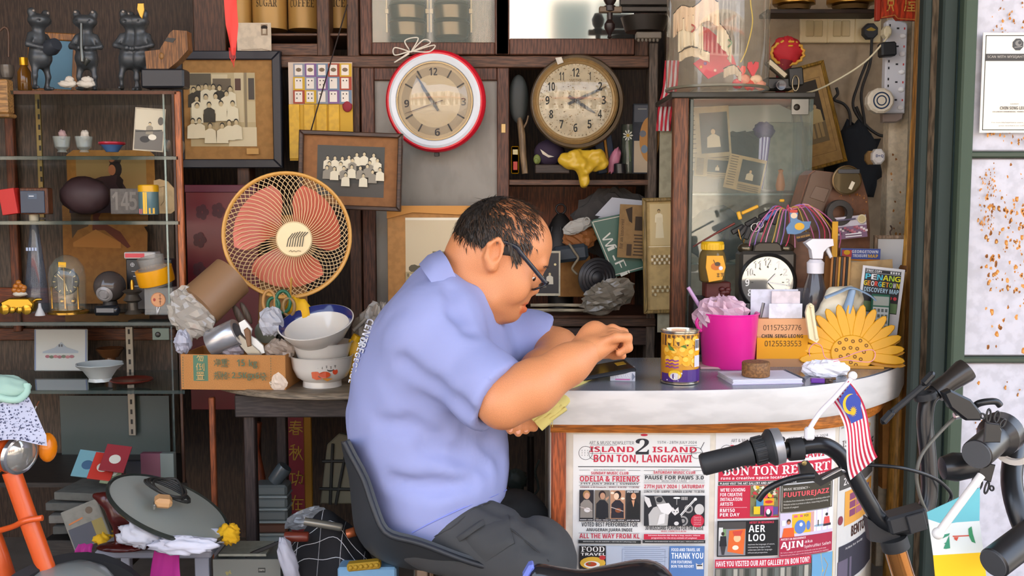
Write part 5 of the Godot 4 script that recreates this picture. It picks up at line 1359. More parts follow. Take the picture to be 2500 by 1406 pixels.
	for k in 16:
		var q=[[-30,26],[-14,34],[2,30],[20,32],[34,20],[-38,8],[-20,12],[-4,14],[12,12],[28,4],[-28,-8],[-10,-4],[6,-8],[20,-14],[-4,-22],[8,-28]][k]
		st=nb();lathe(st,[Vector2(0,0),Vector2(4,0),Vector2(4.6,1.2),Vector2(2.6,1.8)],Transform3D(FZ.basis,Vector3(q[0],36+q[1],5.8)),10);part(o,"hole",st,mat("7a4a10",0.6))
	st=nb();bx(st,Vector3(30,2,0),Vector3(90,8,20),1);part(o,"foot",st,mat("c88a10",0.5))
	at(2010,cy(2.3),2.32);st=nb();lump(st,V(2015,cy(2.3)-14,0),Vector3(52,20,26),0.35,2.0,91,24,true);one("tissue","crumpled white tissue in front of the sunflower","tissue",st,mat("ecebf2",0.8),2010,cy(2.32)-2,2.32)
	at(2050,cy(2.28),2.28);st=nb();tube(st,curve(pv([1975,868,0,1972,850,4,1984,836,6,2000,842,8,2012,872,10,2050,872,8,2090,858,4,2126,852,2,2136,866,0,2120,882,4,2060,876,10,2030,880,12]),6),1.1,6);one("pink_wire","thin pink wire curling over the tissue","wire",st,mat("d88a98",0.4),2050,cy(2.28),2.28)
	o=cthing("lighter","small purple and steel lighter beside the notebook","lighter",2010,2.22,Vector3(0,-8,0));st=nb();bx(st,Vector3(-14,7,0),Vector3(34,12,18),2);part(o,"body",st,mat("6a3a9a",0.3));st=nb();bx(st,Vector3(12,7,0),Vector3(20,13,18),2);ell(st,Vector3(14,9,9),Vector3(4,4,2));part(o,"head",st,mat("5a4c44",0.3,0.7))
	at(2010,cy(2.26),2.26);st=nb();tube(st,[Vector3(-30,3,0),Vector3(16,3,0),Vector3(26,3,0)],[2.6,2.6,1],8);tube(st,[Vector3(14,3,0),Vector3(30,4,2)],3.6,8);one("pencil","short dark pencil with orange tip","pencil",st,mat("6a4a2c",0.4),2010,cy(2.26),2.26)
	 # ---- back row
	Z=2.62;b=cy(Z)
	o=cthing("cash_box","grey metal cash box beneath the square alarm clock","box",1872,Z);st=nb();pb(st,1800,800,1944,b,-70,0,2);part(o,"body",st,mat("5c5c5c",0.4,0.4));st=nb();pb(st,1800,812,1944,815,0,1);part(o,"seam",st,mat("2a2a2a",0.5))
	o=thing("alarm_clock","large square grey alarm clock with mirrored dial","clock",1872,800,Z)
	st=nb();pb(st,1803,612,1942,800,-60,0,8);part(o,"case",st,mat("4a4844",0.35,0.4))
	st=nb();plate(st,p2([1835,614,1840,596,1850,590,1895,590,1904,597,1908,614]),-50,-4,3);part(o,"top_button",st,mat("3e3a32",0.4,0.4))
	for x in [1822,1922]:
		st=nb();ell(st,V(x,606,-26),Vector3(20,14,20));part(o,"bell",st,mat("6a6250",0.25,0.8))
	st=nb();lathe(st,[Vector2(70,0),Vector2(72,4),Vector2(67,8),Vector2(64,5),Vector2(63,0)],Transform3D(FZ.basis,V(1871,688,0)),48);part(o,"bezel",st,mat("2c2c2c",0.3,0.5))
	st=nb();lathe(st,[Vector2(0,1),Vector2(64,1)],Transform3D(FZ.basis,V(1871,688,0)),48);part(o,"dial",st,mat("b9b9b4",0.1,0.7))
	st=nb();L=1.4
	for h in range(1,13):
		var a:float=h*PI/6;var s:=str(h);var w:=10.0 if h<10 else 18.0
		tx(st,s,1871+sin(a)*50-w/2,688-cos(a)*50-9,1871+sin(a)*50+w/2,688-cos(a)*50+9,"efefea",1);ln(st,[1871+sin(a)*36,688-cos(a)*36,1871+sin(a)*40,688-cos(a)*40],2,"2a2a2a")
	ln(st,[1871,688,1912,694],3.5,"f4f4f0");ln(st,[1871,688,1890,668],3.5,"f4f4f0");ln(st,[1871,688,1888,706],1.5,"2a2a2a");part(o,"numerals",st,vmat(0.4))
	# honey jar on its box on a stand
	at(1740,b,2.64);b=cy(2.64);st=nb();pb(st,1690,728,1792,b,-70,0,2);one("tool_chest","dark wooden chest behind the pink tub","chest",st,woodh("2e2722"),1740,b,2.64)
	at(1750,728,2.62);st=nb();pb(st,1722,688,1784,728,-50,0,3)
	for k in 5:ell(st,V(1762+(k*13)%24,706+(k*7)%20,2),Vector3(8,7,5),Basis(),10,6)
	one("trinket_box","small dark red wooden trinket box under the honey jar","box",st,mat("5c2420",0.45),1750,728,2.62)
	o=thing("honey_jar","plastic honey jar with yellow screw lid and bee label","jar",1738,688,2.6)
	st=nb();lathe(st,[Vector2(0,0),Vector2(26,0),Vector2(31,4),Vector2(34,30),Vector2(34,56),Vector2(30,72),Vector2(24,80),Vector2(0,80)],Transform3D(),12);part(o,"body",st,mat("6e5c34",0.15))
	st=nb();lathe(st,[Vector2(0,79),Vector2(27,79),Vector2(27.5,96),Vector2(25,99),Vector2(0,99)],Transform3D(),32)
	for k in 26:bx(st,Vector3(cos(k*TAU/26)*27.3,86,sin(k*TAU/26)*27.3),Vector3(1.5,12,1.5))
	part(o,"lid",st,mat("e0b010",0.35))
	st=nb();plate(st,p2([1718,622,1757,622,1764,650,1756,680,1724,686,1716,650]),31,35,0.5);part(o,"label_sheet",st,mat("e2a01c",0.45));st=nb();L=35.3;ov(st,1740,648,12,9,"c86a18");ov(st,1744,642,7,5,"4a3a28");ov(st,1752,652,5,5,"d8d8e0");ln(st,[1738,640,1734,632],1.5,"3a2a18");glyph(st,"1,1 9,1|5,0 5,10|2,4 8,4|1,8 9,8",1742,664,8,10,1.2,"4a3010");glyph(st,"0,2 10,2|2,5 8,5|5,2 5,9|1,9 9,9",1752,662,8,10,1.2,"4a3010");part(o,"label_print",st,vmat(0.5))
	# spray bottle
	Z=2.56;b=cy(Z);o=cthing("spray_bottle","clear spray bottle with white trigger head","bottle",1985,Z)
	st=nb();lathe(st,[Vector2(0,0),Vector2(32,0),Vector2(34,6),Vector2(34,110),Vector2(30,160),Vector2(20,200),Vector2(16,214),Vector2(0,214)],Transform3D(),20);part(o,"bottle",st,pane("5a5a60",0.5,0.1))
	st=nb();lathe(st,[Vector2(0,212),Vector2(20,212),Vector2(21,238),Vector2(14,246),Vector2(0,246)],Transform3D(),20);part(o,"collar",st,mat("e8e6ee",0.35))
	st=nb();plate(st,p2([1956,590,1972,580,2022,580,2024,596,2010,600,2000,612,1998,628,1974,628,1970,606]),-14,14,4);part(o,"head",st,mat("eceaf0",0.35));st=nb();plate(st,p2([2008,598,2016,600,2026,624,2020,628,2010,612]),-5,5,2);part(o,"trigger",st,mat("e4e2e8",0.35))
	Z=2.6;at(2030,cy(Z),Z);st=nb();pb(st,2023,538,2037,cy(Z),-2,2,0.5);one("yellow_ruler","upright yellow ruler beside the spray bottle","ruler",st,mat("dca00a",0.4),2030,cy(Z),Z)
	at(1990,800,2.66);st=nb();pb(st,1940,640,1972,cy(2.66),-20,0,2);plate(st,p2([1938,640,1974,652,1974,690,1938,680]),0,3);one("plastic_sleeve","grey ribbed plastic sleeve between the clock and the spray bottle","sleeve",st,mat("9a9aa4",0.3),1990,cy(2.66),2.66)
	brochures();machine()
func brochures():
	var st;var o;var Z:=2.52;var b:=cy(2.52)
	var cols:=["c8884a","3a3430","8a5a30","d8a040","4a4440","b87a48","2e2a2a","c89a5a"]
	for k in 8:
		at(2020,b,2.62);st=nb();bx(st,Vector3(0,122,0),Vector3(5,244,50),0.5);one("brochure",["tan","black","brown","yellow","charcoal","rust","near black","sandy"][k]+" folded brochure standing edge-on beside the yellow ruler","brochure",st,mat(cols[k],0.6),2010+k*6,cy(2.62),2.62,Vector3(0,0,-2),"brochures standing in a row")
	Z=2.56;b=cy(Z)
	o=cthing("guide_booklet","blue and orange georgetown treasure booklet behind the map","booklet",2085,2.66,Vector3(0,0,-1));b=cy(2.66)
	st=nb();pb(st,2042,604,2138,b,-8,0,0.5);part(o,"pages",st,paper("d8cdb8"));st=nb();L=0.2;rc(st,2042,604,2138,630,"4a5ea8");rc(st,2044,608,2068,626,"c84a4a");ov(st,2056,614,8,6,"e8b020");tx(st,"GEORGETOWN",2068,608,2132,615,"eef0f4",1);tx(st,"TREASURE",2070,618,2106,625,"e8ecf4",1);tx(st,"MAP",2108,618,2132,626,"f0c030",1);rc(st,2042,630,2138,640,"e08a20");part(o,"print",st,vmat(0.6))
	o=cthing("guide_booklet","loose stack of tan leaflets fanned above the town map","leaflets",2110,2.6,Vector3(0,0,0));b=cy(2.6)
	for k in 5:
		st=nb();plate(st,p2([2040+k*6,640-k*2,2172-k*3,630+k*3,2174-k*3,660,2168,b,2044+k*6,b]),-4-k*4,-1-k*4);part(o,"leaflet",st,paper(["c8a878","e0d8c8","b89868","d8c8a8","a88858"][k]))
	o=cthing("town_map","free town map leaflet with rainbow coloured title","map",2120,2.54,Vector3(-4,-8,-6));b=cy(2.54)
	st=nb();pb(st,2080,648,2180,b,-6,0,0.5);part(o,"sheet",st,mat("e8e6e8",0.6));st=nb();L=0.2;rc(st,2086,654,2172,760,"26262a");fr(st,2089,655,2171,664,0.8,"d8d8d8");tx(st,"FREE COPY",2091,657,2126,662,"f0f0f0",1)
	for k in 4:rc(st,2146+k*6,657,2150+k*6,662,"e8e8e8")
	var pc:=["4ac0d8","f0f0f0","4ac0d8","e8e020","b0d040","e8e020"]
	for k in 6:tx(st,"PENANG"[k],2088+k*14,667,2101+k*14,680,pc[k],1)
	var gc:=["e8d020","e89020","f0f0f0","f04a3a","4ac0d8","e8d020","e89020","8ac040","f0f0f0","e8d020"]
	for k in 10:tx(st,"GEORGETOWN"[k],2086+k*8.6,684,2093.5+k*8.6,696,gc[k],1)
	tx(st,"DISCOVERY MAP",2088,700,2170,711,"b8d8e8",1)
	for k in 4:ov(st,2130+k*11,722,4.5,4.5,"d83a4a",10)
	rc(st,2088,734,2170,758,"6a8a5a");part(o,"print",st,vmat(0.5))
	o=cthing("pocket_calculator","green framed pocket calculator behind the sunflower","calculator",2142,2.5,Vector3(-6,-4,-3));b=cy(2.5)
	st=nb();pb(st,2120,716,2166,b,-10,0,3);part(o,"case",st,mat("2e6a54",0.4));st=nb();L=0.2;rc(st,2124,722,2162,744,"a8b0a8");rc(st,2124,748,2162,b-4,"c4cac8")
	for k in 20:rc(st,2126+(k%4)*9,752+int(k/4)*14,2132+(k%4)*9,760+int(k/4)*14,"5a6664")
	part(o,"keys",st,vmat(0.4))
	o=cthing("plastic_bag","knotted translucent bag with cream packets behind the sunflower","bag",2050,2.5);b=cy(2.5)
	st=nb();var bd:=Body.new();bd.ball(Vector3(-2,80,0)*(2.5/F),Vector3(70,82,40)*(2.5/F),Basis(),0.02);bd.ball(Vector3(10,160,0)*(2.5/F),Vector3(48,30,22)*(2.5/F),Basis(),0.03);bd.ball(Vector3(-40,60,0)*(2.5/F),Vector3(44,60,30)*(2.5/F),Basis(),0.02)
	X=Transform3D.IDENTITY;body(st,bd,0.006,0.01,22.0);frame(2050,b,2.5);part(o,"bag",st,mat("e4dcc4",0.3))
	st=nb();for q in [[[2034,790],[2052,740],[2062,700]],[[1996,720],[2030,706],[2060,696],[2100,712],[2118,726]]]:
		var l:=[]
		for p in q:l.append(V(p[0],p[1],44))
		tube(st,curve(l,4),[14.0,14.0,14.0,13.0,12.0,11.0,10.0,10.0,9.0] if q.size()==3 else 8.0,8,false,0.3)
	part(o,"blue_band",st,mat("8aa4c0",0.4))
	o=cthing("picture_frame","small white wood picture frame with blank white sheet","frame",2170,2.72,Vector3(-3,-6,0));b=cy(2.72)
	frame_part(o,2130,572,2212,704,9,-6,4,woodv("c4a88c",0.5));st=nb();pb(st,2136,578,2206,698,-5,-1);part(o,"sheet",st,mat("f0f2f4",0.6));st=nb();tube(st,curve(pv([2168,548,0,2172,556,0,2168,564,0,2170,574,0]),4),2,6);part(o,"hook",st,mat("4a3020",0.5));st=nb();pb(st,2160,700,2182,b,-20,-6,1);part(o,"strut",st,woodv("9a7a5c"))
func machine():
	var st;var o;var Z:=2.69;var b:=cy(2.69)
	o=cthing("stamping_machine","brown enamelled old machine with sloping hood and rust specks","machine",2020,Z)
	st=nb();plate(st,p2([1925,b,1925,560,1962,425,1975,414,2032,420,2042,436,2092,432,2108,480,2116,560,2120,b]),-80,0,6);part(o,"housing",st,mat("7d5640",0.35,0.1,"grime",Vector3.ONE*6))
	st=nb();plate(st,p2([1930,545,1966,424,1978,416,2030,424,2000,500,1986,560,1950,560]),-2,14,5);part(o,"hood",st,mat("5e4634",0.35,0.1));st=nb();plate(st,p2([1962,480,1976,452,2010,460,1998,492]),13,16,1);part(o,"badge_plate",st,mat("6e5644",0.4))
	st=nb();L=0.4;flakes(st,50,2030,470,2108,560,0.8,2.6,61);part(o,"rust",st,vmat(0.9))
	at(2065,475,2.7);o=thing("round_mirror","round brass framed mirror badge with a paper scrap on the machine","mirror",2066,474,2.665)
	st=nb();lathe(st,[Vector2(0,-8),Vector2(34,-8),Vector2(36,-3),Vector2(36,3),Vector2(33,4),Vector2(32,1),Vector2(0,1)],Transform3D(FZ.basis,V(2066,440,0)),36);part(o,"frame",st,mat("6a5434",0.3,0.6));st=nb();lathe(st,[Vector2(0,1.5),Vector2(32,1.5)],Transform3D(FZ.basis,V(2066,440,0)),36);part(o,"glass",st,mat("8a7858",0.12,0.6));st=nb();pb(st,2044,414,2096,424,2,5,1);part(o,"crossbar",st,mat("4c4c4c",0.4));st=nb();L=2.0;po(st,[2070,460,2078,442,2086,446,2078,464],"e8dcc0");part(o,"scrap",st,vmat(0.7))
	o=thing("tape_roll","roll of black tape hung on the machine","tape",2047,552,2.655);st=nb();lathe(st,[Vector2(18,-10),Vector2(31,-10),Vector2(32,-8),Vector2(32,8),Vector2(31,10),Vector2(18,10),Vector2(17,8),Vector2(17,-8),Vector2(18,-10)],Transform3D(FZ.basis,V(2047,520,0)),32);part(o,"roll",st,mat("33302e",0.35));st=nb();plate(st,p2([2070,505,2080,510,2080,524,2072,530]),-6,8,1);part(o,"loose_end",st,mat("3a3634",0.35))
	o=thing("town_card","printed card with town photograph and coin on the machine","card",2076,582,2.645,Vector3(0,0,6));st=nb();pb(st,2038,528,2118,582,-2,0);part(o,"card",st,paper("cfc8d0"));st=nb();L=0.2;rc(st,2038,552,2118,582,"8a6a84");rng.seed=8
	for k in 26:rc(st,2040+(k*17)%74,552+(k*7)%16,2046+(k*17)%74,557+(k*7)%16,["c07a8a","e4d8d8","5a4a5a","a85a6a"][k%4])
	ov(st,2106,537,11,11,"d8c9a0");ov(st,2106,537,8,8,"c4b080");ln(st,[2044,535,2090,535],4,"5a5468");for k in 2:ln(st,[2064,571+k*6,2102,571+k*6],3,"efecf0")
	part(o,"print",st,vmat(0.5))
	# key rings and plastic wires over the alarm clock
	o=thing("key_bunch","bunch of black keys straps and rings hanging on the machine","keys",1835,600,2.66)
	st=nb();for k in 9:bx(st,V(1800+k*11,560-k*6+(k%3)*10,(k%3)*8),Vector3(34,14,6),3,Basis(Vector3.BACK,0.5+(k%3)*0.35))
	part(o,"straps",st,mat("22201f",0.5));st=nb();bx(st,V(1826,512,14),Vector3(44,8,4),2,Basis(Vector3.BACK,0.42));bx(st,V(1800,526,16),Vector3(10,20,4),2,Basis(Vector3.BACK,0.3));bx(st,V(1904,490,10),Vector3(12,7,4),2);part(o,"yellow_tags",st,mat("d8a018",0.45));st=nb();bx(st,V(1870,530,16),Vector3(60,9,5),3,Basis(Vector3.BACK,0.7));part(o,"blue_strap",st,mat("5a7ec0",0.4))
	for q in [[1838,555,10],[1850,548,8]]:
		st=nb();var rg:=[]
		for k in 14:rg.append(V(q[0]+cos(k*TAU/14)*q[2],q[1]+sin(k*TAU/14)*q[2],20))
		tube(st,rg,1.5,6,true);part(o,"split_ring",st,mat("c8c4bc",0.2,0.9))
	st=nb();tube(st,pv([1690,602,10,1740,572,12,1790,545,12]),[2,2.5,3],6);part(o,"long_rod",st,mat("6a2a20",0.5));st=nb();tube(st,pv([1800,560,10,1804,580,14,1812,592,12,1822,560,10]),2,6);part(o,"hook",st,mat("a07a3c",0.3,0.6)) 
	o=thing("wire_tassel","spray of pink and violet plastic wires with hanging charm","tassel",1920,600,2.64)
	rng.seed=14
	for k in 16:
		st=nb();var x:=1835+k*12.5+(20 if k>8 else 0);tube(st,curve(pv([1915,515,10,(1915+x)/2,505+rng.randf_range(-6,10),16,x,560+rng.randf_range(-8,20),14,x-(8 if k<8 else -4),604,8]),5),1.5,5);part(o,"wire",st,mat(["c86a98","8a6ab0","c83a5a","d890b0","b89a40"][k%5],0.35))
	st=nb();plate(st,p2([1920,516,1934,512,1940,520,1938,534,1950,540,1972,540,1968,556,1950,566,1944,572,1916,570,1912,556,1922,542]),18,24,2);part(o,"charm",st,mat("5a86b0",0.4));st=nb();L=24.3;ov(st,1930,526,8,7,"e8d0b0");rc(st,1920,512,1938,519,"c8382a");ov(st,1944,552,12,9,"e8b020");po(st,[1932,572,1966,564,1974,584,1940,590],"2a2024");tx(st,"POH HOCK SEAH",1938,577,1970,582,"d8a040",1,12);part(o,"charm_print",st,vmat(0.4))
const MB:=Vector3(-0.168,0.47,-2.27) # the man's seat
func Q(x,y,Z)->Vector3:return P(x,y,Z)-MB
# walks from in front of a body back to its surface at pixel (x, y)
func skin_at(s:Body,x,y,Z0:=1.8)->Vector3:
	var ids:=PackedInt32Array(range(s.ty.size()))
	var d:Vector3=(P(x,y,2.0)-EYE).normalized()
	var p:Vector3=P(x,y,Z0)-MB
	var best:=p;var bd:=1e9
	for i in 60:
		var e:=s.dist(p,ids)
		if e<bd:bd=e;best=p
		if e<0.0004:break
		p+=d*maxf(e*0.9,0.0004)
	return best
func seam(st,s:Body,list:Array,r:=0.0016):
	var l:=[]
	for i in list.size()/2:l.append(skin_at(s,list[i*2],list[i*2+1]))
	tube(st,curve(l,4),r,6)
func patch(st,s:Body,c:Array,off:float):
	# raised cloth patch between four pixel corners
	var g:=[]
	for i in 7:
		var row:=[]
		for k in 7:
			var a:=Vector2(c[0],c[1]).lerp(Vector2(c[2],c[3]),k/6.0);var b:=Vector2(c[6],c[7]).lerp(Vector2(c[4],c[5]),k/6.0);var q:=a.lerp(b,i/6.0)
			var p:=skin_at(s,q.x,q.y);var d:=(P(q.x,q.y,2.0)-EYE).normalized()
			row.append(p-d*(off if i>0 and i<6 and k>0 and k<6 else 0.0))
		g.append(row)
	sheet(st,g,0.004)
func finger(s:Body,pts:Array,r0:float,r1:float,k:=0.006):
	for i in pts.size()-1:s.cone(pts[i],pts[i+1],lerpf(r0,r1,float(i)/(pts.size()-1)),lerpf(r0,r1,(i+1.0)/(pts.size()-1)),k)
func person_and_chair():
	X=Transform3D.IDENTITY;BEND=0;C=Color.WHITE
	var o=Node3D.new();o.name="person";add_child(o);o.position=MB
	meta(o,"man in lavender blue polo shirt and glasses leaning over the counter","person")
	var skin:=mat("ea9a66",0.5,0.0,"fine",Vector3.ONE*8);skin.subsurf_scatter_enabled=true;skin.subsurf_scatter_strength=0.05;skin.vertex_color_use_as_albedo=true
	var st=nb();var s:=Body.new();var Zh:=2.25
	# head
	s.ball(Q(1222,588,Zh),Vector3(0.1,0.093,0.077),Basis(Vector3.BACK,0.25),0.02)
	s.ball(Q(1298,598,Zh),Vector3(0.042,0.052,0.056),Basis(Vector3.BACK,0.1),0.03)
	s.ball(Q(1246,668,Zh),Vector3(0.064,0.064,0.063),Basis(Vector3.BACK,0.4),0.025)
	s.ball(Q(1240,712,Zh),Vector3(0.042,0.05,0.052),Basis(Vector3.BACK,0.3),0.025)
	s.cone(Q(1200,728,2.2),Q(1240,756,2.235),0.025,0.02,0.025);s.cone(Q(1200,728,2.3),Q(1240,756,2.265),0.025,0.02,0.025)
	s.ball(Q(1251,758,Zh),Vector3(0.017,0.018,0.02),Basis(),0.014)
	s.ball(Q(1222,768,Zh),Vector3(0.03,0.016,0.03),Basis(),0.02)
	s.ball(Q(1258,696,2.195),Vector3(0.03,0.034,0.017),Basis(),0.025);s.ball(Q(1258,696,2.305),Vector3(0.03,0.034,0.017),Basis(),0.025)
	s.ball(Q(1264,726,Zh),Vector3(0.02,0.022,0.027),Basis(),0.014)
	s.cone(Q(1320,644,2.22),Q(1320,644,2.28),0.014,0.014,0.014)
	s.cone(Q(1319,660,Zh),Q(1303,706,Zh),0.0075,0.0125,0.007);s.ball(Q(1293,713,2.238),Vector3(0.009,0.008,0.008),Basis(),0.006);s.ball(Q(1293,713,2.262),Vector3(0.009,0.008,0.008),Basis(),0.006)
	s.ball(Q(1316,678,2.215),Vector3(0.013,0.011,0.013),Basis(),0.012,1);s.ball(Q(1316,678,2.285),Vector3(0.013,0.011,0.013),Basis(),0.012,1)
	s.c=Color("ffccc0");s.cone(Q(1274,741,2.228),Q(1280,739,Zh),0.0055,0.0075,0.004);s.cone(Q(1274,741,2.272),Q(1280,739,Zh),0.0055,0.0075,0.004)
	s.cone(Q(1270,753,2.232),Q(1277,753,Zh),0.006,0.009,0.004);s.cone(Q(1270,753,2.268),Q(1277,753,Zh),0.006,0.009,0.004);s.c=Color.WHITE
	s.cone(Q(1270,747,2.215),Q(1287,746,Zh),0.002,0.0025,0.004,1);s.cone(Q(1270,747,2.285),Q(1287,746,Zh),0.002,0.0025,0.004,1)
	for z in [-1,1]:
		var ze:float=Zh-z*0.0815
		s.ball(Q(1207,614,ze),Vector3(0.02,0.032,0.008),Basis(Vector3.BACK,-0.2)*Basis(Vector3.UP,z*-0.3),0.006)
		s.ball(Q(1203,646,ze+z*0.003),Vector3(0.011,0.014,0.007),Basis(),0.008)
		s.cone(Q(1188,628,ze-z*0.006),Q(1194,596,ze-z*0.009),0.004,0.0045,0.006);s.cone(Q(1194,596,ze-z*0.009),Q(1216,584,ze-z*0.007),0.0045,0.004,0.006);s.cone(Q(1216,584,ze-z*0.007),Q(1227,600,ze),0.004,0.004,0.006);s.cone(Q(1188,628,ze-z*0.006),Q(1200,654,ze-z*0.004),0.004,0.005,0.006)
		s.ball(Q(1210,615,ze-z*0.007),Vector3(0.0105,0.021,0.009),Basis(Vector3.BACK,-0.2),0.004,1);s.ball(Q(1212,626,ze-z*0.008),Vector3(0.004,0.007,0.009),Basis(),0.003,1)
	s.cone(Q(1150,650,Zh),Q(1100,740,Zh),0.062,0.075,0.05);s.cone(Q(1190,700,Zh),Q(1130,770,Zh),0.05,0.06,0.04)
	body(st,s,0.004)
	var head:=s
	# torso under the shirt, arms and hands, one surface with the neck
	s=Body.new()
	s.ball(Q(1080,800,Zh),Vector3(0.08,0.1,0.15),Basis(),0.05);s.cone(Q(1100,740,Zh),Q(1075,820,Zh),0.06,0.09,0.05);s.ball(Q(1050,1050,Zh),Vector3(0.12,0.22,0.14),Basis(),0.05)
	s.cone(Q(1060,830,2.1),Q(1200,965,2.0),0.055,0.047,0.03);s.cone(Q(1190,800,2.42),Q(1350,848,2.4),0.052,0.045,0.03)
	body(st,s,0.011)
	s=Body.new()
	s.cone(Q(1160,925,2.02),Q(1228,982,1.985),0.046,0.045,0.03);s.cone(Q(1228,982,1.985),Q(1300,945,1.99),0.048,0.049,0.03);s.cone(Q(1300,945,1.99),Q(1390,888,2.01),0.049,0.036,0.03);s.cone(Q(1390,888,2.01),Q(1440,858,2.025),0.036,0.026,0.03)
	body(st,s,0.006)
	s=Body.new() # right hand, palm down, fingers curled over
	s.cone(Q(1405,878,2.013),Q(1440,856,2.03),0.033,0.026,0.02);s.ball(Q(1466,836,2.045),Vector3(0.042,0.021,0.04),Basis(Vector3.BACK,0.35)*Basis(Vector3.RIGHT,0.35),0.02)
	s.ball(Q(1448,815,2.07),Vector3(0.024,0.02,0.018),Basis(),0.02)
	s.cone(Q(1415,852,2.05),Q(1452,806,2.075),0.022,0.016,0.02)
	for k in 4:
		var z:float=2.008+k*0.021;var u:float=[0.0,3.0,4.0,0.0][k]-k*4.0
		finger(s,[Q(1468,838+u,z+0.01),Q(1504-k*3,812+u+(4-k)*3,z),Q(1532-k*3,824+u,z+0.004),Q(1534-k*3,849+u,z+0.008),Q(1512,862+u,z+0.012)],0.0105,0.0075)
	finger(s,[Q(1440,850,2.075),Q(1472,862,2.09),Q(1500,866,2.085),Q(1520,868,2.07)],0.012,0.008)
	body(st,s,0.0033)
	s=Body.new() # far arm folded across, its hand under the other elbow
	s.cone(Q(1310,832,2.41),Q(1362,850,2.38),0.044,0.042,0.03);s.cone(Q(1362,850,2.38),Q(1318,905,2.26),0.042,0.04,0.03);s.cone(Q(1318,905,2.26),Q(1272,960,2.13),0.04,0.028,0.03)
	body(st,s,0.007)
	s=Body.new()
	s.cone(Q(1285,945,2.16),Q(1272,962,2.13),0.03,0.026,0.02);s.ball(Q(1270,1000,2.1),Vector3(0.034,0.04,0.016),Basis(Vector3.BACK,0.1),0.02)
	for k in 4:finger(s,[Q(1250+k*15,1006,2.1),Q(1243+k*20,1026,2.094),Q(1243+k*20,1043,2.09+k*0.002),Q(1246+k*19,[1052,1058,1052,1040][k],2.092+k*0.002)],0.0095,0.0075)
	finger(s,[Q(1290,985,2.1),Q(1312,1000,2.085),Q(1318,1015,2.08)],0.011,0.008)
	body(st,s,0.0033)
	part(o,"body",st,skin)
	for k in 3:
		st=nb();X=Transform3D.IDENTITY;ell(st,Q(1246+k*19,[1048,1053,1048][k],2.0835+k*0.002),Vector3(0.0052,0.0065,0.0016),Basis(),10,6);part(o,"fingernail",st,mat("eaa88c",0.3))
	for z in [2.222,2.278]:
		st=nb();ell(st,Q(1296,674,z),Vector3(0.0105,0.0105,0.0105));var ey=part(o,"eye",st,mat("e8ddd0",0.2));st=nb();ell(st,Q(1300,679,z),Vector3(0.0075,0.0075,0.0075));part(ey,"iris",st,mat("2a1a12",0.2));st=nb();ell(st,Q(1296,671,z),Vector3(0.0113,0.0108,0.0113));part(ey,"eyelid",st,skin)
	# hair: a close cap at the back and sides, loose strands over the thinning top
	var hb:=Body.new()
	hb.ball(Q(1219,587,Zh),Vector3(0.103,0.0965,0.0803),Basis(Vector3.BACK,0.25),0.01)
	hb.ball(Q(1345,640,Zh),Vector3(0.075,0.115,0.14),Basis(Vector3.BACK,0.3),0.01,1);hb.ball(Q(1215,690,Zh),Vector3(0.1,0.073,0.15),Basis(Vector3.BACK,-0.35),0.01,1);hb.ball(Q(1246,540,Zh),Vector3(0.046,0.05,0.2),Basis(Vector3.BACK,-0.3),0.012,1)
	st=nb();body(st,hb,0.0042,0.0015,60.0);var hair=part(o,"hair",st,mat("2b2521",0.6))
	var poly:=PackedVector2Array([Vector2(1098,622),Vector2(1094,590),Vector2(1105,550),Vector2(1150,505),Vector2(1200,480),Vector2(1255,474),Vector2(1295,490),Vector2(1316,535),Vector2(1318,580),Vector2(1300,600),Vector2(1272,603),Vector2(1262,648),Vector2(1250,640),Vector2(1240,598),Vector2(1225,578),Vector2(1200,572),Vector2(1180,588),Vector2(1150,592),Vector2(1122,618)])
	st=nb();rng.seed=4;var n:=0;var ids:=PackedInt32Array(range(head.ty.size()))
	var whorl:=Q(1190,500,Zh)
	while n<10000:
		var dv:=Vector3(rng.randfn(),rng.randfn(),rng.randfn()).normalized()
		var p:=Q(1222,588,Zh)+Basis(Vector3.BACK,0.25)*(dv*Vector3(0.1015,0.0945,0.0785))
		var r:=(p+MB-EYE).rotated(Vector3.RIGHT,PITCH);var px:=Vector2(1250+F*r.x/-r.z,703-F*r.y/-r.z)
		if not Geometry2D.is_point_in_polygon(px,poly):n+=1;continue
		n+=1
		if px.x>1225 and px.y<590 and rng.randf()<0.5:continue
		var nrm:=(p-Q(1225,592,Zh)).normalized()
		var flow:=(p-whorl);flow=(flow-nrm*flow.dot(nrm)).normalized()+Vector3(rng.randfn()*0.25,rng.randfn()*0.2-0.35,rng.randfn()*0.25)
		var l:=rng.randf_range(0.014,0.03);var w:=nrm.cross(flow).normalized()*0.0011
		var a:=p+nrm*0.001;var b:=p+flow.normalized()*l*0.55+nrm*0.006;var c:=p+flow.normalized()*l+nrm*(0.004 if px.y>520 else 0.009)
		C=Color(["2a231f","3a302a","4a3a2e"][n%3]);soft(st,1);quad(st,a-w,a+w,b+w,b-w);tri(st,b-w,b+w,c)
	part(hair,"strands",st,vmat(0.55)).set_meta("kind","stuff");C=Color.WHITE
	st=nb()
	for k in 22:
		for z in [-1,1]:var q:=Q(1316+k*0.9,650+(k%5),Zh-z*(0.03+k*0.0012));tube(st,[q,q+Vector3(0.008,-0.002+(k%3)*0.002,0)],0.0005,3)
	part(o,"eyebrows",st,mat("3a2c26",0.7))
	# glasses are worn but lift away
	var gl=Node3D.new();gl.name="eyeglasses";add_child(gl);gl.position=MB;meta(gl,"black framed eyeglasses worn low on the man's nose","glasses")
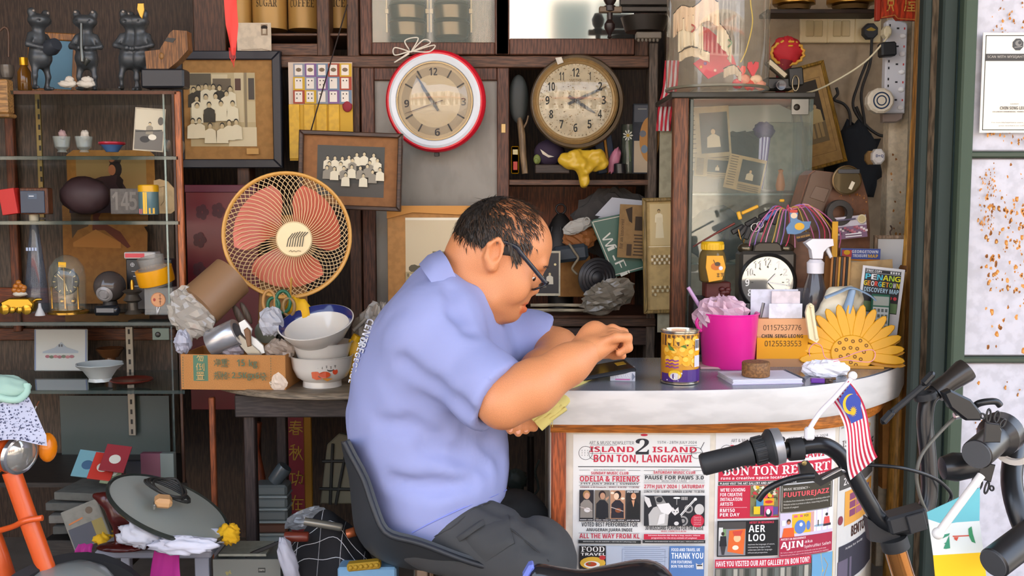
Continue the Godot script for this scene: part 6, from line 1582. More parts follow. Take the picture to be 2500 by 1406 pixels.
	for z in [-1,1]:var zz=Zh-z*0.077;st=nb();tube(st,curve([Q(1196,588,zz),Q(1226,590,zz-z*0.004),Q(1258,602,zz-z*0.005),Q(1275,622,zz-z*0.005),Q(1333,692,zz-z*0.002)],5),0.0032,8,false,1.5);part(gl,"temple",st,mat("1d1f26",0.2))
	for z in [-1,1]:
		var l:=[];var cc:=Q(1319,698,Zh-z*0.034);var uu:=Vector3(0.9,0.4,0).normalized()
		for k in 20:l.append(cc+uu*sin(k*TAU/20)*0.0185+Vector3(0,0,cos(k*TAU/20)*0.027))
		st=nb();tube(st,l,0.0026,8,true);part(gl,"rim",st,mat("16181e",0.2))
		st=nb();for k in 20:tri(st,cc,l[k],l[(k+1)%20])
		part(gl,"lens",st,pane("c8ccd0",0.08,0.02))
	st=nb();tube(st,[Q(1322,696,Zh-0.009),Q(1324,694,Zh),Q(1322,696,Zh+0.009)],0.002,6);part(gl,"bridge",st,mat("16181e",0.2))
	# polo shirt
	s=Body.new()
	s.ball(Q(1052,1232,2.26),Vector3(0.135,0.12,0.175),Basis(),0.05);s.ball(Q(1070,1150,2.26),Vector3(0.155,0.12,0.18),Basis(),0.08);s.ball(Q(1036,1030,2.26),Vector3(0.17,0.16,0.19),Basis(),0.08);s.ball(Q(1040,890,2.26),Vector3(0.148,0.14,0.2),Basis(Vector3.BACK,-0.3),0.08)
	s.cone(Q(1066,790,2.15),Q(1066,790,2.36),0.098,0.098,0.07);s.cone(Q(1120,760,2.2),Q(1120,760,2.3),0.06,0.06,0.06)
	s.ball(Q(1062,700,Zh),Vector3(0.05,0.06,0.085),Basis(Vector3.BACK,-0.6),0.05)
	s.cone(Q(1055,835,2.1),Q(1195,955,2.01),0.09,0.074,0.05);s.cone(Q(1195,955,2.01),Q(1290,1030,1.95),0.074,0.07,0.03)
	s.cone(Q(1180,800,2.42),Q(1310,835,2.42),0.078,0.066,0.05);s.cone(Q(1310,835,2.42),Q(1400,858,2.41),0.066,0.062,0.03);s.ball(Q(1180,900,2.3),Vector3(0.07,0.13,0.12),Basis(),0.06)
	var base:=s
	var cr:=[]
	for l in [[985,885,1060,945,1120,990,1180,1040],[930,1035,1000,1040,1070,1075],[1040,1100,1130,1110,1190,1140],[960,1175,1060,1190,1150,1180],[1150,1050,1200,1085,1225,1120],[1100,700,1120,760,1140,800]]:
		for i in l.size()/2-1:cr.append([skin_at(base,l[i*2],l[i*2+1]),skin_at(base,l[i*2+2],l[i*2+3])])
	for c in cr:s.cone(c[0],c[1],0.007,0.007,0.035,1)
	# neck opening, sleeve hems, bottom hem
	s.cone(Q(1165,640,Zh),Q(1105,735,Zh),0.062,0.066,0.012,1);s.cone(Q(1200,720,Zh),Q(1150,790,Zh),0.05,0.04,0.012,1)
	var ad:=(Q(1290,1015,1.96)-Q(1055,850,2.09)).normalized()
	s.cyl(Q(1218,974,2.0),Q(1218,974,2.0)+ad*0.3,0.13,0.004);s.cone(Q(1196,958,2.01),Q(1218,974,2.0)+ad*0.1,0.052,0.06,0.006,1)
	var ad2:=(Q(1400,858,2.41)-Q(1250,820,2.42)).normalized()
	s.cyl(Q(1338,838,2.42),Q(1338,838,2.42)+ad2*0.3,0.12,0.004);s.cone(Q(1322,835,2.42),Q(1338,838,2.42)+ad2*0.1,0.047,0.052,0.006,1)
	var hn:=Vector3(0.42,-0.9,0).normalized();s.cyl(Q(1120,1257,2.27),Q(1120,1257,2.27)+hn*0.6,0.6,0.004)
	st=nb();body(st,s,0.0085,0.004,9.0)
	var cloth:=mat("a6addf",0.85,0.0,"weave",Vector3.ONE*30)
	var shirt=part(o,"polo_shirt",st,cloth)
	st=nb();var gt:=[]
	var T:=[[1168,778,2.215],[1140,737,2.172],[1112,682,2.16],[1090,632,2.18],[1076,614,2.25]];var B:=[[1158,802,2.188],[1112,765,2.124],[1068,714,2.108],[1038,668,2.142],[1026,648,2.25]]
	for j in 3:
		var row:=[]
		for i in 9:
			var q=T[i] if i<5 else T[8-i];var e=B[i] if i<5 else B[8-i];var zq:float=q[2] if i<5 else 4.5-q[2];var ze:float=e[2] if i<5 else 4.5-e[2]
			row.append(Q(q[0],q[1],zq).lerp(Q(e[0],e[1],ze),j/2.0)+(Vector3(-0.004,0.004,0.006 if i<4 else (-0.006 if i>4 else 0.0)) if j==1 else Vector3.ZERO))
		gt.append(curve(row,4))
	sheet(st,gt,0.004);part(shirt,"collar",st,cloth)
	st=nb();seam(st,base,[1006,1300,1060,1272,1130,1240,1200,1212,1236,1196],0.002);part(shirt,"hem_stitching",st,mat("7f88cc",0.85))
	for k in 3:st=nb();ell(st,Q(1186+k*9,800+k*34,2.19),Vector3(0.005,0.005,0.003),Basis(Vector3.UP,0.6),10,6);part(shirt,"button",st,mat("5a64a8",0.4))
	# lettering on the back, laid onto the cloth
	st=nb();C=Color("f0f0f6");flat(st)
	for q in [["CENTRE",914,782,886,862,17.0],["OF",895,826,884,850,14.0],["GEORGE",880,862,862,936,12.0]]:
		var t:=text_tris(q[0],1);var pts:PackedVector2Array=t[0];var lo:Vector2=t[1];var sz:Vector2=t[2]-t[1]
		var a:=Vector2(q[1],q[2]);var b:=Vector2(q[3],q[4]);var nn:Vector2=(b-a).orthogonal().normalized()*q[5]
		for v in pts:
			var w:=(v-lo)/sz;var z:Vector2=a.lerp(b,w.x)-nn*(1.0-w.y)
			var p:=skin_at(base,z.x,z.y);av(st,p+(EYE-MB-p).normalized()*0.006)
	part(shirt,"lettering",st,vmat(0.6));C=Color.WHITE
	# trousers
	s=Body.new()
	s.ball(Q(1065,1275,2.27),Vector3(0.14,0.09,0.165),Basis(Vector3.BACK,-0.3),0.04);s.cone(Q(1080,1285,2.18),Q(1300,1368,2.07),0.092,0.082,0.04);s.cone(Q(1300,1368,2.07),Q(1330,1800,2.1),0.08,0.06,0.04)
	s.cone(Q(1100,1270,2.36),Q(1258,1286,2.42),0.088,0.08,0.04);s.cone(Q(1258,1286,2.42),Q(1270,1660,2.46),0.078,0.058,0.04)
	var tb:=s
	for l in [[1240,1215,1290,1270,1340,1300],[1255,1290,1300,1330,1350,1345],[1180,1230,1230,1255]]:
		for i in l.size()/2-1:s.cone(skin_at(tb,l[i*2],l[i*2+1]),skin_at(tb,l[i*2+2],l[i*2+3]),0.005,0.005,0.025,1)
	st=nb();body(st,s,0.009,0.004,12.0);var tr=part(o,"trousers",st,mat("4a4a4a",0.9,0.0,"weave",Vector3.ONE*30))
	st=nb();patch(st,tb,[1120,1305,1240,1255,1255,1325,1185,1372],0.008);var pk=part(tr,"cargo_pocket",st,mat("484848",0.9,0.0,"weave",Vector3.ONE*30));st=nb();patch(st,tb,[1112,1312,1182,1262,1186,1280,1122,1326],0.014);part(pk,"pocket_flap",st,mat("3e3e3e",0.9))
	for l in [[1010,1330,1100,1290,1160,1240,1200,1225],[1030,1330,1068,1350,1090,1330,1200,1225],[1245,1290,1270,1310,1340,1370]]:st=nb();seam(st,tb,l);part(tr,"seam",st,mat("343434",0.9))
	for q in [[1330,2.1],[1270,2.46]]:
		st=nb();var f:=Vector3(P(q[0],900,q[1]).x,0.045,-q[1])-MB;var fb:=Body.new();fb.cone(f+Vector3(-0.02,0,0),f+Vector3(0.15,-0.012,0),0.045,0.032,0.02);fb.cone(f+Vector3(0,0.06,0),f,0.04,0.045,0.02);body(st,fb,0.01);part(o,"shoe",st,mat("2a2624",0.5))
	chair()
func chair():
	var o=Node3D.new();o.name="swivel_chair";add_child(o);o.position=MB;meta(o,"dark grey moulded swivel chair under the seated man","chair");X=Transform3D.IDENTITY
	var prof:=[[832,1078,8,-6],[838,1110,18,-4],[852,1170,36,-6],[858,1235,52,-10],[868,1300,70,-24],[905,1352,88,-40],[965,1382,84,-46],[1060,1398,60,-40],[1170,1404,30,-28],[1260,1404,10,-10]]
	var g:=[]
	for q in curve(prof.map(func(e):return Vector3(e[0],e[1],e[2])),3):
		var row:=[]
		for k in 13:
			var a:=(k-6)/6.0
			var wz:=0.19+0.045*smoothstep(1080,1300,q.y)
			row.append(Q(q.x+q.z*a*a,q.y-0.6*q.z*a*a*smoothstep(1280,1400,q.y),2.27-wz*a))
		g.append(row)
	var st=nb();sheet(st,g,0.012);part(o,"shell",st,mat("33363a",0.55))
	st=nb();var l:=[]
	for r in g:l.append(r[12]+Vector3(0,0,0.002))
	tube(st,l,0.006,6);part(o,"edge_piping",st,mat("24262a",0.5))
	var c:=Vector3(P(1035,1400,2.27).x-MB.x,0,0);var y0:=-MB.y
	st=nb();lathe(st,[Vector2(0,y0+0.1),Vector2(0.026,y0+0.1),Vector2(0.026,-0.055),Vector2(0.05,-0.05),Vector2(0.05,-0.03),Vector2(0,-0.03)],Transform3D(Basis(),c),20);part(o,"post",st,mat("b89a80",0.15,0.95))
	for k in 5:
		st=nb();var d:=Vector3(cos(k*TAU/5),0,sin(k*TAU/5));tube(st,[c+Vector3(0,y0+0.12,0),c+d*0.26+Vector3(0,y0+0.06,0)],[0.028,0.018],8);part(o,"foot",st,mat("8a8078",0.2,0.9));st=nb();ell(st,c+d*0.26+Vector3(0,y0+0.028,0),Vector3(0.028,0.028,0.018));part(o,"castor",st,mat("222222",0.5))
func XB(px:float,dz:float)->float:return 1250+(px-1250)*(1.0-dz/F)
func YB(py:float,dz:float)->float:return 480+(py-480)*(1.0-dz/F)
func rb(st,x0,y0,x1,y1,z0,z1,bev:=0.0):pb(st,XB(x0,z1),YB(y0,z1),XB(x1,z1),YB(y1,z1),z0,z1,bev) # box at the back, by the pixels where it shows
func HS(y)->float:return P(220,y,2.75).y+0.003
func on(called,label,cat,x,ys,Z,rot=Vector3.ZERO,group=""):return thing(called,label,cat,x,cy(Z,HS(ys)),Z,rot,group)
var frog_mesh
func frog(label,x,Z,face,inst,lean:=0.0):
	var o=on("frog_figurine",label,"figurine",x,213,Z,Vector3(0,face,lean),"bronze frog musicians");var u:=U*1.24;var st=nb();var s:=Body.new()
	s.cone(Vector3(0,96,0)*u,Vector3(0,62,4)*u,15*u,22*u,0.012);s.ball(Vector3(0,132,6)*u,Vector3(23,13,20)*u,Basis(),0.01);s.cone(Vector3(0,104,0)*u,Vector3(0,124,2)*u,11*u,12*u,0.01)
	for k in [-1,1]:
		s.ball(Vector3(k*16,146,4)*u,Vector3(8,9,8)*u,Basis(),0.004);s.cone(Vector3(k*11,50,2)*u,Vector3(k*15,26,6)*u,8*u,5*u,0.008);s.cone(Vector3(k*15,26,6)*u,Vector3(k*13,4,2)*u,5*u,4*u,0.006);s.cone(Vector3(k*13,4,0)*u,Vector3(k*17,3,16)*u,4*u,3.5*u,0.006)
		s.cone(Vector3(k*17,104,0)*u,Vector3(k*28,84,6)*u,6*u,5*u,0.008);s.cone(Vector3(k*28,84,6)*u,Vector3(k*7,78,24)*u,5*u,4*u,0.006);s.ball(Vector3(k*6,79,26)*u,Vector3(5,5,5)*u,Basis(),0.004)
	s.cone(Vector3(-22,130,20)*u,Vector3(22,130,20)*u,1.8*u,1.8*u,0.004,1)
	X=Transform3D.IDENTITY
	if frog_mesh==null:body(st,s,0.0045)
	var fb=part(o,"body",st,mat("4a4d50",0.4,0.4))
	if frog_mesh==null:frog_mesh=fb.mesh
	fb.mesh=frog_mesh;X=Transform3D(Basis.from_scale(Vector3.ONE*u),Vector3.ZERO)
	st=nb()
	if inst==0:lathe(st,[Vector2(0,-16),Vector2(12,-16),Vector2(16,0),Vector2(12,16),Vector2(0,16)],TY(Vector3(4,80,32),Vector3(70,0,0)),16);part(o,"drum",st,mat("3c4048",0.4,0.3))
	elif inst==1:tube(st,[Vector3(0,124,27),Vector3(0,80,32),Vector3(2,52,34),Vector3(8,46,36),Vector3(13,56,36)],[2.5,3,4,4,6],8);part(o,"saxophone",st,mat("6a6a64",0.3,0.7))
	for k in [-1,1]:
		st=nb();ell(st,Vector3(k*16,148,11),Vector3(3.4,3.4,2.5),Basis(),8,6);part(o,"eye",st,mat("8a8078",0.2,0.4))
	return o
func left_cabinet():
	var st;var o
	o=thing("display_cabinet","tall display cabinet with glass shelves and orange wood corner post","cabinet",230,1180,2.75)
	st=nb();pb(st,456,215,470,700,-14,0,2);part(o,"corner_post",st,woodv("b8622c",0.35),"orange varnished corner post")
	st=nb();pb(st,449,216,456,1180,-10,-2,1);part(o,"inner_strip",st,woodv("4a2c1c"))
	for x in [[42,62,"7a4020"],[-30,-8,"4a2c20"]]:
		st=nb();rb(st,x[0],214,x[1],800,-330,-312,2);part(o,"rear_post",st,woodv(x[2]))
	for r in [[-40,692,470,730,-330,"8a4420"],[-40,792,440,822,-330,"6a3a1e"],[100,218,430,240,-330,"7a3418"]]:
		st=nb();rb(st,r[0],r[1],minf(r[2],440),r[3],r[4]-8,r[4]+8,2);part(o,"rear_rail",st,woodh(r[5]))
	for y in [213,370,527,775,945]:
		st=nb();plate(st,PackedVector2Array([Vector2(-290,0),Vector2(232,0),Vector2(XB(444,-300)-230,300),Vector2(-460,300)]),0,9,1,Transform3D(FLATB,Vector3(0,BY-y-9,0)));part(o,"glass_shelf",st,pane("2f403a",0.6,0.06))
	st=nb();plate(st,PackedVector2Array([Vector2(-290,0),Vector2(232,0),Vector2(XB(444,-300)-230,300),Vector2(-460,300)]),0,12,1,Transform3D(FLATB,Vector3(0,-10,0)));part(o,"floor_board",st,woodh("2e2620"))
	st=nb();rb(st,-60,210,444,1180,-352,-340);part(o,"back_panel",st,woodv("5a4a3a"))
	st=nb();pb(st,428,222,432,770,-4,-1);part(o,"glass_edge",st,pane("7f9a92",0.5,0.05));st=nb();plate(st,PackedVector2Array([Vector2(200,4),Vector2(204,4),Vector2(XB(428,-290)-230,290),Vector2(XB(424,-290)-230,290)]),4,394,0.0,Transform3D(FLATB,Vector3.ZERO));part(o,"side_pane",st,pane("5a6a64",0.3,0.05));st=nb();rb(st,150,960,420,1160,-285,-282);part(o,"rear_pane",st,mat("4a5450",0.15))
	for x in [[318,336,788,1060],[118,130,240,520]]:
		st=nb();rb(st,x[0],x[2],x[1],x[3],-270,-262,1);var sd=part(o,"slotted_upright",st,mat("8a8478" if x[0]>200 else "7a6a3c",0.4,0.5));st=nb();flat(st)
		for k in 11:rb(st,x[0]+6,x[2]+6+k*25,x[0]+11,x[2]+18+k*25,-262,-261.4)
		part(sd,"slots",st,mat("26241f",0.6))
	st=nb();pb(st,386,790,428,820,-4,0,1);var br=part(o,"corner_plate",st,mat("5a665c",0.4,0.3));st=nb();ell(st,V(400,806,0),Vector3(7,7,4));part(br,"bolt",st,mat("26241f",0.4))
	# top of the cabinet
	frog("bronze frog playing a hand drum before the blue framed card",98,2.85,62,0);frog("bronze frog playing a saxophone, between the other frogs",216,2.87,4,1);frog("bronze frog of the embracing pair, the one nearer the saxophonist",315,2.87,18,2,-4);frog("bronze frog of the embracing pair, the one nearer the wooden stamp",356,2.87,-18,2,4)
	at(343,52,2.83);st=nb();plate(st,p2([338,10,352,10,353,26,347,46,342,40,336,24]),-2,2,1);one("bow","crumpled gold bow between the embracing frogs","bow",st,mat("c89a3c",0.35,0.5),343,52,2.83)
	o=on("framed_card","plain blue card in an orange wood frame behind the frogs","picture",130,213,3.03,Vector3(-3,0,-3));var b:=BY
	frame_part(o,66,b-152,192,b,18,-6,4,woodv("a86a24",0.45));st=nb();pb(st,80,b-138,178,b-14,-5,-1);part(o,"card",st,mat("5c88a0",0.6))
	o=on("liquor_bottle","small amber bottle with gold cap beside the drumming frog","bottle",61,213,2.89);st=nb();lathe(st,[Vector2(0,0),Vector2(14,0),Vector2(16,4),Vector2(16,46),Vector2(9,58),Vector2(8,64),Vector2(0,64)],Transform3D(),20);part(o,"bottle",st,mat("6a4414",0.1));st=nb();lathe(st,[Vector2(0,62),Vector2(10,62),Vector2(10,80),Vector2(0,81)],Transform3D(),20);part(o,"cap",st,mat("d8a020",0.3,0.6))
	o=on("goblet","dusty stemmed goblet upside down at the cabinet's end","glass",20,213,2.93);st=nb();lathe(st,[Vector2(0,0),Vector2(10,0),Vector2(4,4),Vector2(3,30),Vector2(12,36),Vector2(16,50),Vector2(15,66),Vector2(13,64),Vector2(12,50),Vector2(0,40)],Transform3D(),20);part(o,"goblet",st,mat("6a625a",0.2));st=nb();tube(st,curve(pv([2,78,-10,14,70,-10,22,84,-10,20,140,-10]),5),3,6);part(o,"hook",st,mat("5a4030",0.5))
	at(8,285,2.5);st=nb();pb(st,-60,186,20,276,-40,0,4);pb(st,-60,276,24,286,-44,4,3);one("wooden_radio","wooden cased radio edge beside the glass cabinet","radio",st,woodh("b08048"),8,285,2.73)
	for k in 2:
		o=on("plaster_figure","small white plaster animal lying on the cabinet top, "+["the curled","the stretched"][k]+" one","figurine",165+k*45,213,2.79);st=nb();lump(st,Vector3(0,9,0),Vector3(22,9,9),0.3,2.0,70+k);lump(st,Vector3(6-k*2,18,2),Vector3(10+k*4,9,8),0.3,2.0,75+k);part(o,"body",st,mat("c8beb0",0.7))
	o=on("wooden_stamp","hollow brown wooden block stamp tilted on a black case","block",412,213,2.81);b=BY;st=nb();pb(st,352,b-45,455,b,-30,20,4);part(o,"case",st,mat("1c1e24",0.4));st=nb();plate(st,p2([362,b-86,398,b-90,424,b-130,432,b-136,464,b-134,466,b-90,440,b-62,404,b-34,366,b-40]),-20,16,3);part(o,"block",st,woodv("8a5a2c"));st=nb();plate(st,p2([410,b-110,418,b-118,438,b-116,430,b-106]),15,17);part(o,"slot",st,mat("2a2620",0.5));st=nb();ell(st,V(402,b-75,16),Vector3(6,8,4));part(o,"peg",st,woodv("a8763c"))
	# second shelf
	o=on("photo_print","black and white snapshot leaning at the cabinet glass","picture",360,370,2.79,Vector3(-4,0,-4));b=BY;st=nb();pb(st,324,b-104,398,b,-1.5,0);part(o,"paper",st,paper("c0b49c"));st=nb();L=0.1;rc(st,327,b-100,395,b-50,"cabfa4");rc(st,327,b-50,395,b-3,"6a645a");sitter(st,362,b-66,8,"8f8672");ov(st,352,b-28,12,8,"2e2a26");ov(st,370,b-34,10,7,"e0d8c4");ov(st,388,b-74,7,10,"5a5448");ln(st,[330,b-46,392,b-52],3,"44403a");part(o,"print",st,vmat(0.5))
	for q in [[152,"rose and black cap"],[206,"white paper twist"]]:
		o=on("sundae_glass","cut glass cup holding a "+q[1],"glass",q[0],370,2.87);st=nb();lathe(st,[Vector2(0,0),Vector2(12,0),Vector2(9,5),Vector2(17,12),Vector2(21,38),Vector2(19,38),Vector2(15,14),Vector2(0,10)],Transform3D(),14);part(o,"cup",st,pane("b8c0b8",0.3,0.05));st=nb();lump(st,Vector3(2,42,0),Vector3(10,12,8),0.5,2.0,int(q[0]),16);part(o,"filling",st,mat("a88a88" if q[0]<200 else "c8beb0",0.6))
	o=on("saucer_stack","small blue dish with a red rim on the glass shelf","dish",274,370,2.85);st=nb();lathe(st,[Vector2(0,0),Vector2(14,0),Vector2(24,14),Vector2(30,18),Vector2(22,15),Vector2(0,4)],Transform3D(),24);part(o,"bowl",st,mat("4a6a98",0.2));st=nb();lathe(st,[Vector2(29,17),Vector2(32,20),Vector2(31,24),Vector2(28,20)],Transform3D(),24);part(o,"rim",st,mat("a82434",0.3))
	o=on("clear_jar","little lidded clear jar beside the snapshot","jar",412,370,2.85);st=nb();lathe(st,[Vector2(0,0),Vector2(14,0),Vector2(15,24),Vector2(0,26)],TY(Vector3(0,15,0),Vector3(0,0,82)),20);part(o,"jar",st,mat("b0b0a8",0.1,0.3));st=nb();lathe(st,[Vector2(0,24),Vector2(16,24),Vector2(16,34),Vector2(0,34)],TY(Vector3(0,15,0),Vector3(0,0,-98)),20);part(o,"lid",st,mat("8a8a84",0.3,0.6))
	# third shelf
	o=on("vintage_poster","faded tan show card of a reclining dark haired woman","poster",270,527,3.05);b=BY;st=nb();plate(st,p2([167,b-140,184,b-152,366,b-152,380,b-140,380,b,167,b]),-3,0,0.5);part(o,"card",st,paper("a87838"));st=nb();L=0.1;rc(st,190,b-134,360,b-20,"a48a58");pl(st,circ(285,b-106,16,22,16),"251c1a");pl(st,circ(277,b-104,9,13,14),"b87850");po(st,[170,b-60,250,b-88,290,b-92,310,b-60,330,b,170,b],"3c2a2c");po(st,[290,b-96,304,b-80,300,b-50,286,b-70],"251c1a");part(o,"print",st,vmat(0.7))
	o=on("red_box","red folded card sleeve leaning by the watch box","box",32,527,2.83,Vector3(0,0,8));st=nb();bx(st,Vector3(0,31,0),Vector3(38,62,30),1);part(o,"sleeve",st,mat("c22822",0.55))
	o=on("watch_box","navy box with bright rim and small printed label","box",86,527,2.83);b=BY;st=nb();bx(st,Vector3(0,32,-10),Vector3(68,64,30),2);part(o,"box",st,woodv("6a3c20"));st=nb();bx(st,Vector3(-2,30,6),Vector3(58,54,6),1);part(o,"face",st,mat("26384e",0.3));st=nb();L=9.3;rc(st,74,b-50,96,b-37,"3a5068");ln(st,[77,b-44,88,b-44],2,"d8dce0");part(o,"label",st,vmat(0.3))
	at(210,527,2.93);o=on("clay_pot","dark purple brown rounded clay pot lying on the shelf","pot",210,527,2.91);st=nb();lump(st,Vector3(0,44,0),Vector3(60,46,40),0.08,1.5,77);part(o,"pot",st,mat("3a2628",0.6))
	o=on("number_plate","grey carved stone block numbered 145","plaque",305,527,2.85);b=BY;st=nb();bx(st,Vector3(0,31,-8),Vector3(70,62,16),2);part(o,"block",st,mat("6a645e",0.8,0.0,"grime",Vector3.ONE*10));st=nb();L=0.2;tx(st,"145",275,b-54,335,b-10,"837c74",1);part(o,"numerals",st,vmat(0.8))
	o=on("tea_tin","glass jar of yellow and blue sweets with amber lid","jar",364,527,2.79);b=BY;st=nb();lathe(st,[Vector2(0,0),Vector2(22,0),Vector2(24,3),Vector2(24,56),Vector2(0,56)],Transform3D(),24);part(o,"jar",st,mat("5a7478",0.15));st=nb();lathe(st,[Vector2(0,55),Vector2(24.5,55),Vector2(24.5,70),Vector2(22,72),Vector2(0,72)],Transform3D(),24);part(o,"lid",st,mat("d8a010",0.3));st=nb();BEND=1;BR=24.3;rc(st,358,b-54,368,b-2,"e0b020");rc(st,344,b-14,356,b-2,"c87a7a");rc(st,372,b-16,386,b-2,"d8a820");BEND=0;part(o,"label",st,vmat(0.3))
	o=on("cream_fan","cream scalloped card fan behind the sweet jar","fan",405,527,2.93);b=BY;st=nb();plate(st,p2([378,b,378,b-80,392,b-84,412,b-78,430,b-58,436,b-32,428,b-8,418,b]),-2,2,0.5);part(o,"card",st,paper("c0a478"));st=nb();L=2.1;ln(st,[392,b-64,404,b-66,402,b-30,394,b-20],1.5,"7a6440");part(o,"print",st,vmat(0.8))
	# fourth shelf
	o=on("torn_poster","torn tan cardboard poster with faded brown shapes","poster",265,775,3.08);b=BY;st=nb();plate(st,p2([157,b,160,b-240,178,b-243,370,b-243,366,b-190,358,b-188,366,b-175,362,b-90,364,b]),-3,0);part(o,"card",st,paper("9a6c38"));st=nb();L=0.1;po(st,[180,b-236,236,b-236,222,b-190,196,b-180,182,b-160],"5a4a38");po(st,[236,b-236,262,b-236,246,b-206,300,b-176,324,b-140,316,b-136,262,b-180,232,b-180],"6a3a2c");po(st,[184,b-150,240,b-182,300,b-150,300,b-136,184,b-140],"b07c40");part(o,"print",st,vmat(0.8))
	o=on("glass_bottle","tall clear tapered bottle with white screw cap","bottle",92,775,2.85);b=BY;st=nb();lathe(st,[Vector2(0,0),Vector2(27,0),Vector2(29,6),Vector2(27,60),Vector2(15,170),Vector2(10,210),Vector2(9,222),Vector2(0,222)],Transform3D(),20);part(o,"bottle",st,pane("56606e",0.5,0.04));st=nb();lathe(st,[Vector2(0,220),Vector2(11,220),Vector2(11,240),Vector2(0,241)],Transform3D(),16);part(o,"cap",st,mat("b8ac90",0.5));st=nb();L=22;for k in 4:rc(st,80+k*7,b-160,85+k*7,b-152,"a8b4d0")
	part(o,"embossing",st,vmat(0.4))
	o=on("toy_tank","gilt model tank with round wheels and raised gun","toy",50,775,2.81);var gm:=mat("b0882c",0.2,0.85)
	st=nb();plate(st,p2([8,BY-30,30,BY-40,78,BY-40,90,BY-26,84,BY-6,14,BY-6]),-22,14,3);part(o,"hull",st,gm);st=nb();tube(st,[V(76,BY-28,0),V(94,BY-36,4),V(106,BY-36,4)],[5,4,3],8);part(o,"gun",st,gm)
	for k in 4:
		st=nb();lathe(st,[Vector2(0,0),Vector2(8+4*int(k%3==0),0),Vector2(8+4*int(k%3==0),8),Vector2(4,10),Vector2(0,10)],Transform3D(FZ.basis,V(20+k*18,BY-11-1*int(k%3==0),12)),14);part(o,"wheel",st,gm)
	at(46,715,2.81);o=thing("amber_trinket","cluster of amber beads on a white cap atop the model tank","trinket",49,cy(2.81,HS(775))-41,2.81);st=nb();lump(st,Vector3(0,8,0),Vector3(17,7,12),0.2,2.0,80);part(o,"cap",st,mat("c8c0b0",0.5))
	for k in 7:
		st=nb();ell(st,Vector3([-11,0,11,-7,6,0,13][k],[18,16,18,27,27,36,24][k],5),Vector3(7,7,6),Basis(),10,8);part(o,"bead",st,mat("a86420",0.2))
	o=on("plastic_cone","small white plastic funnel beside the model tank","funnel",98,775,2.77);st=nb();lathe(st,[Vector2(0,0),Vector2(12,0),Vector2(11,4),Vector2(4,20),Vector2(3,30),Vector2(0,31)],Transform3D(),16);part(o,"cone",st,mat("b8b8b8",0.5))
	o=on("dome_clock","gilt anniversary clock under a glass dome with yellow tag","clock",167,775,2.83);b=BY
	st=nb();lathe(st,[Vector2(0,0),Vector2(48,0),Vector2(48,5),Vector2(40,8),Vector2(36,14),Vector2(0,14)],Transform3D(),32);part(o,"base",st,mat("a07a30",0.2,0.8));st=nb();lathe(st,[Vector2(42,10),Vector2(43,90),Vector2(39,115),Vector2(26,134),Vector2(10,142),Vector2(0,143)],Transform3D(),32);part(o,"dome",st,pane("a8b0a0",0.14,0.02));st=nb();lathe(st,[Vector2(0,-4),Vector2(32,-4),Vector2(33,0),Vector2(30,3),Vector2(0,3)],Transform3D(FZ.basis,Vector3(0,78,8)),32);part(o,"dial",st,mat("1a1a22",0.3));st=nb();L=11.4
	for k in 12:ln(st,[167+sin(k*PI/6)*24,b-78-cos(k*PI/6)*24,167+sin(k*PI/6)*29,b-78-cos(k*PI/6)*29],1.8,"c8b070")
	ln(st,[167,b-78,150,b-96],2,"d8c890");ln(st,[167,b-78,172,b-56],2,"d8c890");part(o,"markings",st,vmat(0.4))
	for x in [-32,0,32]:
		st=nb();lathe(st,[Vector2(0,12),Vector2(3.5,12),Vector2(2.5,20),Vector2(2.5,62 if x else 110),Vector2(4,66 if x else 114),Vector2(0,68 if x else 116)],Transform3D(Basis(),Vector3(x,0,16)),10);part(o,"pillar",st,mat("c09030",0.2,0.85))
	for k in 4:
		st=nb();ell(st,Vector3(cos(k*PI/2+0.5)*18,30,sin(k*PI/2+0.5)*14),Vector3(7,7,7));part(o,"pendulum_ball",st,mat("c09030",0.15,0.9))
	st=nb();bx(st,Vector3(4,121,34),Vector3(19,13,2),2,Basis(Vector3.BACK,-0.05));part(o,"price_tag",st,mat("e0a80c",0.5))
	o=on("glass_float","brown grey glass ball with ringed neck lying on the shelf","glass ball",270,775,2.87);st=nb();ell(st,Vector3(0,62,0),Vector3(38,38,38),Basis(),28,18);part(o,"ball",st,mat("4a4340",0.12));st=nb();lathe(st,[Vector2(0,0),Vector2(18,-4),Vector2(20,2),Vector2(14,6),Vector2(12,4),Vector2(8,9),Vector2(0,9)],TY(Vector3(0,46,33),Vector3(20,0,0))*FZ,24);part(o,"neck",st,mat("8a8684",0.15));st=nb();lathe(st,[Vector2(0,0),Vector2(20,0),Vector2(16,26),Vector2(0,26)],Transform3D(),20);part(o,"rest",st,mat("2a2826",0.5))
	o=on("black_capsule","shiny black ribbed capsule lying before the glass ball","case",262,775,2.77);st=nb();tube(st,[Vector3(-30,13,0),Vector3(-26,13,0),Vector3(26,13,0),Vector3(30,13,0)],[6,13,13,6],16);part(o,"shell",st,mat("1c1e22",0.2));st=nb();bx(st,Vector3(0,14,12.5),Vector3(44,12,2),1);part(o,"ribs",st,mat("5a5c60",0.3,0.6))
	o=on("candlestick","turned dark candlestick with a brass cartridge on top","candlestick",325,775,2.81);st=nb();lathe(st,[Vector2(0,0),Vector2(20,0),Vector2(12,10),Vector2(12,28),Vector2(22,34),Vector2(18,40),Vector2(14,48),Vector2(24,56),Vector2(18,60),Vector2(0,60)],Transform3D(),20);part(o,"stem",st,mat("4a443c",0.35,0.3));st=nb();lathe(st,[Vector2(0,60),Vector2(5,60),Vector2(5,78),Vector2(3,84),Vector2(0,84)],Transform3D(),12);part(o,"cartridge",st,mat("b88a30",0.25,0.8))
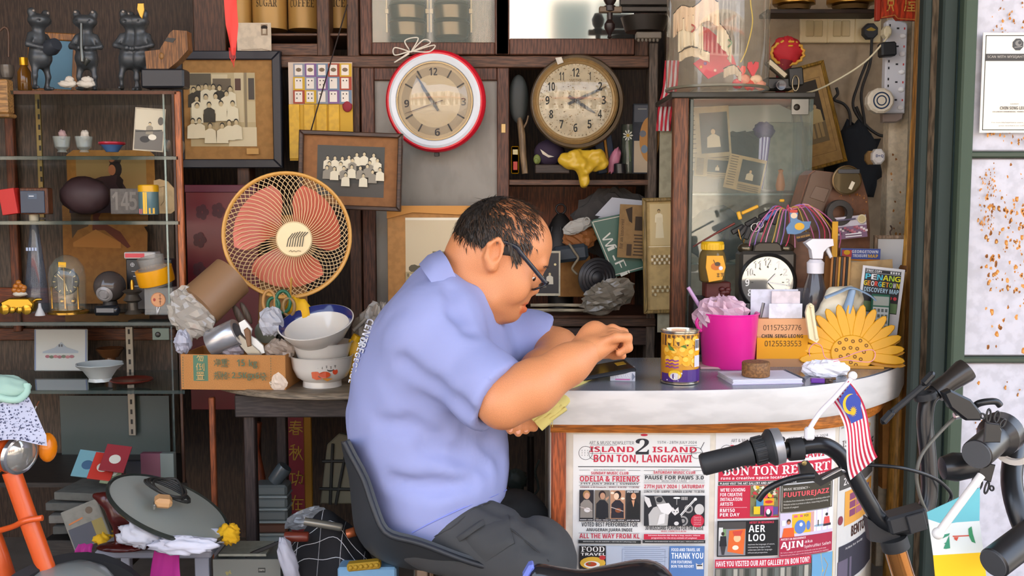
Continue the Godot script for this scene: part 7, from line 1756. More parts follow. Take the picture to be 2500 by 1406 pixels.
	o=on("black_carton","black carton with white symbols behind the tape roll","box",372,775,2.93);b=BY;st=nb();bx(st,Vector3(0,62,0),Vector3(112,124,30),2);part(o,"carton",st,mat("1c1e22",0.4));st=nb();L=15.2;pl(st,circ(332,b-110,5,5,12),"c8c8c8");pl(st,circ(332,b-110,4,4,12),"1c1e22");ln(st,[328,b-110,336,b-110],1,"c8c8c8");ln(st,[332,b-114,332,b-106],1,"c8c8c8");ln(st,[334,b-82,372,b-82],2,"b8b8b8");ln(st,[330,b-58,372,b-58],2,"b8b8b8");ln(st,[330,b-94,390,b-94],1.2,"b8b8b8");part(o,"print",st,vmat(0.4))
	at(345,650,2.93);o=thing("cassette","white cassette with a red label on the black carton","cassette",348,cy(2.93,HS(775))-124,2.93);b=BY;st=nb();bx(st,Vector3(0,8,0),Vector3(76,16,40),2);part(o,"shell",st,mat("c8c4c0",0.4));st=nb();L=20.3;rc(st,313,b-13,360,b-3,"d8404c");part(o,"label",st,vmat(0.4))
	o=on("acrylic_box","clear acrylic box with round tan paper seal","box",392,775,2.79);b=BY;st=nb();bx(st,Vector3(0,34,-10),Vector3(72,68,40),2);part(o,"box",st,pane("7a7e80",0.45,0.04));st=nb();L=11;pl(st,circ(391,b-38,18,18,24),"b8764a");pl(st,circ(391,b-38,16,16,24),"d89a6a");glyph(st,"2,0 8,0|5,0 5,4|1,4 9,4|5,4 5,10|2,7 8,7",392,b-50,8,24,1.2,"5a2a1a");ov(st,382,b-38,3,4,"a83a2a");ln(st,[388,b-20,388,b-2,394,b-20],2.4,"e0e0e0");part(o,"seal",st,vmat(0.5))
	o=thing("tape_roll","clear plastic roll banded with wide amber tape on the acrylic box","tape",386,cy(2.79,HS(775))-70,2.79,Vector3(10,0,10));st=nb();lathe(st,[Vector2(36,8),Vector2(43,8),Vector2(44,12),Vector2(44,46),Vector2(36,46),Vector2(36,8)],Transform3D(),32);part(o,"tape",st,mat("e09a0c",0.25));st=nb();lathe(st,[Vector2(0,0),Vector2(35,2),Vector2(36,48),Vector2(30,52),Vector2(32,74),Vector2(29,74),Vector2(28,52)],Transform3D(),28);part(o,"core",st,pane("a8a49c",0.4,0.1))
	# fifth shelf
	o=on("square_plate","square white porcelain tray with a painted temple scene","plate",148,945,2.99,Vector3(-5,0,0));b=BY;st=nb();pb(st,82,b-104,214,b,-5,0,2);part(o,"tray",st,mat("a8b0b0",0.2));st=nb();L=0.2;rc(st,84,b-102,87,b-2,"5a7098");rc(st,209,b-102,212,b-2,"5a7098");po(st,[104,b-48,134,b-58,150,b-72,164,b-58,192,b-50,192,b-44,104,b-44],"8a9aa8");for k in 7:ov(st,116+k*10,b-36+(k%2),6,4,["8a4a5a","4a5a4a","a0606a"][k%3],8)
	rc(st,144,b-66,147,b-60,"2a2e38");rc(st,150,b-66,153,b-60,"2a2e38");part(o,"painting",st,vmat(0.3))
	o=on("octagonal_bowl","eight sided white porcelain bowl on the low glass shelf","bowl",245,945,2.83);st=nb();lathe(st,[Vector2(0,0),Vector2(30,0),Vector2(28,8),Vector2(42,28),Vector2(60,42),Vector2(57,44),Vector2(38,28),Vector2(0,12)],Transform3D(),8);part(o,"bowl",st,mat("b4bab8",0.2))
	o=on("brown_bowl","shallow brown glazed bowl behind the octagonal one","bowl",270,945,3.03);st=nb();lathe(st,[Vector2(0,30),Vector2(20,30),Vector2(34,50),Vector2(32,52),Vector2(0,36)],Transform3D(),24);lathe(st,[Vector2(0,0),Vector2(16,0),Vector2(12,30),Vector2(0,30)],Transform3D(),16);part(o,"bowl",st,mat("5a3a22",0.25))
	o=on("copper_tray","flat oval copper dish lying at the shelf edge","dish",322,945,2.81);st=nb();lathe(st,[Vector2(0,0),Vector2(44,1),Vector2(52,6),Vector2(50,8),Vector2(42,4),Vector2(0,4)],Transform3D(),28);part(o,"dish",st,mat("6a2a20",0.3,0.3))
func table_things():
	var st;var o;var b
	X=Transform3D.IDENTITY
	var H:float=P(850,962,2.52).y;var c:=Vector3(-0.47,0,-2.85)
	o=Node3D.new();o.name="round_table";add_child(o);o.position=Vector3(c.x,0,c.z);meta(o,"old round wooden table with a dark apron under the bowls","table")
	st=nb();lathe(st,[Vector2(0,H-0.02),Vector2(0.315,H-0.02),Vector2(0.33,H-0.014),Vector2(0.33,H-0.004),Vector2(0.325,H),Vector2(0,H)],Transform3D(),64,1.1);part(o,"top",st,woodh("8d7d68",0.5))
	st=nb();bx(st,Vector3(0,H-0.055,0.2),Vector3(0.5,0.06,0.02),0.003);bx(st,Vector3(0.05,H-0.03,0.215),Vector3(0.03,0.02,0.02),0.003);part(o,"apron",st,woodh("3c3230"))
	for x in [[-0.22,0.17],[0.22,0.17],[-0.22,-0.2],[0.22,-0.2]]:
		st=nb();bx(st,Vector3(x[0],(H-0.02)/2,x[1]),Vector3(0.03,H-0.02,0.03),0.003);part(o,"leg",st,woodv("3a2c2a"))
	# fan
	o=thing("table_fan","tan table fan with wire guard and rust red blades","fan",708,cy(2.78,H),2.78,Vector3(0,9,0));b=BY;var k0:=V(708,571,0)
	var wire:=mat("e4c490",0.35);var rimm:=mat("d09a4c",0.35)
	st=nb();var l:=[]
	for k in 64:l.append(k0+Vector3(cos(k*TAU/64)*151,sin(k*TAU/64)*151,0))
	tube(st,l,4.2,8,true,1.6);part(o,"guard_rim",st,rimm)
	for side in [1,-1]:
		st=nb()
		for k in 64:
			var a:=k*TAU/64;var p:=[]
			for i in 7:
				var t:=i/6.0;var r:=lerpf(40,150,t);var aa:float=a+side*0.45*t*t;p.append(k0+Vector3(cos(aa)*r+18*(1-t),sin(aa)*r-8*(1-t),side*34*cos(t*PI/2)*(1.0 if t>0 else 1.0)))
			tube(st,p,1.05,4)
		part(o,"front_grille" if side==1 else "rear_grille",st,wire)
	for k in 3:
		var g:=[]
		for i in 8:
			var row:=[]
			for j in 7:
				var r:=lerpf(26,128,i/7.0);var a:float=k*TAU/3+0.5+(j/6.0-0.5)*1.8*(0.6+0.4*sin(i/7.0*PI*0.8));row.append(k0+Vector3(cos(a)*r,sin(a)*r,lerpf(-14,14,j/6.0)))
			g.append(row)
		st=nb();sheet(st,g,1.5);part(o,"blade",st,mat("c05c40",0.3))
	st=nb();lathe(st,[Vector2(0,32),Vector2(42,32),Vector2(43,36),Vector2(40,40),Vector2(0,42)],Transform3D(FZ.basis,k0+Vector3(18,-8,0)),40);var hub=part(o,"hub_cap",st,mat("ecd4a4",0.4));st=nb();L=42.4
	for k in 7:var x:=709+k*6.0;ln(st,[x,596,x+4,578-k,x+14,562-0.5*k+absf(k-3)],2.0,"3a3228")
	ln(st,[714,608,718,605,721,609,726,606,730,609,735,606,742,608],1.2,"7a6440");part(hub,"slots",st,vmat(0.5))
	st=nb();lathe(st,[Vector2(0,-60),Vector2(44,-56),Vector2(50,-30),Vector2(40,-22),Vector2(0,-20)],Transform3D(FZ.basis,k0),24);part(o,"motor",st,mat("a87a44",0.4));st=nb();plate(st,p2([622,b-14,640,640,690,600,726,600,750,700,760,b-14]),-50,-38,2);part(o,"stand",st,mat("a87a44",0.5));st=nb();pb(st,610,b-16,800,b,-80,20,5);part(o,"base",st,mat("a07440",0.5));st=nb();tube(st,[V(712,735,8),V(718,672,40)],[2,3],6);part(o,"guard_clip",st,rimm)
	# bowls
	b=cy(2.64,H);o=thing("soup_bowl","white porcelain bowl painted with an orange goldfish, bottom of the stack","bowl",787,b,2.64,Vector3.ZERO,"stacked bowls");var pw:=mat("d6d0c6",0.12)
	st=nb();lathe(st,[Vector2(0,3),Vector2(44,3),Vector2(45,0),Vector2(48,0),Vector2(47,14),Vector2(62,24),Vector2(72,46),Vector2(76,72),Vector2(79,76),Vector2(74,76),Vector2(68,46),Vector2(56,26),Vector2(0,18)],Transform3D(),48);part(o,"bowl",st,pw);st=nb();BEND=1;BR=71.8;LI=0.2
	po(st,[774,b-44,786,b-50,796,b-40,790,b-34,800,b-28,786,b-26,776,b-30],"c8562a");pl(st,circ(806,b-38,14,8,14),"c04a24");ov(st,832,b-44,7,7,"c84a2c");ov(st,820,b-50,8,5,"4a4a44");po(st,[798,b-30,826,b-28,812,b-22],"b8782c");for k in 5:glyph(st,"1,1 9,1|5,0 5,10|2,6 8,6",788+k*10,b-60+(k%2)*2,5,6,0.9,"5a544c")
	part(o,"painting",st,vmat(0.2));BEND=0;LI=0.15
	o=thing("soup_bowl","plain white porcelain bowl nested in the goldfish bowl","bowl",788,b-52,2.64,Vector3.ZERO,"stacked bowls");st=nb();lathe(st,[Vector2(0,2),Vector2(40,0),Vector2(62,20),Vector2(72,52),Vector2(76,56),Vector2(71,56),Vector2(58,22),Vector2(0,8)],Transform3D(),48);part(o,"bowl",st,pw)
	o=thing("soup_bowl","blue rimmed white bowl tipped toward the street on top of the stack","bowl",784,b-94,2.64,Vector3(21,0,6),"stacked bowls");st=nb();lathe(st,[Vector2(0,0),Vector2(38,0),Vector2(40,8),Vector2(66,28),Vector2(84,54),Vector2(91,66),Vector2(93,70),Vector2(90,71)],Transform3D(),48);lathe(st,[Vector2(79.2,56.5),Vector2(60,30),Vector2(36,13),Vector2(0,9)],Transform3D(),48);part(o,"bowl",st,pw);st=nb();lathe(st,[Vector2(90,71),Vector2(88,70),Vector2(79,56.5)],Transform3D(),48);part(o,"rim_band",st,mat("232c66",0.12))
	# carton with tools
	var Z:=2.585;b=cy(Z,H)+2;o=thing("cardboard_box","open tan cardboard carton printed 15 kg full of tools","box",568,b,Z,Vector3(0,-4,0));var cm:=mat("c98a4a",0.8,0.0,"fine",Vector3.ONE*6)
	for q in [[438,702,-3,0],[438,702,-150,-147],[438,441,-147,-3],[699,702,-147,-3]]:
		st=nb();pb(st,q[0],b-88,q[1],b,q[2],q[3],0.6);part(o,"wall",st,cm)
	st=nb();pb(st,440,b-3,700,b,-147,-3);part(o,"bottom",st,cm);st=nb();L=0.2;var ink:="5a6a50";rc(st,470,b-86,507,b-22,"55795f")
	glyph(st,"3,0 1,4|2,2 9,2 8,9 6,8|5,2 3,8|7,2 5,9",478,b-86,20,16,1.6,"c9a468");glyph(st,"2,0 0,5|1,4 1,10|3,1 6,1|5,1 4,4 7,4|5,4 5,9 3,9 7,8|8,1 8,7|10,0 10,10 9,9",478,b-66,20,18,1.6,"c9a468");glyph(st,"1,0 9,0 9,2 1,2 1,0|4,0 4,2|7,0 7,2|0,4 10,4|5,3 5,5|2,5 8,5 8,9 2,9 2,5|2,7 8,7|0,10 10,10",478,b-44,20,18,1.6,"c9a468")
	glyph(st,"0,2 1,4|0,9 2,6|4,0 3,2|4,1 8,1 7,3|3,3 9,3 9,7|2,5 10,5|3,7 9,7|6,3 6,9 5,10",524,b-78,17,19,1.6,ink);glyph(st,"1,1 9,0|0,2 10,2|2,3 8,3 8,6 2,6 2,3|2,4.5 8,4.5|5,1 5,9|1,8 9,8|0,10 10,10",542,b-78,17,19,1.6,ink);glyph(st,"0,2 4,2|2,0 2,6 0,10|0,5 4,5|3,7 4,9|5,0 10,0|5,0 5,6|10,0 10,6|7,2 7,6 5,10|8,6 8,9 10,9",524,b-46,17,19,1.6,ink);glyph(st,"2,0 2,10|0,3 4,3|2,4 0,7|3,4 4,6|7,0 5,4|6,1 9,1 5,5|7,3 10,5|6,6 9,6 9,9 6,9 6,6",542,b-46,17,19,1.6,ink)
	tx(st,"15",583,b-78,603,b-61,ink,1);tx(st,"kg",613,b-78,634,b-56,ink,1);tx(st,"2.5Kgx6",570,b-46,638,b-26,ink,1);glyph(st,"2,0 1,3|2,2 2,5|4,1 8,1|6,0 8,4 9,3|0,5 10,5|5,5 1,8|4,7 4,10 6,9|5,6 9,10|8,6 6,8",640,b-46,17,19,1.6,ink)
	for y in [[562,b-76],[562,b-68],[562,b-44],[562,b-34]]:rc(st,y[0],y[1],y[0]+2.5,y[1]+2.5,ink)
	for k in 12:rc(st,447,b-84+k*6.5,449.5,b-80+k*6.5,"7a6a48");rc(st,668,b-84+k*6.5,670,b-80+k*6.5,"7a6a48")
	part(o,"print",st,vmat(0.8));st=nb();lump(st,V(684,b-20,0),Vector3(17,19,3),0.4,3.0,88,20,true);part(o,"tape_scrap",st,mat("d8c4b0",0.15),"shiny crinkled tape scrap")
	var Zi:=2.66;var yb:float=b-60
	o=thing("wrapped_roll","thick cardboard roll wrapped in crinkled clear plastic","roll",530,yb,Zi,Vector3(0,0,0));var ax:=TY(V(482,752,30),Vector3(-58,62,0));st=nb();lathe(st,[Vector2(0,-112),Vector2(56,-112),Vector2(58,0),Vector2(44,4),Vector2(38,-30),Vector2(0,-30)],Transform3D(Basis(Vector3(0.75,-0.55,0.36).normalized(),0)*Basis(Quaternion(Vector3.UP,Vector3(-0.6,-0.62,0.5).normalized())),V(490,745,0)),28);part(o,"roll",st,mat("8a6848",0.5));st=nb();lump(st,V(478,760,20),Vector3(46,58,26),0.35,2.4,90,28,true,Basis(Vector3.BACK,0.5));lump(st,V(470,810,30),Vector3(14,26,12),0.3,2.0,93,14);part(o,"plastic_wrap",st,pane("b8b0a4",0.62,0.12))
	at(560,yb,2.62);st=nb();lathe(st,[Vector2(24,-38),Vector2(34,-38),Vector2(35,-36),Vector2(35,36),Vector2(34,38),Vector2(24,38),Vector2(24,-38)],Transform3D(Basis(Quaternion(Vector3.UP,Vector3(0.9,0.42,0.1).normalized())),V(550,824,0)),32);one("tape_roll","wide roll of silver tape on top of the carton","tape",st,mat("b4b4b8",0.25,0.7),560,yb,2.62)
	o=thing("scissors","scissors with tan and green loop handles standing in the carton","scissors",680,yb,Zi)
	for q in [[658,735,15,28,"a8783c"],[692,735,18,27,"1f5c40"],[668,745,14,20,"1f5c40"],[706,748,14,22,"8a6a3c"]]:
		st=nb();var lp:=[]
		for k in 16:lp.append(V(q[0]+cos(k*TAU/16)*q[2],q[1]+sin(k*TAU/16)*q[3],-10))
		tube(st,lp,4.5,8,true);part(o,"loop_handle",st,mat(q[4],0.4))
	st=nb();plate(st,p2([655,760,700,760,690,860,660,860]),-14,-8,1);part(o,"blades",st,mat("26282a",0.3,0.7))
	at(725,yb,2.7);st=nb();lump(st,V(728,765,0),Vector3(34,40,16),0.35,1.8,97,22);one("yellow_glove","bright yellow cloth glove beside the scissors","glove",st,mat("e4ac08",0.7),725,yb,2.7)
	o=thing("utility_knife","silver bladed trimming knife lying across the tools","knife",620,yb,2.63,Vector3(0,0,0));st=nb();plate(st,p2([580,822,594,812,640,852,652,872,620,872]),20,26,1);part(o,"blade",st,mat("a8a294",0.3,0.6));st=nb();plate(st,p2([604,800,612,794,620,802,622,840,612,842]),24,30,2);part(o,"handle",st,mat("7a5434",0.4));st=nb();plate(st,p2([590,784,604,776,612,786,622,800,618,816,632,824,648,840,652,858,636,862,626,840,606,820,596,806]),12,20,2);part(o,"white_wrench",st,mat("e8e6de",0.4))
	at(670,yb,2.66);st=nb();lathe(st,[Vector2(0,-4),Vector2(28,-4),Vector2(28,6),Vector2(0,10)],Transform3D(FZ.basis,V(652,808,0)),20);one("green_disc","dull green sanding disc between knife and shells","disc",st,mat("5c6052",0.5),670,yb,2.66)
	var kk:=0
	for q in [[666,782,26,30,"a8a8ae","grey mineral crystal on top of the green disc"],[688,850,32,22,"9a8a7c","rough brown grey crystal at the carton's corner"],[570,852,26,20,"8a8084","small dark crystal under the tape roll"],[452,832,18,26,"a8a8b4","pale wad of tissue at the carton's outer corner"]]:
		at(q[0],yb,2.63);st=nb();lump(st,V(q[0],q[1],10),Vector3(q[2],q[3],18),0.4,2.6,100+kk,20,true);one("mineral" if kk<3 else "tissue_wad",q[5],"rock" if kk<3 else "tissue",st,mat(q[4],0.35),q[0],yb,2.63);kk+=1
	at(598,yb,2.7);st=nb();for q in [[588,772,10,34],[604,762,8,30]]:ell(st,V(q[0],q[1],0),Vector3(q[2],q[3],5),Basis(Vector3.BACK,0.45),12,8)
	one("spoon_pair","two dark wooden spoon handles sticking up from the carton","spoons",st,woodv("5a4a3c"),598,yb,2.7)
	b=cy(2.72,H);at(905,b,2.72);st=nb();lump(st,V(905,800,0),Vector3(32,55,26),0.5,2.2,111,26,true,Basis(Vector3.BACK,-0.4));tube(st,[V(868,800,30),V(900,772,24)],5,6);one("crumpled_bag","crumpled grey plastic bag behind the man's back","bag",st,mat("8a8074",0.3),905,b,2.72)
	at(866,cy(2.66,H),2.66);st=nb();pb(st,852,826,876,cy(2.66,H),-16,0,3);lathe(st,[Vector2(9,0),Vector2(11,0),Vector2(11,14),Vector2(9,14)],TY(V(866,830,-8),Vector3(0,0,-30)),14);one("yellow_tube","yellow plastic tube end behind the bowls","tube",st,mat("e0aa10",0.4),866,cy(2.66,H),2.66)
	# dark red panel with flower marks behind the fan
	o=thing("lacquer_board","dark red lacquer board with faded flower marks behind the fan","panel",540,1000,3.1);st=nb();pb(st,466,446,640,1000,-8,0,1);part(o,"board",st,mat("6c1f26",0.35));st=nb();pb(st,466,446,640,464,0,5,1);part(o,"edge",st,mat("5a1230",0.4));st=nb();L=0.2
	for q in [[506,512],[545,508],[498,580],[496,652]]:
		for k in 5:ov(st,q[0]+cos(k*TAU/5)*9,q[1]+sin(k*TAU/5)*11,8,9,"4a1a20",8)
	part(o,"flower_marks",st,vmat(0.5)).set_meta("kind","stuff")
func gone(called,label,cat,st,m,x,y,Z):return one(called,label,cat,st,m,x,y,Z)
func low_left():
	var st;var o;var b
	# couplet board
	o=thing("couplet_board","red couplet board with gilt characters and gilt border under the table","sign",728,1260,3.25);st=nb();pb(st,694,990,748,1408,-6,0);part(o,"board",st,mat("7c0f22",0.5));for x in [[692,704],[746,766]]:st=nb();pb(st,x[0],990,x[1],1408,-4,5,2);part(o,"border",st,mat("a8782c",0.3,0.5))
	L=0.2;for q in [["1,1 9,1|1,3 9,3|0,5 10,5|5,0 3,6 0,8|6,5 10,8|3,6 7,6 7,10 3,10 3,6|3,8 7,8",710,1018,32,34,3],["4,0 1,1|0,3 5,3|3,1 3,10|3,4 0,7|3,4 5,6|6,3 5,5|9,3 8,5|7,1 7,5 4,10|7,5 10,10",710,1078,32,38,3],["0,2 4,2|2,2 2,8|0,9 5,7|5,3 10,3 9,9 7,8|7,0 6,6 4,10",710,1144,32,36,3],["0,3 10,3|4,0 2,6 0,8|2,6 2,10|4,6 9,6|6,4 6,10|4,10 10,10",710,1206,32,36,3]]:st=nb();glyph(st,q[0],q[1],q[2],q[3],q[4],q[5],"b08a34");part(o,"character",st,vmat(0.3,0.4))
	o=thing("timber_upright","slim orange brown timber post beside the glass cabinet","post",524,1300,2.75);st=nb();pb(st,517,958,531,1420,-14,0,2);part(o,"shaft",st,woodv("9a5028"))
	for q in [[632,1300,1160,3.1,"8a3c18","carved orange chair leg behind the table legs"]]:at(q[0],q[1],q[3]);st=nb();tube(st,pv([632,1300,0,640,1160,0,630,1080,0,636,1020,0]),[9,12,7,10],10);one("carved_leg",q[5],"post",st,woodv(q[4]),q[0],q[1],q[3])
	o=thing("drawer_tower","stack of cloudy plastic drawers under the table","drawers",662,1340,2.9);for k in 5:
		st=nb();pb(st,618,1178+k*32,704,1206+k*32,-60,0,6);part(o,"drawer",st,mat(["6a706e","707674","6a6e6c","5a3a2c","7a8486"][k],0.3));st=nb();pb(st,616,1204+k*32,706,1210+k*32,-60,4,2);part(o,"rim",st,mat("8f9694",0.3))
	at(680,1180,2.9);st=nb();lathe(st,[Vector2(0,0),Vector2(18,0),Vector2(20,40),Vector2(18,48),Vector2(0,48)],TY(V(664,1180,-20),Vector3(0,0,-38)),18);one("grey_bottle","smoky plastic tumbler tipped on the drawer stack","cup",st,mat("4c5458",0.25),680,1180,2.9)
	# chair of mesh seen under the table
	o=thing("bag_stand","tan mesh panel bag hung with dark straps under the table","bag",835,1240,3.1);st=nb();plate(st,p2([780,1230,800,1080,830,1052,870,1060,880,1230]),-20,0,3);part(o,"panel",st,mat("6a6450",0.7));st=nb();for q in [[788,1120,880,1120],[780,1190,880,1192],[815,1076,806,1230],[850,1080,820,1230]]:tube(st,[V(q[0],q[1],3),V(q[2],q[3],3)],4,6)
	part(o,"straps",st,mat("26241f",0.7))
	# grey stool and what lies on it
	o=thing("plastic_stool","grey plastic stool crowded with cloths, its legs lavender grey","stool",385,1400,2.35);var sm:=mat("8a8c98",0.45);st=nb();pb(st,228,1342,520,1362,-190,0,4);part(o,"seat",st,sm)
	for x in [[228,252],[478,514]]:
		for z in [-190,-24]:st=nb();pb(st,x[0],1360,x[1],1750,z,z+24,2);part(o,"leg",st,sm)
	o=thing("dog_statue","dark red lacquered dog statue standing on the stool","statue",275,1338,2.33);var u:=U;st=nb();var s:=Body.new();
	s.cone(V(238,1204,0)*u,V(266,1214,0)*u,9*u,17*u,0.01);s.cone(V(266,1214,0)*u,V(296,1252,0)*u,17*u,20*u,0.015);s.cone(V(296,1252,0)*u,V(340,1258,0)*u,26*u,22*u,0.02);s.cone(V(290,1262,8)*u,V(292,1330,8)*u,12*u,7*u,0.01);s.cone(V(292,1262,-14)*u,V(300,1330,-14)*u,12*u,7*u,0.01);s.cone(V(340,1262,8)*u,V(348,1330,8)*u,14*u,7*u,0.01);s.cone(V(340,1262,-14)*u,V(352,1330,-14)*u,14*u,7*u,0.01);s.cone(V(282,1222,14)*u,V(294,1232,16)*u,7*u,5*u,0.008);s.cone(V(362,1252,0)*u,V(382,1280,0)*u,6*u,4*u,0.01);s.ball(V(300,1334,0)*u,Vector3(66,11,34)*u,Basis(),0.006)
	X=Transform3D.IDENTITY;body(st,s,0.005);part(o,"body",st,mat("4a1512",0.25));frame(275,1338,2.33);st=nb();ell(st,V(264,1206,15),Vector3(2.5,2.5,2.5),Basis(),8,6);part(o,"eye",st,mat("c8b8a8",0.2))
	o=thing("oval_tray","big dark rimmed oval glass tray lying tilted on the cloths","tray",412,1240,2.3,Vector3(1,0,-27));st=nb();lathe(st,[Vector2(0,-10),Vector2(150,-10),Vector2(158,-4),Vector2(159,3),Vector2(154,6),Vector2(150,2)],Transform3D(),56);part(o,"rim",st,mat("2e322e",0.2));st=nb();lathe(st,[Vector2(0,1),Vector2(151,2)],Transform3D(),56);part(o,"glass",st,mat("a2a8a0",0.3))
	o=thing("cable_coil","dark cable coiled on the oval tray","cable",395,1200,2.3,Vector3(1,0,-27));st=nb();for k in 5:
		var lp:=[]
		for i in 20:lp.append(Vector3(cos(i*TAU/20)*(62-k*5)+10+4*sin(k*2.0),3+k*4,sin(i*TAU/20)*(26+k*5)-10+k*3))
		tube(st,lp,3.2,6,true)
	tube(st,curve([Vector3(-20,16,-30),Vector3(10,24,-50),Vector3(40,18,-20),Vector3(60,10,20)],5),3,6);part(o,"coil",st,mat("2f2e2c",0.5))
	o=thing("usb_charger","beige cube charger resting on the tray","charger",396,1236,2.24,Vector3(12,20,-12));st=nb();bx(st,Vector3(0,14,0),Vector3(42,26,40),8);part(o,"body",st,mat("c89a6a",0.45));st=nb();bx(st,Vector3(-20,6,10),Vector3(6,14,22),2);part(o,"pins",st,mat("a8a49c",0.3,0.8))
	var k:=0
	for q in [[340,1304,50,30,"c4c6d0","white crumpled rag beside the dog statue",2.2],[450,1330,80,22,"cacad6","white rag draped over the stool front",2.18],[490,1312,60,26,"b8bac6","grey white glove under the tray's low end",2.3],[560,1302,26,24,"e0aa14","yellow duster at the stool's corner",2.3],[352,1306,22,28,"2a2a2e","black cloth tucked between the white rags",2.27],[255,1312,24,16,"d8a818","yellow packet behind the dog statue",2.45]]:
		at(q[0],q[1]+q[3],q[6]);st=nb();lump(st,Vector3(0,q[3],0),Vector3(q[2],q[3],24),0.5,1.9,120+k,30);one(["rag","rag","rag","duster","rag","packet"][k],q[5],"cloth",st,mat(q[4],0.9),q[0],q[1]+q[3],q[6]);k+=1
	for q in [[412,1292,1420,30,"magenta cloth hanging down the stool front"],[206,1330,1400,22,"magenta cloth bundled at the stool's outer leg"]]:
		at(q[0],q[1],2.26);st=nb();var g:=[]
		for r in 9:
			var row:=[]
			for j in 9:row.append(Vector3((j-4)*q[3]/4.0*(0.8+r*0.06)+(r*-1.5),-r*(q[2]-q[1])/8.0,5*sin(j*1.6+r*0.4)+(3 if r else -8)))
			g.append(row)
		sheet(st,g,3);one("magenta_cloth",q[4],"cloth",st,mat("a81e7c",0.7),q[0],q[1],2.26)
	# cabinet floor: boxes, booklets, papers
	for q in [[215,1134,60,"6c9aa4","pale blue booklet"],[252,1140,56,"b83428","red booklet with a white crest"],[282,1120,60,"8c2c34","dark red booklet behind the others"],[276,1150,44,"7c8a6c","green and grey booklet"]]:
		o=thing("booklet",q[4]+" lying on the cabinet floor pile","booklet",q[0],q[1],2.56,Vector3(38,0,-12));st=nb();bx(st,Vector3(0,2,0),Vector3(q[2],4,80),0.6);part(o,"cover",st,mat(q[3],0.5));st=nb();ell(st,Vector3(0,4.2,4),Vector3(14,0.4,14));part(o,"crest",st,mat("c8c8bc" if q[0]>230 else "3a5a78",0.6))
	k=0
	for q in [[235,1186,150,"5e5e58"],[222,1210,170,"54544f"],[230,1238,176,"6a6862"],[228,1262,160,"4c4c48"]]:
		at(q[0],q[1],2.55);st=nb();bx(st,Vector3.ZERO,Vector3(q[2],20,130),2,Basis(Vector3.UP,0.1*k-0.15));one("magazine_stack","dusty grey magazine bundle, "+["topmost","second","third","bottom"][k]+" of the pile behind the dog statue","magazines",st,paper(q[3]),q[0],q[1]+10,2.58);k+=1
	at(230,1300,2.6);st=nb();bx(st,V(230,1340,0),Vector3(190,90,150),2);one("floor_crate","dark crate holding up the magazine pile","crate",st,woodh("2c2622"),230,1300,2.6)
	o=thing("boxed_toy","grey window box printed with a small bear","box",225,1330,2.44,Vector3(-8,0,22));b=BY;st=nb();pb(st,178,b-104,276,b,-20,0,2);part(o,"box",st,paper("86847a"));st=nb();L=0.2;rc(st,182,b-56,272,b-4,"3e4450");rc(st,244,b-56,272,b-4,"8a7a3c");ov(st,248,b-84,9,9,"5a4a38");ln(st,[190,b-68,226,b-72],4,"b86a30");part(o,"print",st,vmat(0.5))
	for q in [[372,1150,50,70,"6a3c4c","pink and grey packet wall behind the tray"],[412,1150,34,70,"6a7470","grey green packet standing beside the pink one"],[330,1150,40,50,"24262e","navy packet with a gold seal behind the tray"]]:
		at(q[0],q[1],2.66);st=nb();bx(st,Vector3(0,q[3]/2.0,0),Vector3(q[2],q[3],20),1)
		one("packet",q[5],"packet",st,mat(q[4],0.5),q[0],1172,2.66)
	# crate of papers, plaid heap, sponge
	o=thing("storage_crate","grey plastic crate with papers beside the stool","crate",602,1420,2.34);for q in [[518,688,-4,0],[518,688,-120,-116],[518,522,-116,-4],[684,688,-116,-4]]:st=nb();pb(st,q[0],1362,q[1],1440,q[2],q[3],1);part(o,"side",st,mat("6e706a",0.5))
	st=nb();bx(st,V(650,1338,-20),Vector3(120,8,8),1,Basis(Vector3.BACK,0.4));part(o,"black_bar",st,mat("1c1c1e",0.5));st=nb();pb(st,530,1352,650,1358,-110,-10);part(o,"papers",st,paper("8a8c80"));st=nb();L=0.2;rc(st,632,1384,650,1396,"2a2c2a");tx(st,"EMPO",634,1387,648,1392,"a8a8a0",1);part(o,"mark",st,vmat(0.6));st=nb();tx(st,"W+K",552,1394,566,1404,"a89a4a",1,20);part(o,"mark",st,vmat(0.6))
	o=thing("plaid_cloth","black cloth with thin white checks heaped under the chair","cloth",790,1406,2.36);st=nb();var gg:=[]
	for r in 17:
		var row:=[]
		for j in 21:var a:=j/20.0;var t:=r/16.0;row.append(V(690+a*220,1420-150*sin(PI*clampf(a*0.85+0.12,0,1))*sin(t*PI*0.55)+8*sin(a*14+t*6),40-t*130+10*sin(a*9)))
		gg.append(row)
	C=Color("17171b");sheet(st,gg,2);part(o,"cloth",st,mat("17171b",0.9));st=nb();for j in [3,8,13,18]:var l:=[];for r in 17:l.append(gg[r][j]+Vector3(0,1.5,1.5));tube(st,l,1.1,4)
	for r in [1,4,7,10]:tube(st,gg[r].map(func(p):return p+Vector3(0,1.5,1.5)),1.1,4)
	part(o,"checks",st,mat("c8c8cc",0.9))
	for q in [[725,1310,60,13,"6a2a1c","short reddish wooden roller on the plaid cloth",0.0],[790,1280,96,10,"7d7a70","steel sharpening rod handle lying above the plaid cloth",-0.17],[858,1300,22,12,"a85a34","copper knob against the chair shell",0.3]]:
		at(q[0],q[1],2.34);st=nb();var d:Vector3=Vector3(cos(q[6]),sin(q[6]),0)*q[2]/2.0;tube(st,[-d,d*0.9,d],[q[3],q[3],q[3]*0.7],16);one(["roller","sharpening_rod","copper_ornament"][int(q[0]>730)+int(q[0]>800)],q[5],"tool",st,mat(q[4],0.3,0.5 if q[0]>730 else 0.0),q[0],q[1],2.34)
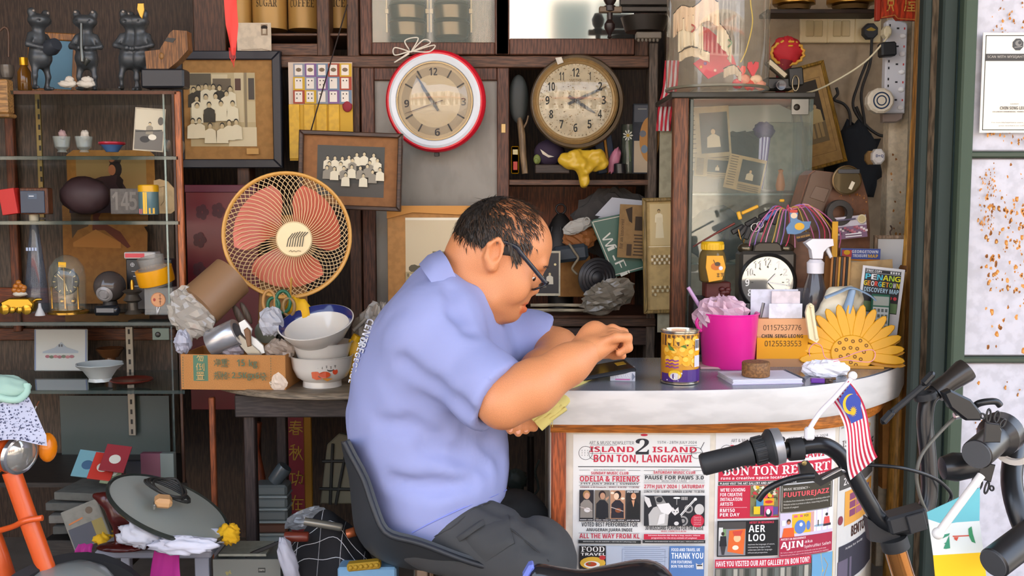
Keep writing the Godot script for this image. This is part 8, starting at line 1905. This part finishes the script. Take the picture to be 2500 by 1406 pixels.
	at(700,1400,2.3);st=nb();lump(st,V(706,1370,0),Vector3(22,62,20),0.3,1.8,140,24,false,Basis(Vector3.BACK,0.25));one("white_bag","white plastic bag slumped between crate and plaid cloth","bag",st,mat("a8a8b4",0.5),700,1400,2.3)
	at(745,1240,2.7);st=nb();lump(st,V(748,1246,0),Vector3(46,18,16),0.5,2.4,141,24,true,Basis(Vector3.BACK,0.35));one("crumpled_sleeve","crumpled clear plastic sleeve below the couplet board","bag",st,mat("8f8f90",0.2),745,1260,2.7)
	at(890,1420,2.26);st=nb();pb(st,822,1384,970,1440,-60,0,5);one("blue_bundle","light blue plastic wrapped bundle under the chair","bundle",st,mat("6f98b8",0.3),890,1420,2.26)
	at(888,1386,2.26);st=nb();bx(st,V(888,1382,-10),Vector3(84,20,30),4,Basis(Vector3.BACK,0.1));for i in 6:ell(st,V(856+i*13,1384-i*1.4,6),Vector3(6,6,5),Basis(),8,6)
	one("yellow_sponge","yellow ribbed sponge bar on the blue bundle","sponge",st,mat("b8901c",0.7,0.0,"fine",Vector3.ONE*20),888,1386,2.26)
	# under the counter's shadow: coiled leads behind the man's knees
	at(1270,1180,2.6);st=nb();tube(st,[V(1296,1060,0),V(1296,1260,0)],9,10);one("iron_stand","dark iron stand pole behind the man's hands","stand",st,mat("2a2426",0.4,0.4),1270,1180,2.6)
	at(1255,1180,2.66);st=nb();lump(st,V(1262,1160,0),Vector3(26,26,16),0.5,2.2,150,20);tube(st,curve(pv([1318,1110,0,1308,1140,0,1316,1180,0,1304,1200,0]),5),3,6);one("lead_tangle","tangle of dark leads with a plug behind the man's knees","cable",st,mat("3a4440",0.5),1255,1190,2.66)
func wt(o,called,pts,r,m,sides:=14): # tube through [x, y, Z] pixel points, in the thing's own axes
	var st=nb();X=Transform3D(Basis(),-o.position);var l:=[]
	for q in pts:l.append(P(q[0],q[1],q[2]))
	tube(st,curve(l,5),r,sides);return part(o,called,st,m)
func wl(o,called,x,y,Z,dx,dy,dz,prof,m): # lathe at a pixel along a direction given in pixels
	var st=nb();var d:=Vector3(dx,-dy,dz).normalized();X=Transform3D(Basis(Quaternion(Vector3.UP,d))*Basis.from_scale(Vector3.ONE*(Z/F)),P(x,y,Z)-o.position)
	lathe(st,prof,Transform3D(),28);return part(o,called,st,m)
func flag(o,called,A,B,D,Cc,Z,rows,waves):
	# cloth between hoist A-B and fly D-C, striped along its length
	X=Transform3D.IDENTITY
	for k in 2:
		var st=nb()
		for r in rows.size():
			if r%2!=k:continue
			C=Color(rows[r]);var g:=[[],[]]
			for i in 17:
				for j in 2:var v:float=(r+j)/float(rows.size());var p:Vector2=Vector2(A[0],A[1]).lerp(Vector2(B[0],B[1]),v).lerp(Vector2(D[0],D[1]).lerp(Vector2(Cc[0],Cc[1]),v),i/16.0);var u:=i/16.0;g[j].append(P(p.x+10*sin(u*waves),p.y-6*sin(u*waves),Z+0.012*sin(u*waves*1.3+v))-o.position)
			sheet(st,g,0.0006)
		part(o,called,st,vmat(0.8));C=Color.WHITE
func wheel(o,x,Z,r,turn):
	var st=nb();var c:Vector3=Vector3(P(x,1400,Z).x,r,-Z)-o.position;X=Transform3D(Basis(Vector3.UP,turn)*FZ.basis,c)
	lathe(st,[Vector2(r-0.035,-0.01),Vector2(r-0.012,-0.016),Vector2(r,0),Vector2(r-0.012,0.016),Vector2(r-0.035,0.01),Vector2(r-0.035,-0.01)],Transform3D(),40);var w=part(o,"wheel",st,mat("1c1c1e",0.7));st=nb()
	for k in 16:tube(st,[Vector3.ZERO,Vector3(cos(k*TAU/16),0,sin(k*TAU/16))*(r-0.03)],0.0015,4)
	lathe(st,[Vector2(0,-0.04),Vector2(0.02,-0.04),Vector2(0.02,0.04),Vector2(0,0.04)],Transform3D(),12);part(w,"spokes",st,mat("9a9a9a",0.3,0.8))
func bicycles():
	var st;var o;var bk:=mat("17181b",0.3);var rub:=mat("232426",0.6);var ch:=mat("b8b8bc",0.2,0.9)
	o=thing("bicycle","black city bicycle with twist grip and brake lever before the posters","bicycle",2205,1290,1.78)
	wt(o,"bar",[[1900,1103,1.76],[1990,1086,1.76],[2035,1098,1.765],[2072,1140,1.77],[2120,1225,1.775],[2150,1268,1.78],[2205,1288,1.78],[2248,1262,1.79],[2268,1210,1.8],[2266,1120,1.81],[2258,1030,1.82],[2266,975,1.825],[2290,952,1.83]],0.0145,bk)
	wl(o,"grip",1712,1135,1.75,150,-38,0,[Vector2(0,0),Vector2(24,0),Vector2(28,6),Vector2(27,100),Vector2(33,128),Vector2(0,130)],rub)
	st=nb();frame(2205,1290,1.75);for k in 8:bx(st,V(1737+k*10,1132-k*2.6,27),Vector3(5,18,3),1,Basis(Vector3.BACK,0.5))
	part(o,"grip_ribs",st,mat("3c3d40",0.6))
	wl(o,"shifter",1838,1103,1.75,150,-38,0,[Vector2(30,0),Vector2(34,4),Vector2(33,30),Vector2(46,44),Vector2(46,50),Vector2(0,50)],rub);wl(o,"silver_ring",1886,1091,1.75,150,-30,0,[Vector2(30,0),Vector2(45,0),Vector2(46,4),Vector2(44,22),Vector2(30,24)],mat("a4a4a8",0.35,0.6));wl(o,"clamp",1924,1098,1.755,150,-14,0,[Vector2(0,0),Vector2(27,0),Vector2(28,3),Vector2(28,36),Vector2(0,38)],rub)
	for k in 18:
		var a:=k*TAU/18;st=nb();X=Transform3D(Basis(Quaternion(Vector3.UP,Vector3(150,38,0).normalized()))*Basis.from_scale(Vector3.ONE*(1.75/F)),P(1838,1103,1.75)-o.position);bx(st,Vector3(cos(a)*34,16,sin(a)*34),Vector3(4,26,4),1,Basis(Vector3.UP,-a));part(o,"knurl",st,rub)
	st=nb();frame(2205,1290,1.75);plate(st,p2([1930,1120,1955,1112,1968,1130,1985,1150,2030,1130,2050,1126,2052,1140,2010,1160,1985,1174,1965,1160,1935,1146]),4,22,4);part(o,"lever_body",st,bk);wt(o,"brake_lever",[[1986,1162,1.735],[1950,1165,1.73],[1905,1178,1.73],[1872,1196,1.73],[1852,1220,1.735]],0.0055,bk);st=nb();frame(2205,1290,1.75);ell(st,V(1942,1114,24),Vector3(7,7,3));part(o,"lever_bolt",st,mat("a08c5c",0.3,0.7));st=nb();bx(st,V(2012,1142,24),Vector3(60,8,6),3,Basis(Vector3.BACK,0.5));ell(st,V(2046,1132,22),Vector3(12,8,8));part(o,"cable_adjuster",st,ch)
	st=nb();frame(2205,1290,1.78);bx(st,V(2205,1262,8),Vector3(100,46,60),6,Basis(Vector3.BACK,0.28));bx(st,V(2222,1262,40),Vector3(44,46,10),2,Basis(Vector3.BACK,0.28));plate(st,p2([2110,1260,2150,1285,2196,1300,2190,1330,2120,1320]),-20,10,3);part(o,"stem_clamp",st,mat("222326",0.5));wl(o,"collar",2180,1312,1.78,10,30,0,[Vector2(0,0),Vector2(34,0),Vector2(34,30),Vector2(0,30)],rub);wt(o,"steerer",[[2182,1330,1.78],[2210,1420,1.78],[2260,1560,1.78],[2340,1800,1.78]],0.019,mat("a8703c",0.2,0.8));wheel(o,2345,1.74,0.24,0.3)
	wt(o,"brake_cable",[[2056,1132,1.76],[2110,1134,1.75],[2200,1142,1.74],[2270,1162,1.76],[2305,1185,1.78],[2322,1215,1.8],[2290,1262,1.79]],0.0033,bk,8);wt(o,"brake_cable",[[2340,1010,1.8],[2290,1060,1.79],[2250,1110,1.78],[2238,1160,1.775],[2246,1210,1.775],[2262,1250,1.78]],0.0032,mat("5a5850",0.4),8)
	wl(o,"far_grip",2284,958,1.83,78,-58,-4,[Vector2(0,0),Vector2(26,0),Vector2(25,6),Vector2(24,40),Vector2(30,88),Vector2(28,98),Vector2(0,100)],mat("2a2522",0.3));st=nb();frame(2205,1290,1.81);plate(st,p2([2282,948,2300,940,2350,964,2380,1000,2376,1016,2340,1016,2300,985]),0,24,5);part(o,"far_lever_body",st,bk);wt(o,"far_brake_lever",[[2374,1008,1.79],[2382,990,1.785],[2400,982,1.78],[2430,980,1.78],[2442,990,1.78]],0.006,bk);wl(o,"barrel",2330,1016,1.785,30,-10,0,[Vector2(0,0),Vector2(9,0),Vector2(10,16),Vector2(0,17)],ch)
	o=thing("phone_holder","long black phone holder clipped to the handlebar","holder",2215,975,1.8);st=nb();bx(st,Vector3.ZERO,Vector3(150,16,14),5,Basis(Vector3.BACK,0.72));part(o,"arm",st,rub);for q in [[2165,1018],[2262,922]]:st=nb();bx(st,V(q[0],q[1],6),Vector3(44,20,16),7,Basis(Vector3.BACK,0.85));part(o,"jaw",st,bk)
	st=nb();lathe(st,[Vector2(18,-8),Vector2(27,-8),Vector2(27,8),Vector2(18,8),Vector2(18,-8)],TY(V(2262,968,-10),Vector3(0,0,14)),20);part(o,"band",st,rub)
	# Malaysian flag
	o=thing("malaysia_flag","small striped flag with blue canton and yellow crescent on a white stick","flag",1976,1060,1.72);wt(o,"stick",[[1970,1058,1.72],[2000,1010,1.72],[2040,968,1.72],[2080,922,1.72]],0.0042,mat("e4dce4",0.3));st=nb();X=Transform3D(Basis(),-o.position);ell(st,P(2082,917,1.72),0.0075);part(o,"knob",st,mat("eceaea",0.3));st=nb();X=Transform3D(Basis(),-o.position);bx(st,P(1976,1058,1.72),Vector3(0.016,0.022,0.012),0.003);part(o,"clip",st,mat("d8d4d8",0.3))
	var rows:=[];for k in 14:rows.append("c22a44" if k%2==0 else "e6dede")
	flag(o,"stripes",[2072,930],[2034,986],[2152,1110],[2086,1166],1.715,rows,5.0)
	st=nb();frame(1976,1060,1.715);L=9;po(st,[2070,932,2082,946,2096,976,2104,1012,2106,1030,2084,1048,2072,1020,2052,990,2044,972],"3a4a9a");pl(st,circ(2074,982,20,26,20),"e0b428");pl(st,circ(2080,980,19,23,20),"3a4a9a");for k in 14:var a:=k*TAU/14;po(st,[2080,1000,2080+cos(a-0.2)*5,1000+sin(a-0.2)*8,2080+cos(a)*10,1000+sin(a)*15,2080+cos(a+0.2)*5,1000+sin(a+0.2)*8],"e0b428")
	part(o,"canton",st,vmat(0.8))
	# second bicycle end-on
	o=thing("bicycle","bicycle with black handlebar grip pointing at the street beside the hand hook","bicycle",2440,1110,1.4);wl(o,"grip",2384,1110,1.36,60,-14,-60,[Vector2(0,0),Vector2(34,0),Vector2(38,4),Vector2(38,120),Vector2(54,140),Vector2(56,175),Vector2(0,178)],mat("1d1b1c",0.3));wl(o,"end_cap",2383,1110,1.36,60,-14,-60,[Vector2(0,-2),Vector2(5,-2),Vector2(35,-1),Vector2(36,2),Vector2(0,3)],mat("454547",0.6));wl(o,"white_collar",2470,1086,1.42,60,-14,-60,[Vector2(40,0),Vector2(54,0),Vector2(54,12),Vector2(40,12)],mat("d8d0c8",0.4));wt(o,"bar",[[2480,1090,1.5],[2470,1180,1.45],[2500,1290,1.42],[2560,1400,1.42],[2640,1900,1.42],[2640,2200,1.42]],0.015,bk);wheel(o,2640,1.38,0.24,0.8);wl(o,"mirror_arm",2330,1140,1.42,-60,6,0,[Vector2(0,-60),Vector2(30,-50),Vector2(36,0),Vector2(28,30),Vector2(0,36)],bk)
	o=thing("handlebar_grip","black grip end low beside the yellow flag band","grip",2440,1375,1.34);wl(o,"grip",2425,1376,1.32,70,-26,-40,[Vector2(0,0),Vector2(36,0),Vector2(40,5),Vector2(40,200),Vector2(0,200)],mat("1d1b1c",0.35));wl(o,"end_cap",2424,1376,1.32,70,-26,-40,[Vector2(0,-2),Vector2(5,-2),Vector2(36,-1),Vector2(37,2),Vector2(0,3)],mat("3c3c3e",0.6))
	o=thing("hand_hook","black open hand shaped hook behind the grip","hook",2420,1070,1.31);st=nb();plate(st,p2([2402,1080,2404,1030,2438,1034,2444,1050,2442,1080]),-4,4,2);part(o,"palm",st,bk)
	for q in [[2410,1030,2412,996,5],[2430,1030,2434,1002,6],[2400,1020,2394,1008,5],[2442,1042,2452,1022,5]]:
		st=nb();var lp:=[];var a:=Vector2(q[0],q[1]);var bb:=Vector2(q[2],q[3]);for k in 14:var t:=k*TAU/14;var p:Vector2=a.lerp(bb,0.5-0.5*cos(t))+(bb-a).orthogonal().normalized()*sin(t)*q[4];lp.append(V(p.x,p.y,0))
		tube(st,lp,2.6,6,true);part(o,"finger_loop",st,bk)
	copy(o,2412,1140,1.44,Vector3(0,0,170),"black hand shaped hook hanging fingers down under the grip")
	o=thing("penang_flag","pale blue white and yellow flag with a palm tree on a white stick","flag",2330,1400,1.4);st=nb();frame(2330,1400,1.38);C=Color("6ab4bc");plate(st,p2([2254,1240,2386,1176,2388,1262,2330,1266,2300,1272,2258,1258]),-1,1);C=Color("d8dcd6");plate(st,p2([2258,1258,2300,1272,2330,1266,2388,1262,2402,1344,2274,1352]),-1,1);C=Color("e8bc18");plate(st,p2([2274,1352,2402,1344,2420,1470,2290,1480]),-1,1);L=1.2;for k in 6:po(st,[2312,1300,2300-k*3+14,1294+k*8,2290+k*3,1300+k*7,2296+k*4,1308+k*5],"3a8a6a")
	ln(st,[2322,1302,2366,1300],3,"c8503c");po(st,[2360,1282,2368,1276,2372,1296,2380,1320,2370,1316,2362,1300],"3a8a5a");po(st,[2324,1304,2336,1304,2332,1314,2326,1310],"c8503c");part(o,"cloth",st,vmat(0.8));wt(o,"stick",[[2396,1160,1.37],[2340,1235,1.36],[2292,1300,1.355]],0.0055,mat("d8d0ca",0.5));st=nb();X=Transform3D(Basis(),-o.position);ell(st,P(2290,1302,1.355),0.008);part(o,"knob",st,mat("d8d4d0",0.5))
	# saddle
	o=thing("bicycle_saddle","shiny black bicycle saddle with small lettering before the counter","saddle",1480,1460,1.72);var u:=U;st=nb();var s:=Body.new();s.ball(V(1545,1435,0)*u,Vector3(100,66,70)*u,Basis(),0.03);s.cone(V(1440,1440,0)*u,V(1312,1404,0)*u,46*u,32*u,0.04);s.ball(V(1590,1425,0)*u,Vector3(52,46,80)*u,Basis(),0.03);X=Transform3D.IDENTITY;body(st,s,0.006);part(o,"cushion",st,mat("1e1d20",0.18));frame(1480,1460,1.72);st=nb();L=62;tx(st,"anacogo",1542,1390,1614,1402,"7a7c82");part(o,"lettering",st,vmat(0.4));st=nb();bx(st,V(1284,1388,0),Vector3(16,44,40),6,Basis(Vector3.BACK,-0.5));part(o,"blue_tab",st,mat("6a78c8",0.4));wt(o,"seat_post",[[1480,1480,1.72],[1490,1800,1.72],[1500,2230,1.72]],0.014,ch)
	# orange motorbike on the other side
	o=thing("moped_front","orange painted moped fork with chrome headlamp","moped",70,1400,2.0);var og:=mat("c8501c",0.3);wt(o,"fork_leg",[[28,1150,2.0],[72,1275,2.0],[125,1420,2.0],[180,1570,2.0]],0.018,og);wt(o,"fork_leg",[[-60,1200,2.05],[-10,1330,2.05],[30,1450,2.05],[80,1590,2.05]],0.018,og);wheel(o,130,2.02,0.24,0.9);wt(o,"brace",[[-20,1300,2.03],[30,1286,2.0],[60,1272,1.98],[104,1264,1.98]],0.006,og,8);wl(o,"headlamp_shell",30,1105,2.0,60,10,30,[Vector2(0,-44),Vector2(34,-40),Vector2(48,-10),Vector2(50,10),Vector2(44,12),Vector2(0,12)],og);wl(o,"lamp_rim",46,1108,1.99,60,10,30,[Vector2(46,-4),Vector2(52,0),Vector2(50,10),Vector2(44,12),Vector2(42,8)],ch);wl(o,"lamp_glass",46,1108,1.99,60,10,30,[Vector2(44,8),Vector2(36,16),Vector2(20,22),Vector2(0,24)],mat("a8a49c",0.1,0.6));for q in [[116,1092,2.04],[-6,1118,2.0]]:st=nb();X=Transform3D(Basis(),-o.position);ell(st,P(q[0],q[1],q[2]),Vector3(0.018,0.03,0.022));part(o,"indicator",st,mat("d8780c",0.15))
	st=nb();frame(70,1400,1.95);lathe(st,[Vector2(0,-60),Vector2(118,-58),Vector2(116,-20),Vector2(96,8),Vector2(60,28),Vector2(0,36)],TY(V(170,1412,0)),36,1.0);part(o,"mudguard",st,mat("8a8f8c",0.25,0.3));st=nb();L=0;X=Transform3D(Basis(Vector3.RIGHT,-0.75)*Basis.from_scale(Vector3.ONE*U),P(0,0,1.95)-o.position);frame(70,1400,1.95);L=92;tx(st,"PA",170,1390,212,1402,"26282a",1,-6);tx(st,"92",222,1398,256,1410,"26282a",1,-10);part(o,"lettering",st,vmat(0.4))
	o=thing("floral_cloth","white cloth with small navy flowers draped over the headlamp","cloth",50,1080,1.97);st=nb();frame(50,1080,1.97);var g:=[];for r in 14:
		var row:=[]
		for j in 14:var a:=j/13.0;var t:=r/13.0;row.append(V(lerpf(-60,lerpf(72,118,clampf(t*1.3,0,1)),a),lerpf(970,1092-28*sin(a*3.0),t)+10*sin(a*5+1)*(1-t),30*sin(a*PI)*(0.4+t)+7*sin(a*11+t*4)))
		g.append(row)
	sheet(st,g,3);part(o,"cloth",st,mat("c8cade",0.9,0.0,"weave",Vector3.ONE*40));st=nb();rng.seed=6;C=Color("2c3050");flat(st);for k in 620:
		var r:=rng.randi_range(0,12);var j:=rng.randi_range(0,12);var p:Vector3=g[r][j].lerp(g[r][j+1],rng.randf()).lerp(g[r+1][j],rng.randf()*0.6)+Vector3(0,0,2.2);var sz:=rng.randf_range(1.2,3.2);var a:=rng.randf()*TAU;tri(st,p+Vector3(cos(a),sin(a),0.3)*sz,p+Vector3(cos(a+2.4),sin(a+2.4),0.3)*sz*0.7,p+Vector3(cos(a+4),sin(a+4),0.3)*sz)
	part(o,"flower_print",st,mat("2c3050",0.9)).set_meta("kind","stuff");C=Color.WHITE
	o=thing("knit_cap","pale green ribbed knit cap lying on the floral cloth","cap",20,985,1.98);st=nb();lump(st,V(8,950,0),Vector3(66,36,46),0.15,1.6,160,32);part(o,"crown",st,mat("a8c8b8",0.9,0.0,"weave",Vector3.ONE*24));st=nb();tube(st,curve(pv([20,960,44,40,966,44,62,968,34,72,956,16,70,936,4]),4),9,8);part(o,"cuff",st,mat("9fc0b0",0.9))
	o=thing("incense_stick","thin white stick with brown tip stuck beside the cloth","stick",80,1020,2.0);st=nb();tube(st,pv([60,1046,-40,76,1016,0,90,990,0]),1.8,6);part(o,"stick",st,mat("c8c0b8",0.6));st=nb();tube(st,pv([90,990,0,97,978,0]),1.6,6);part(o,"tip",st,mat("7a4424",0.7))
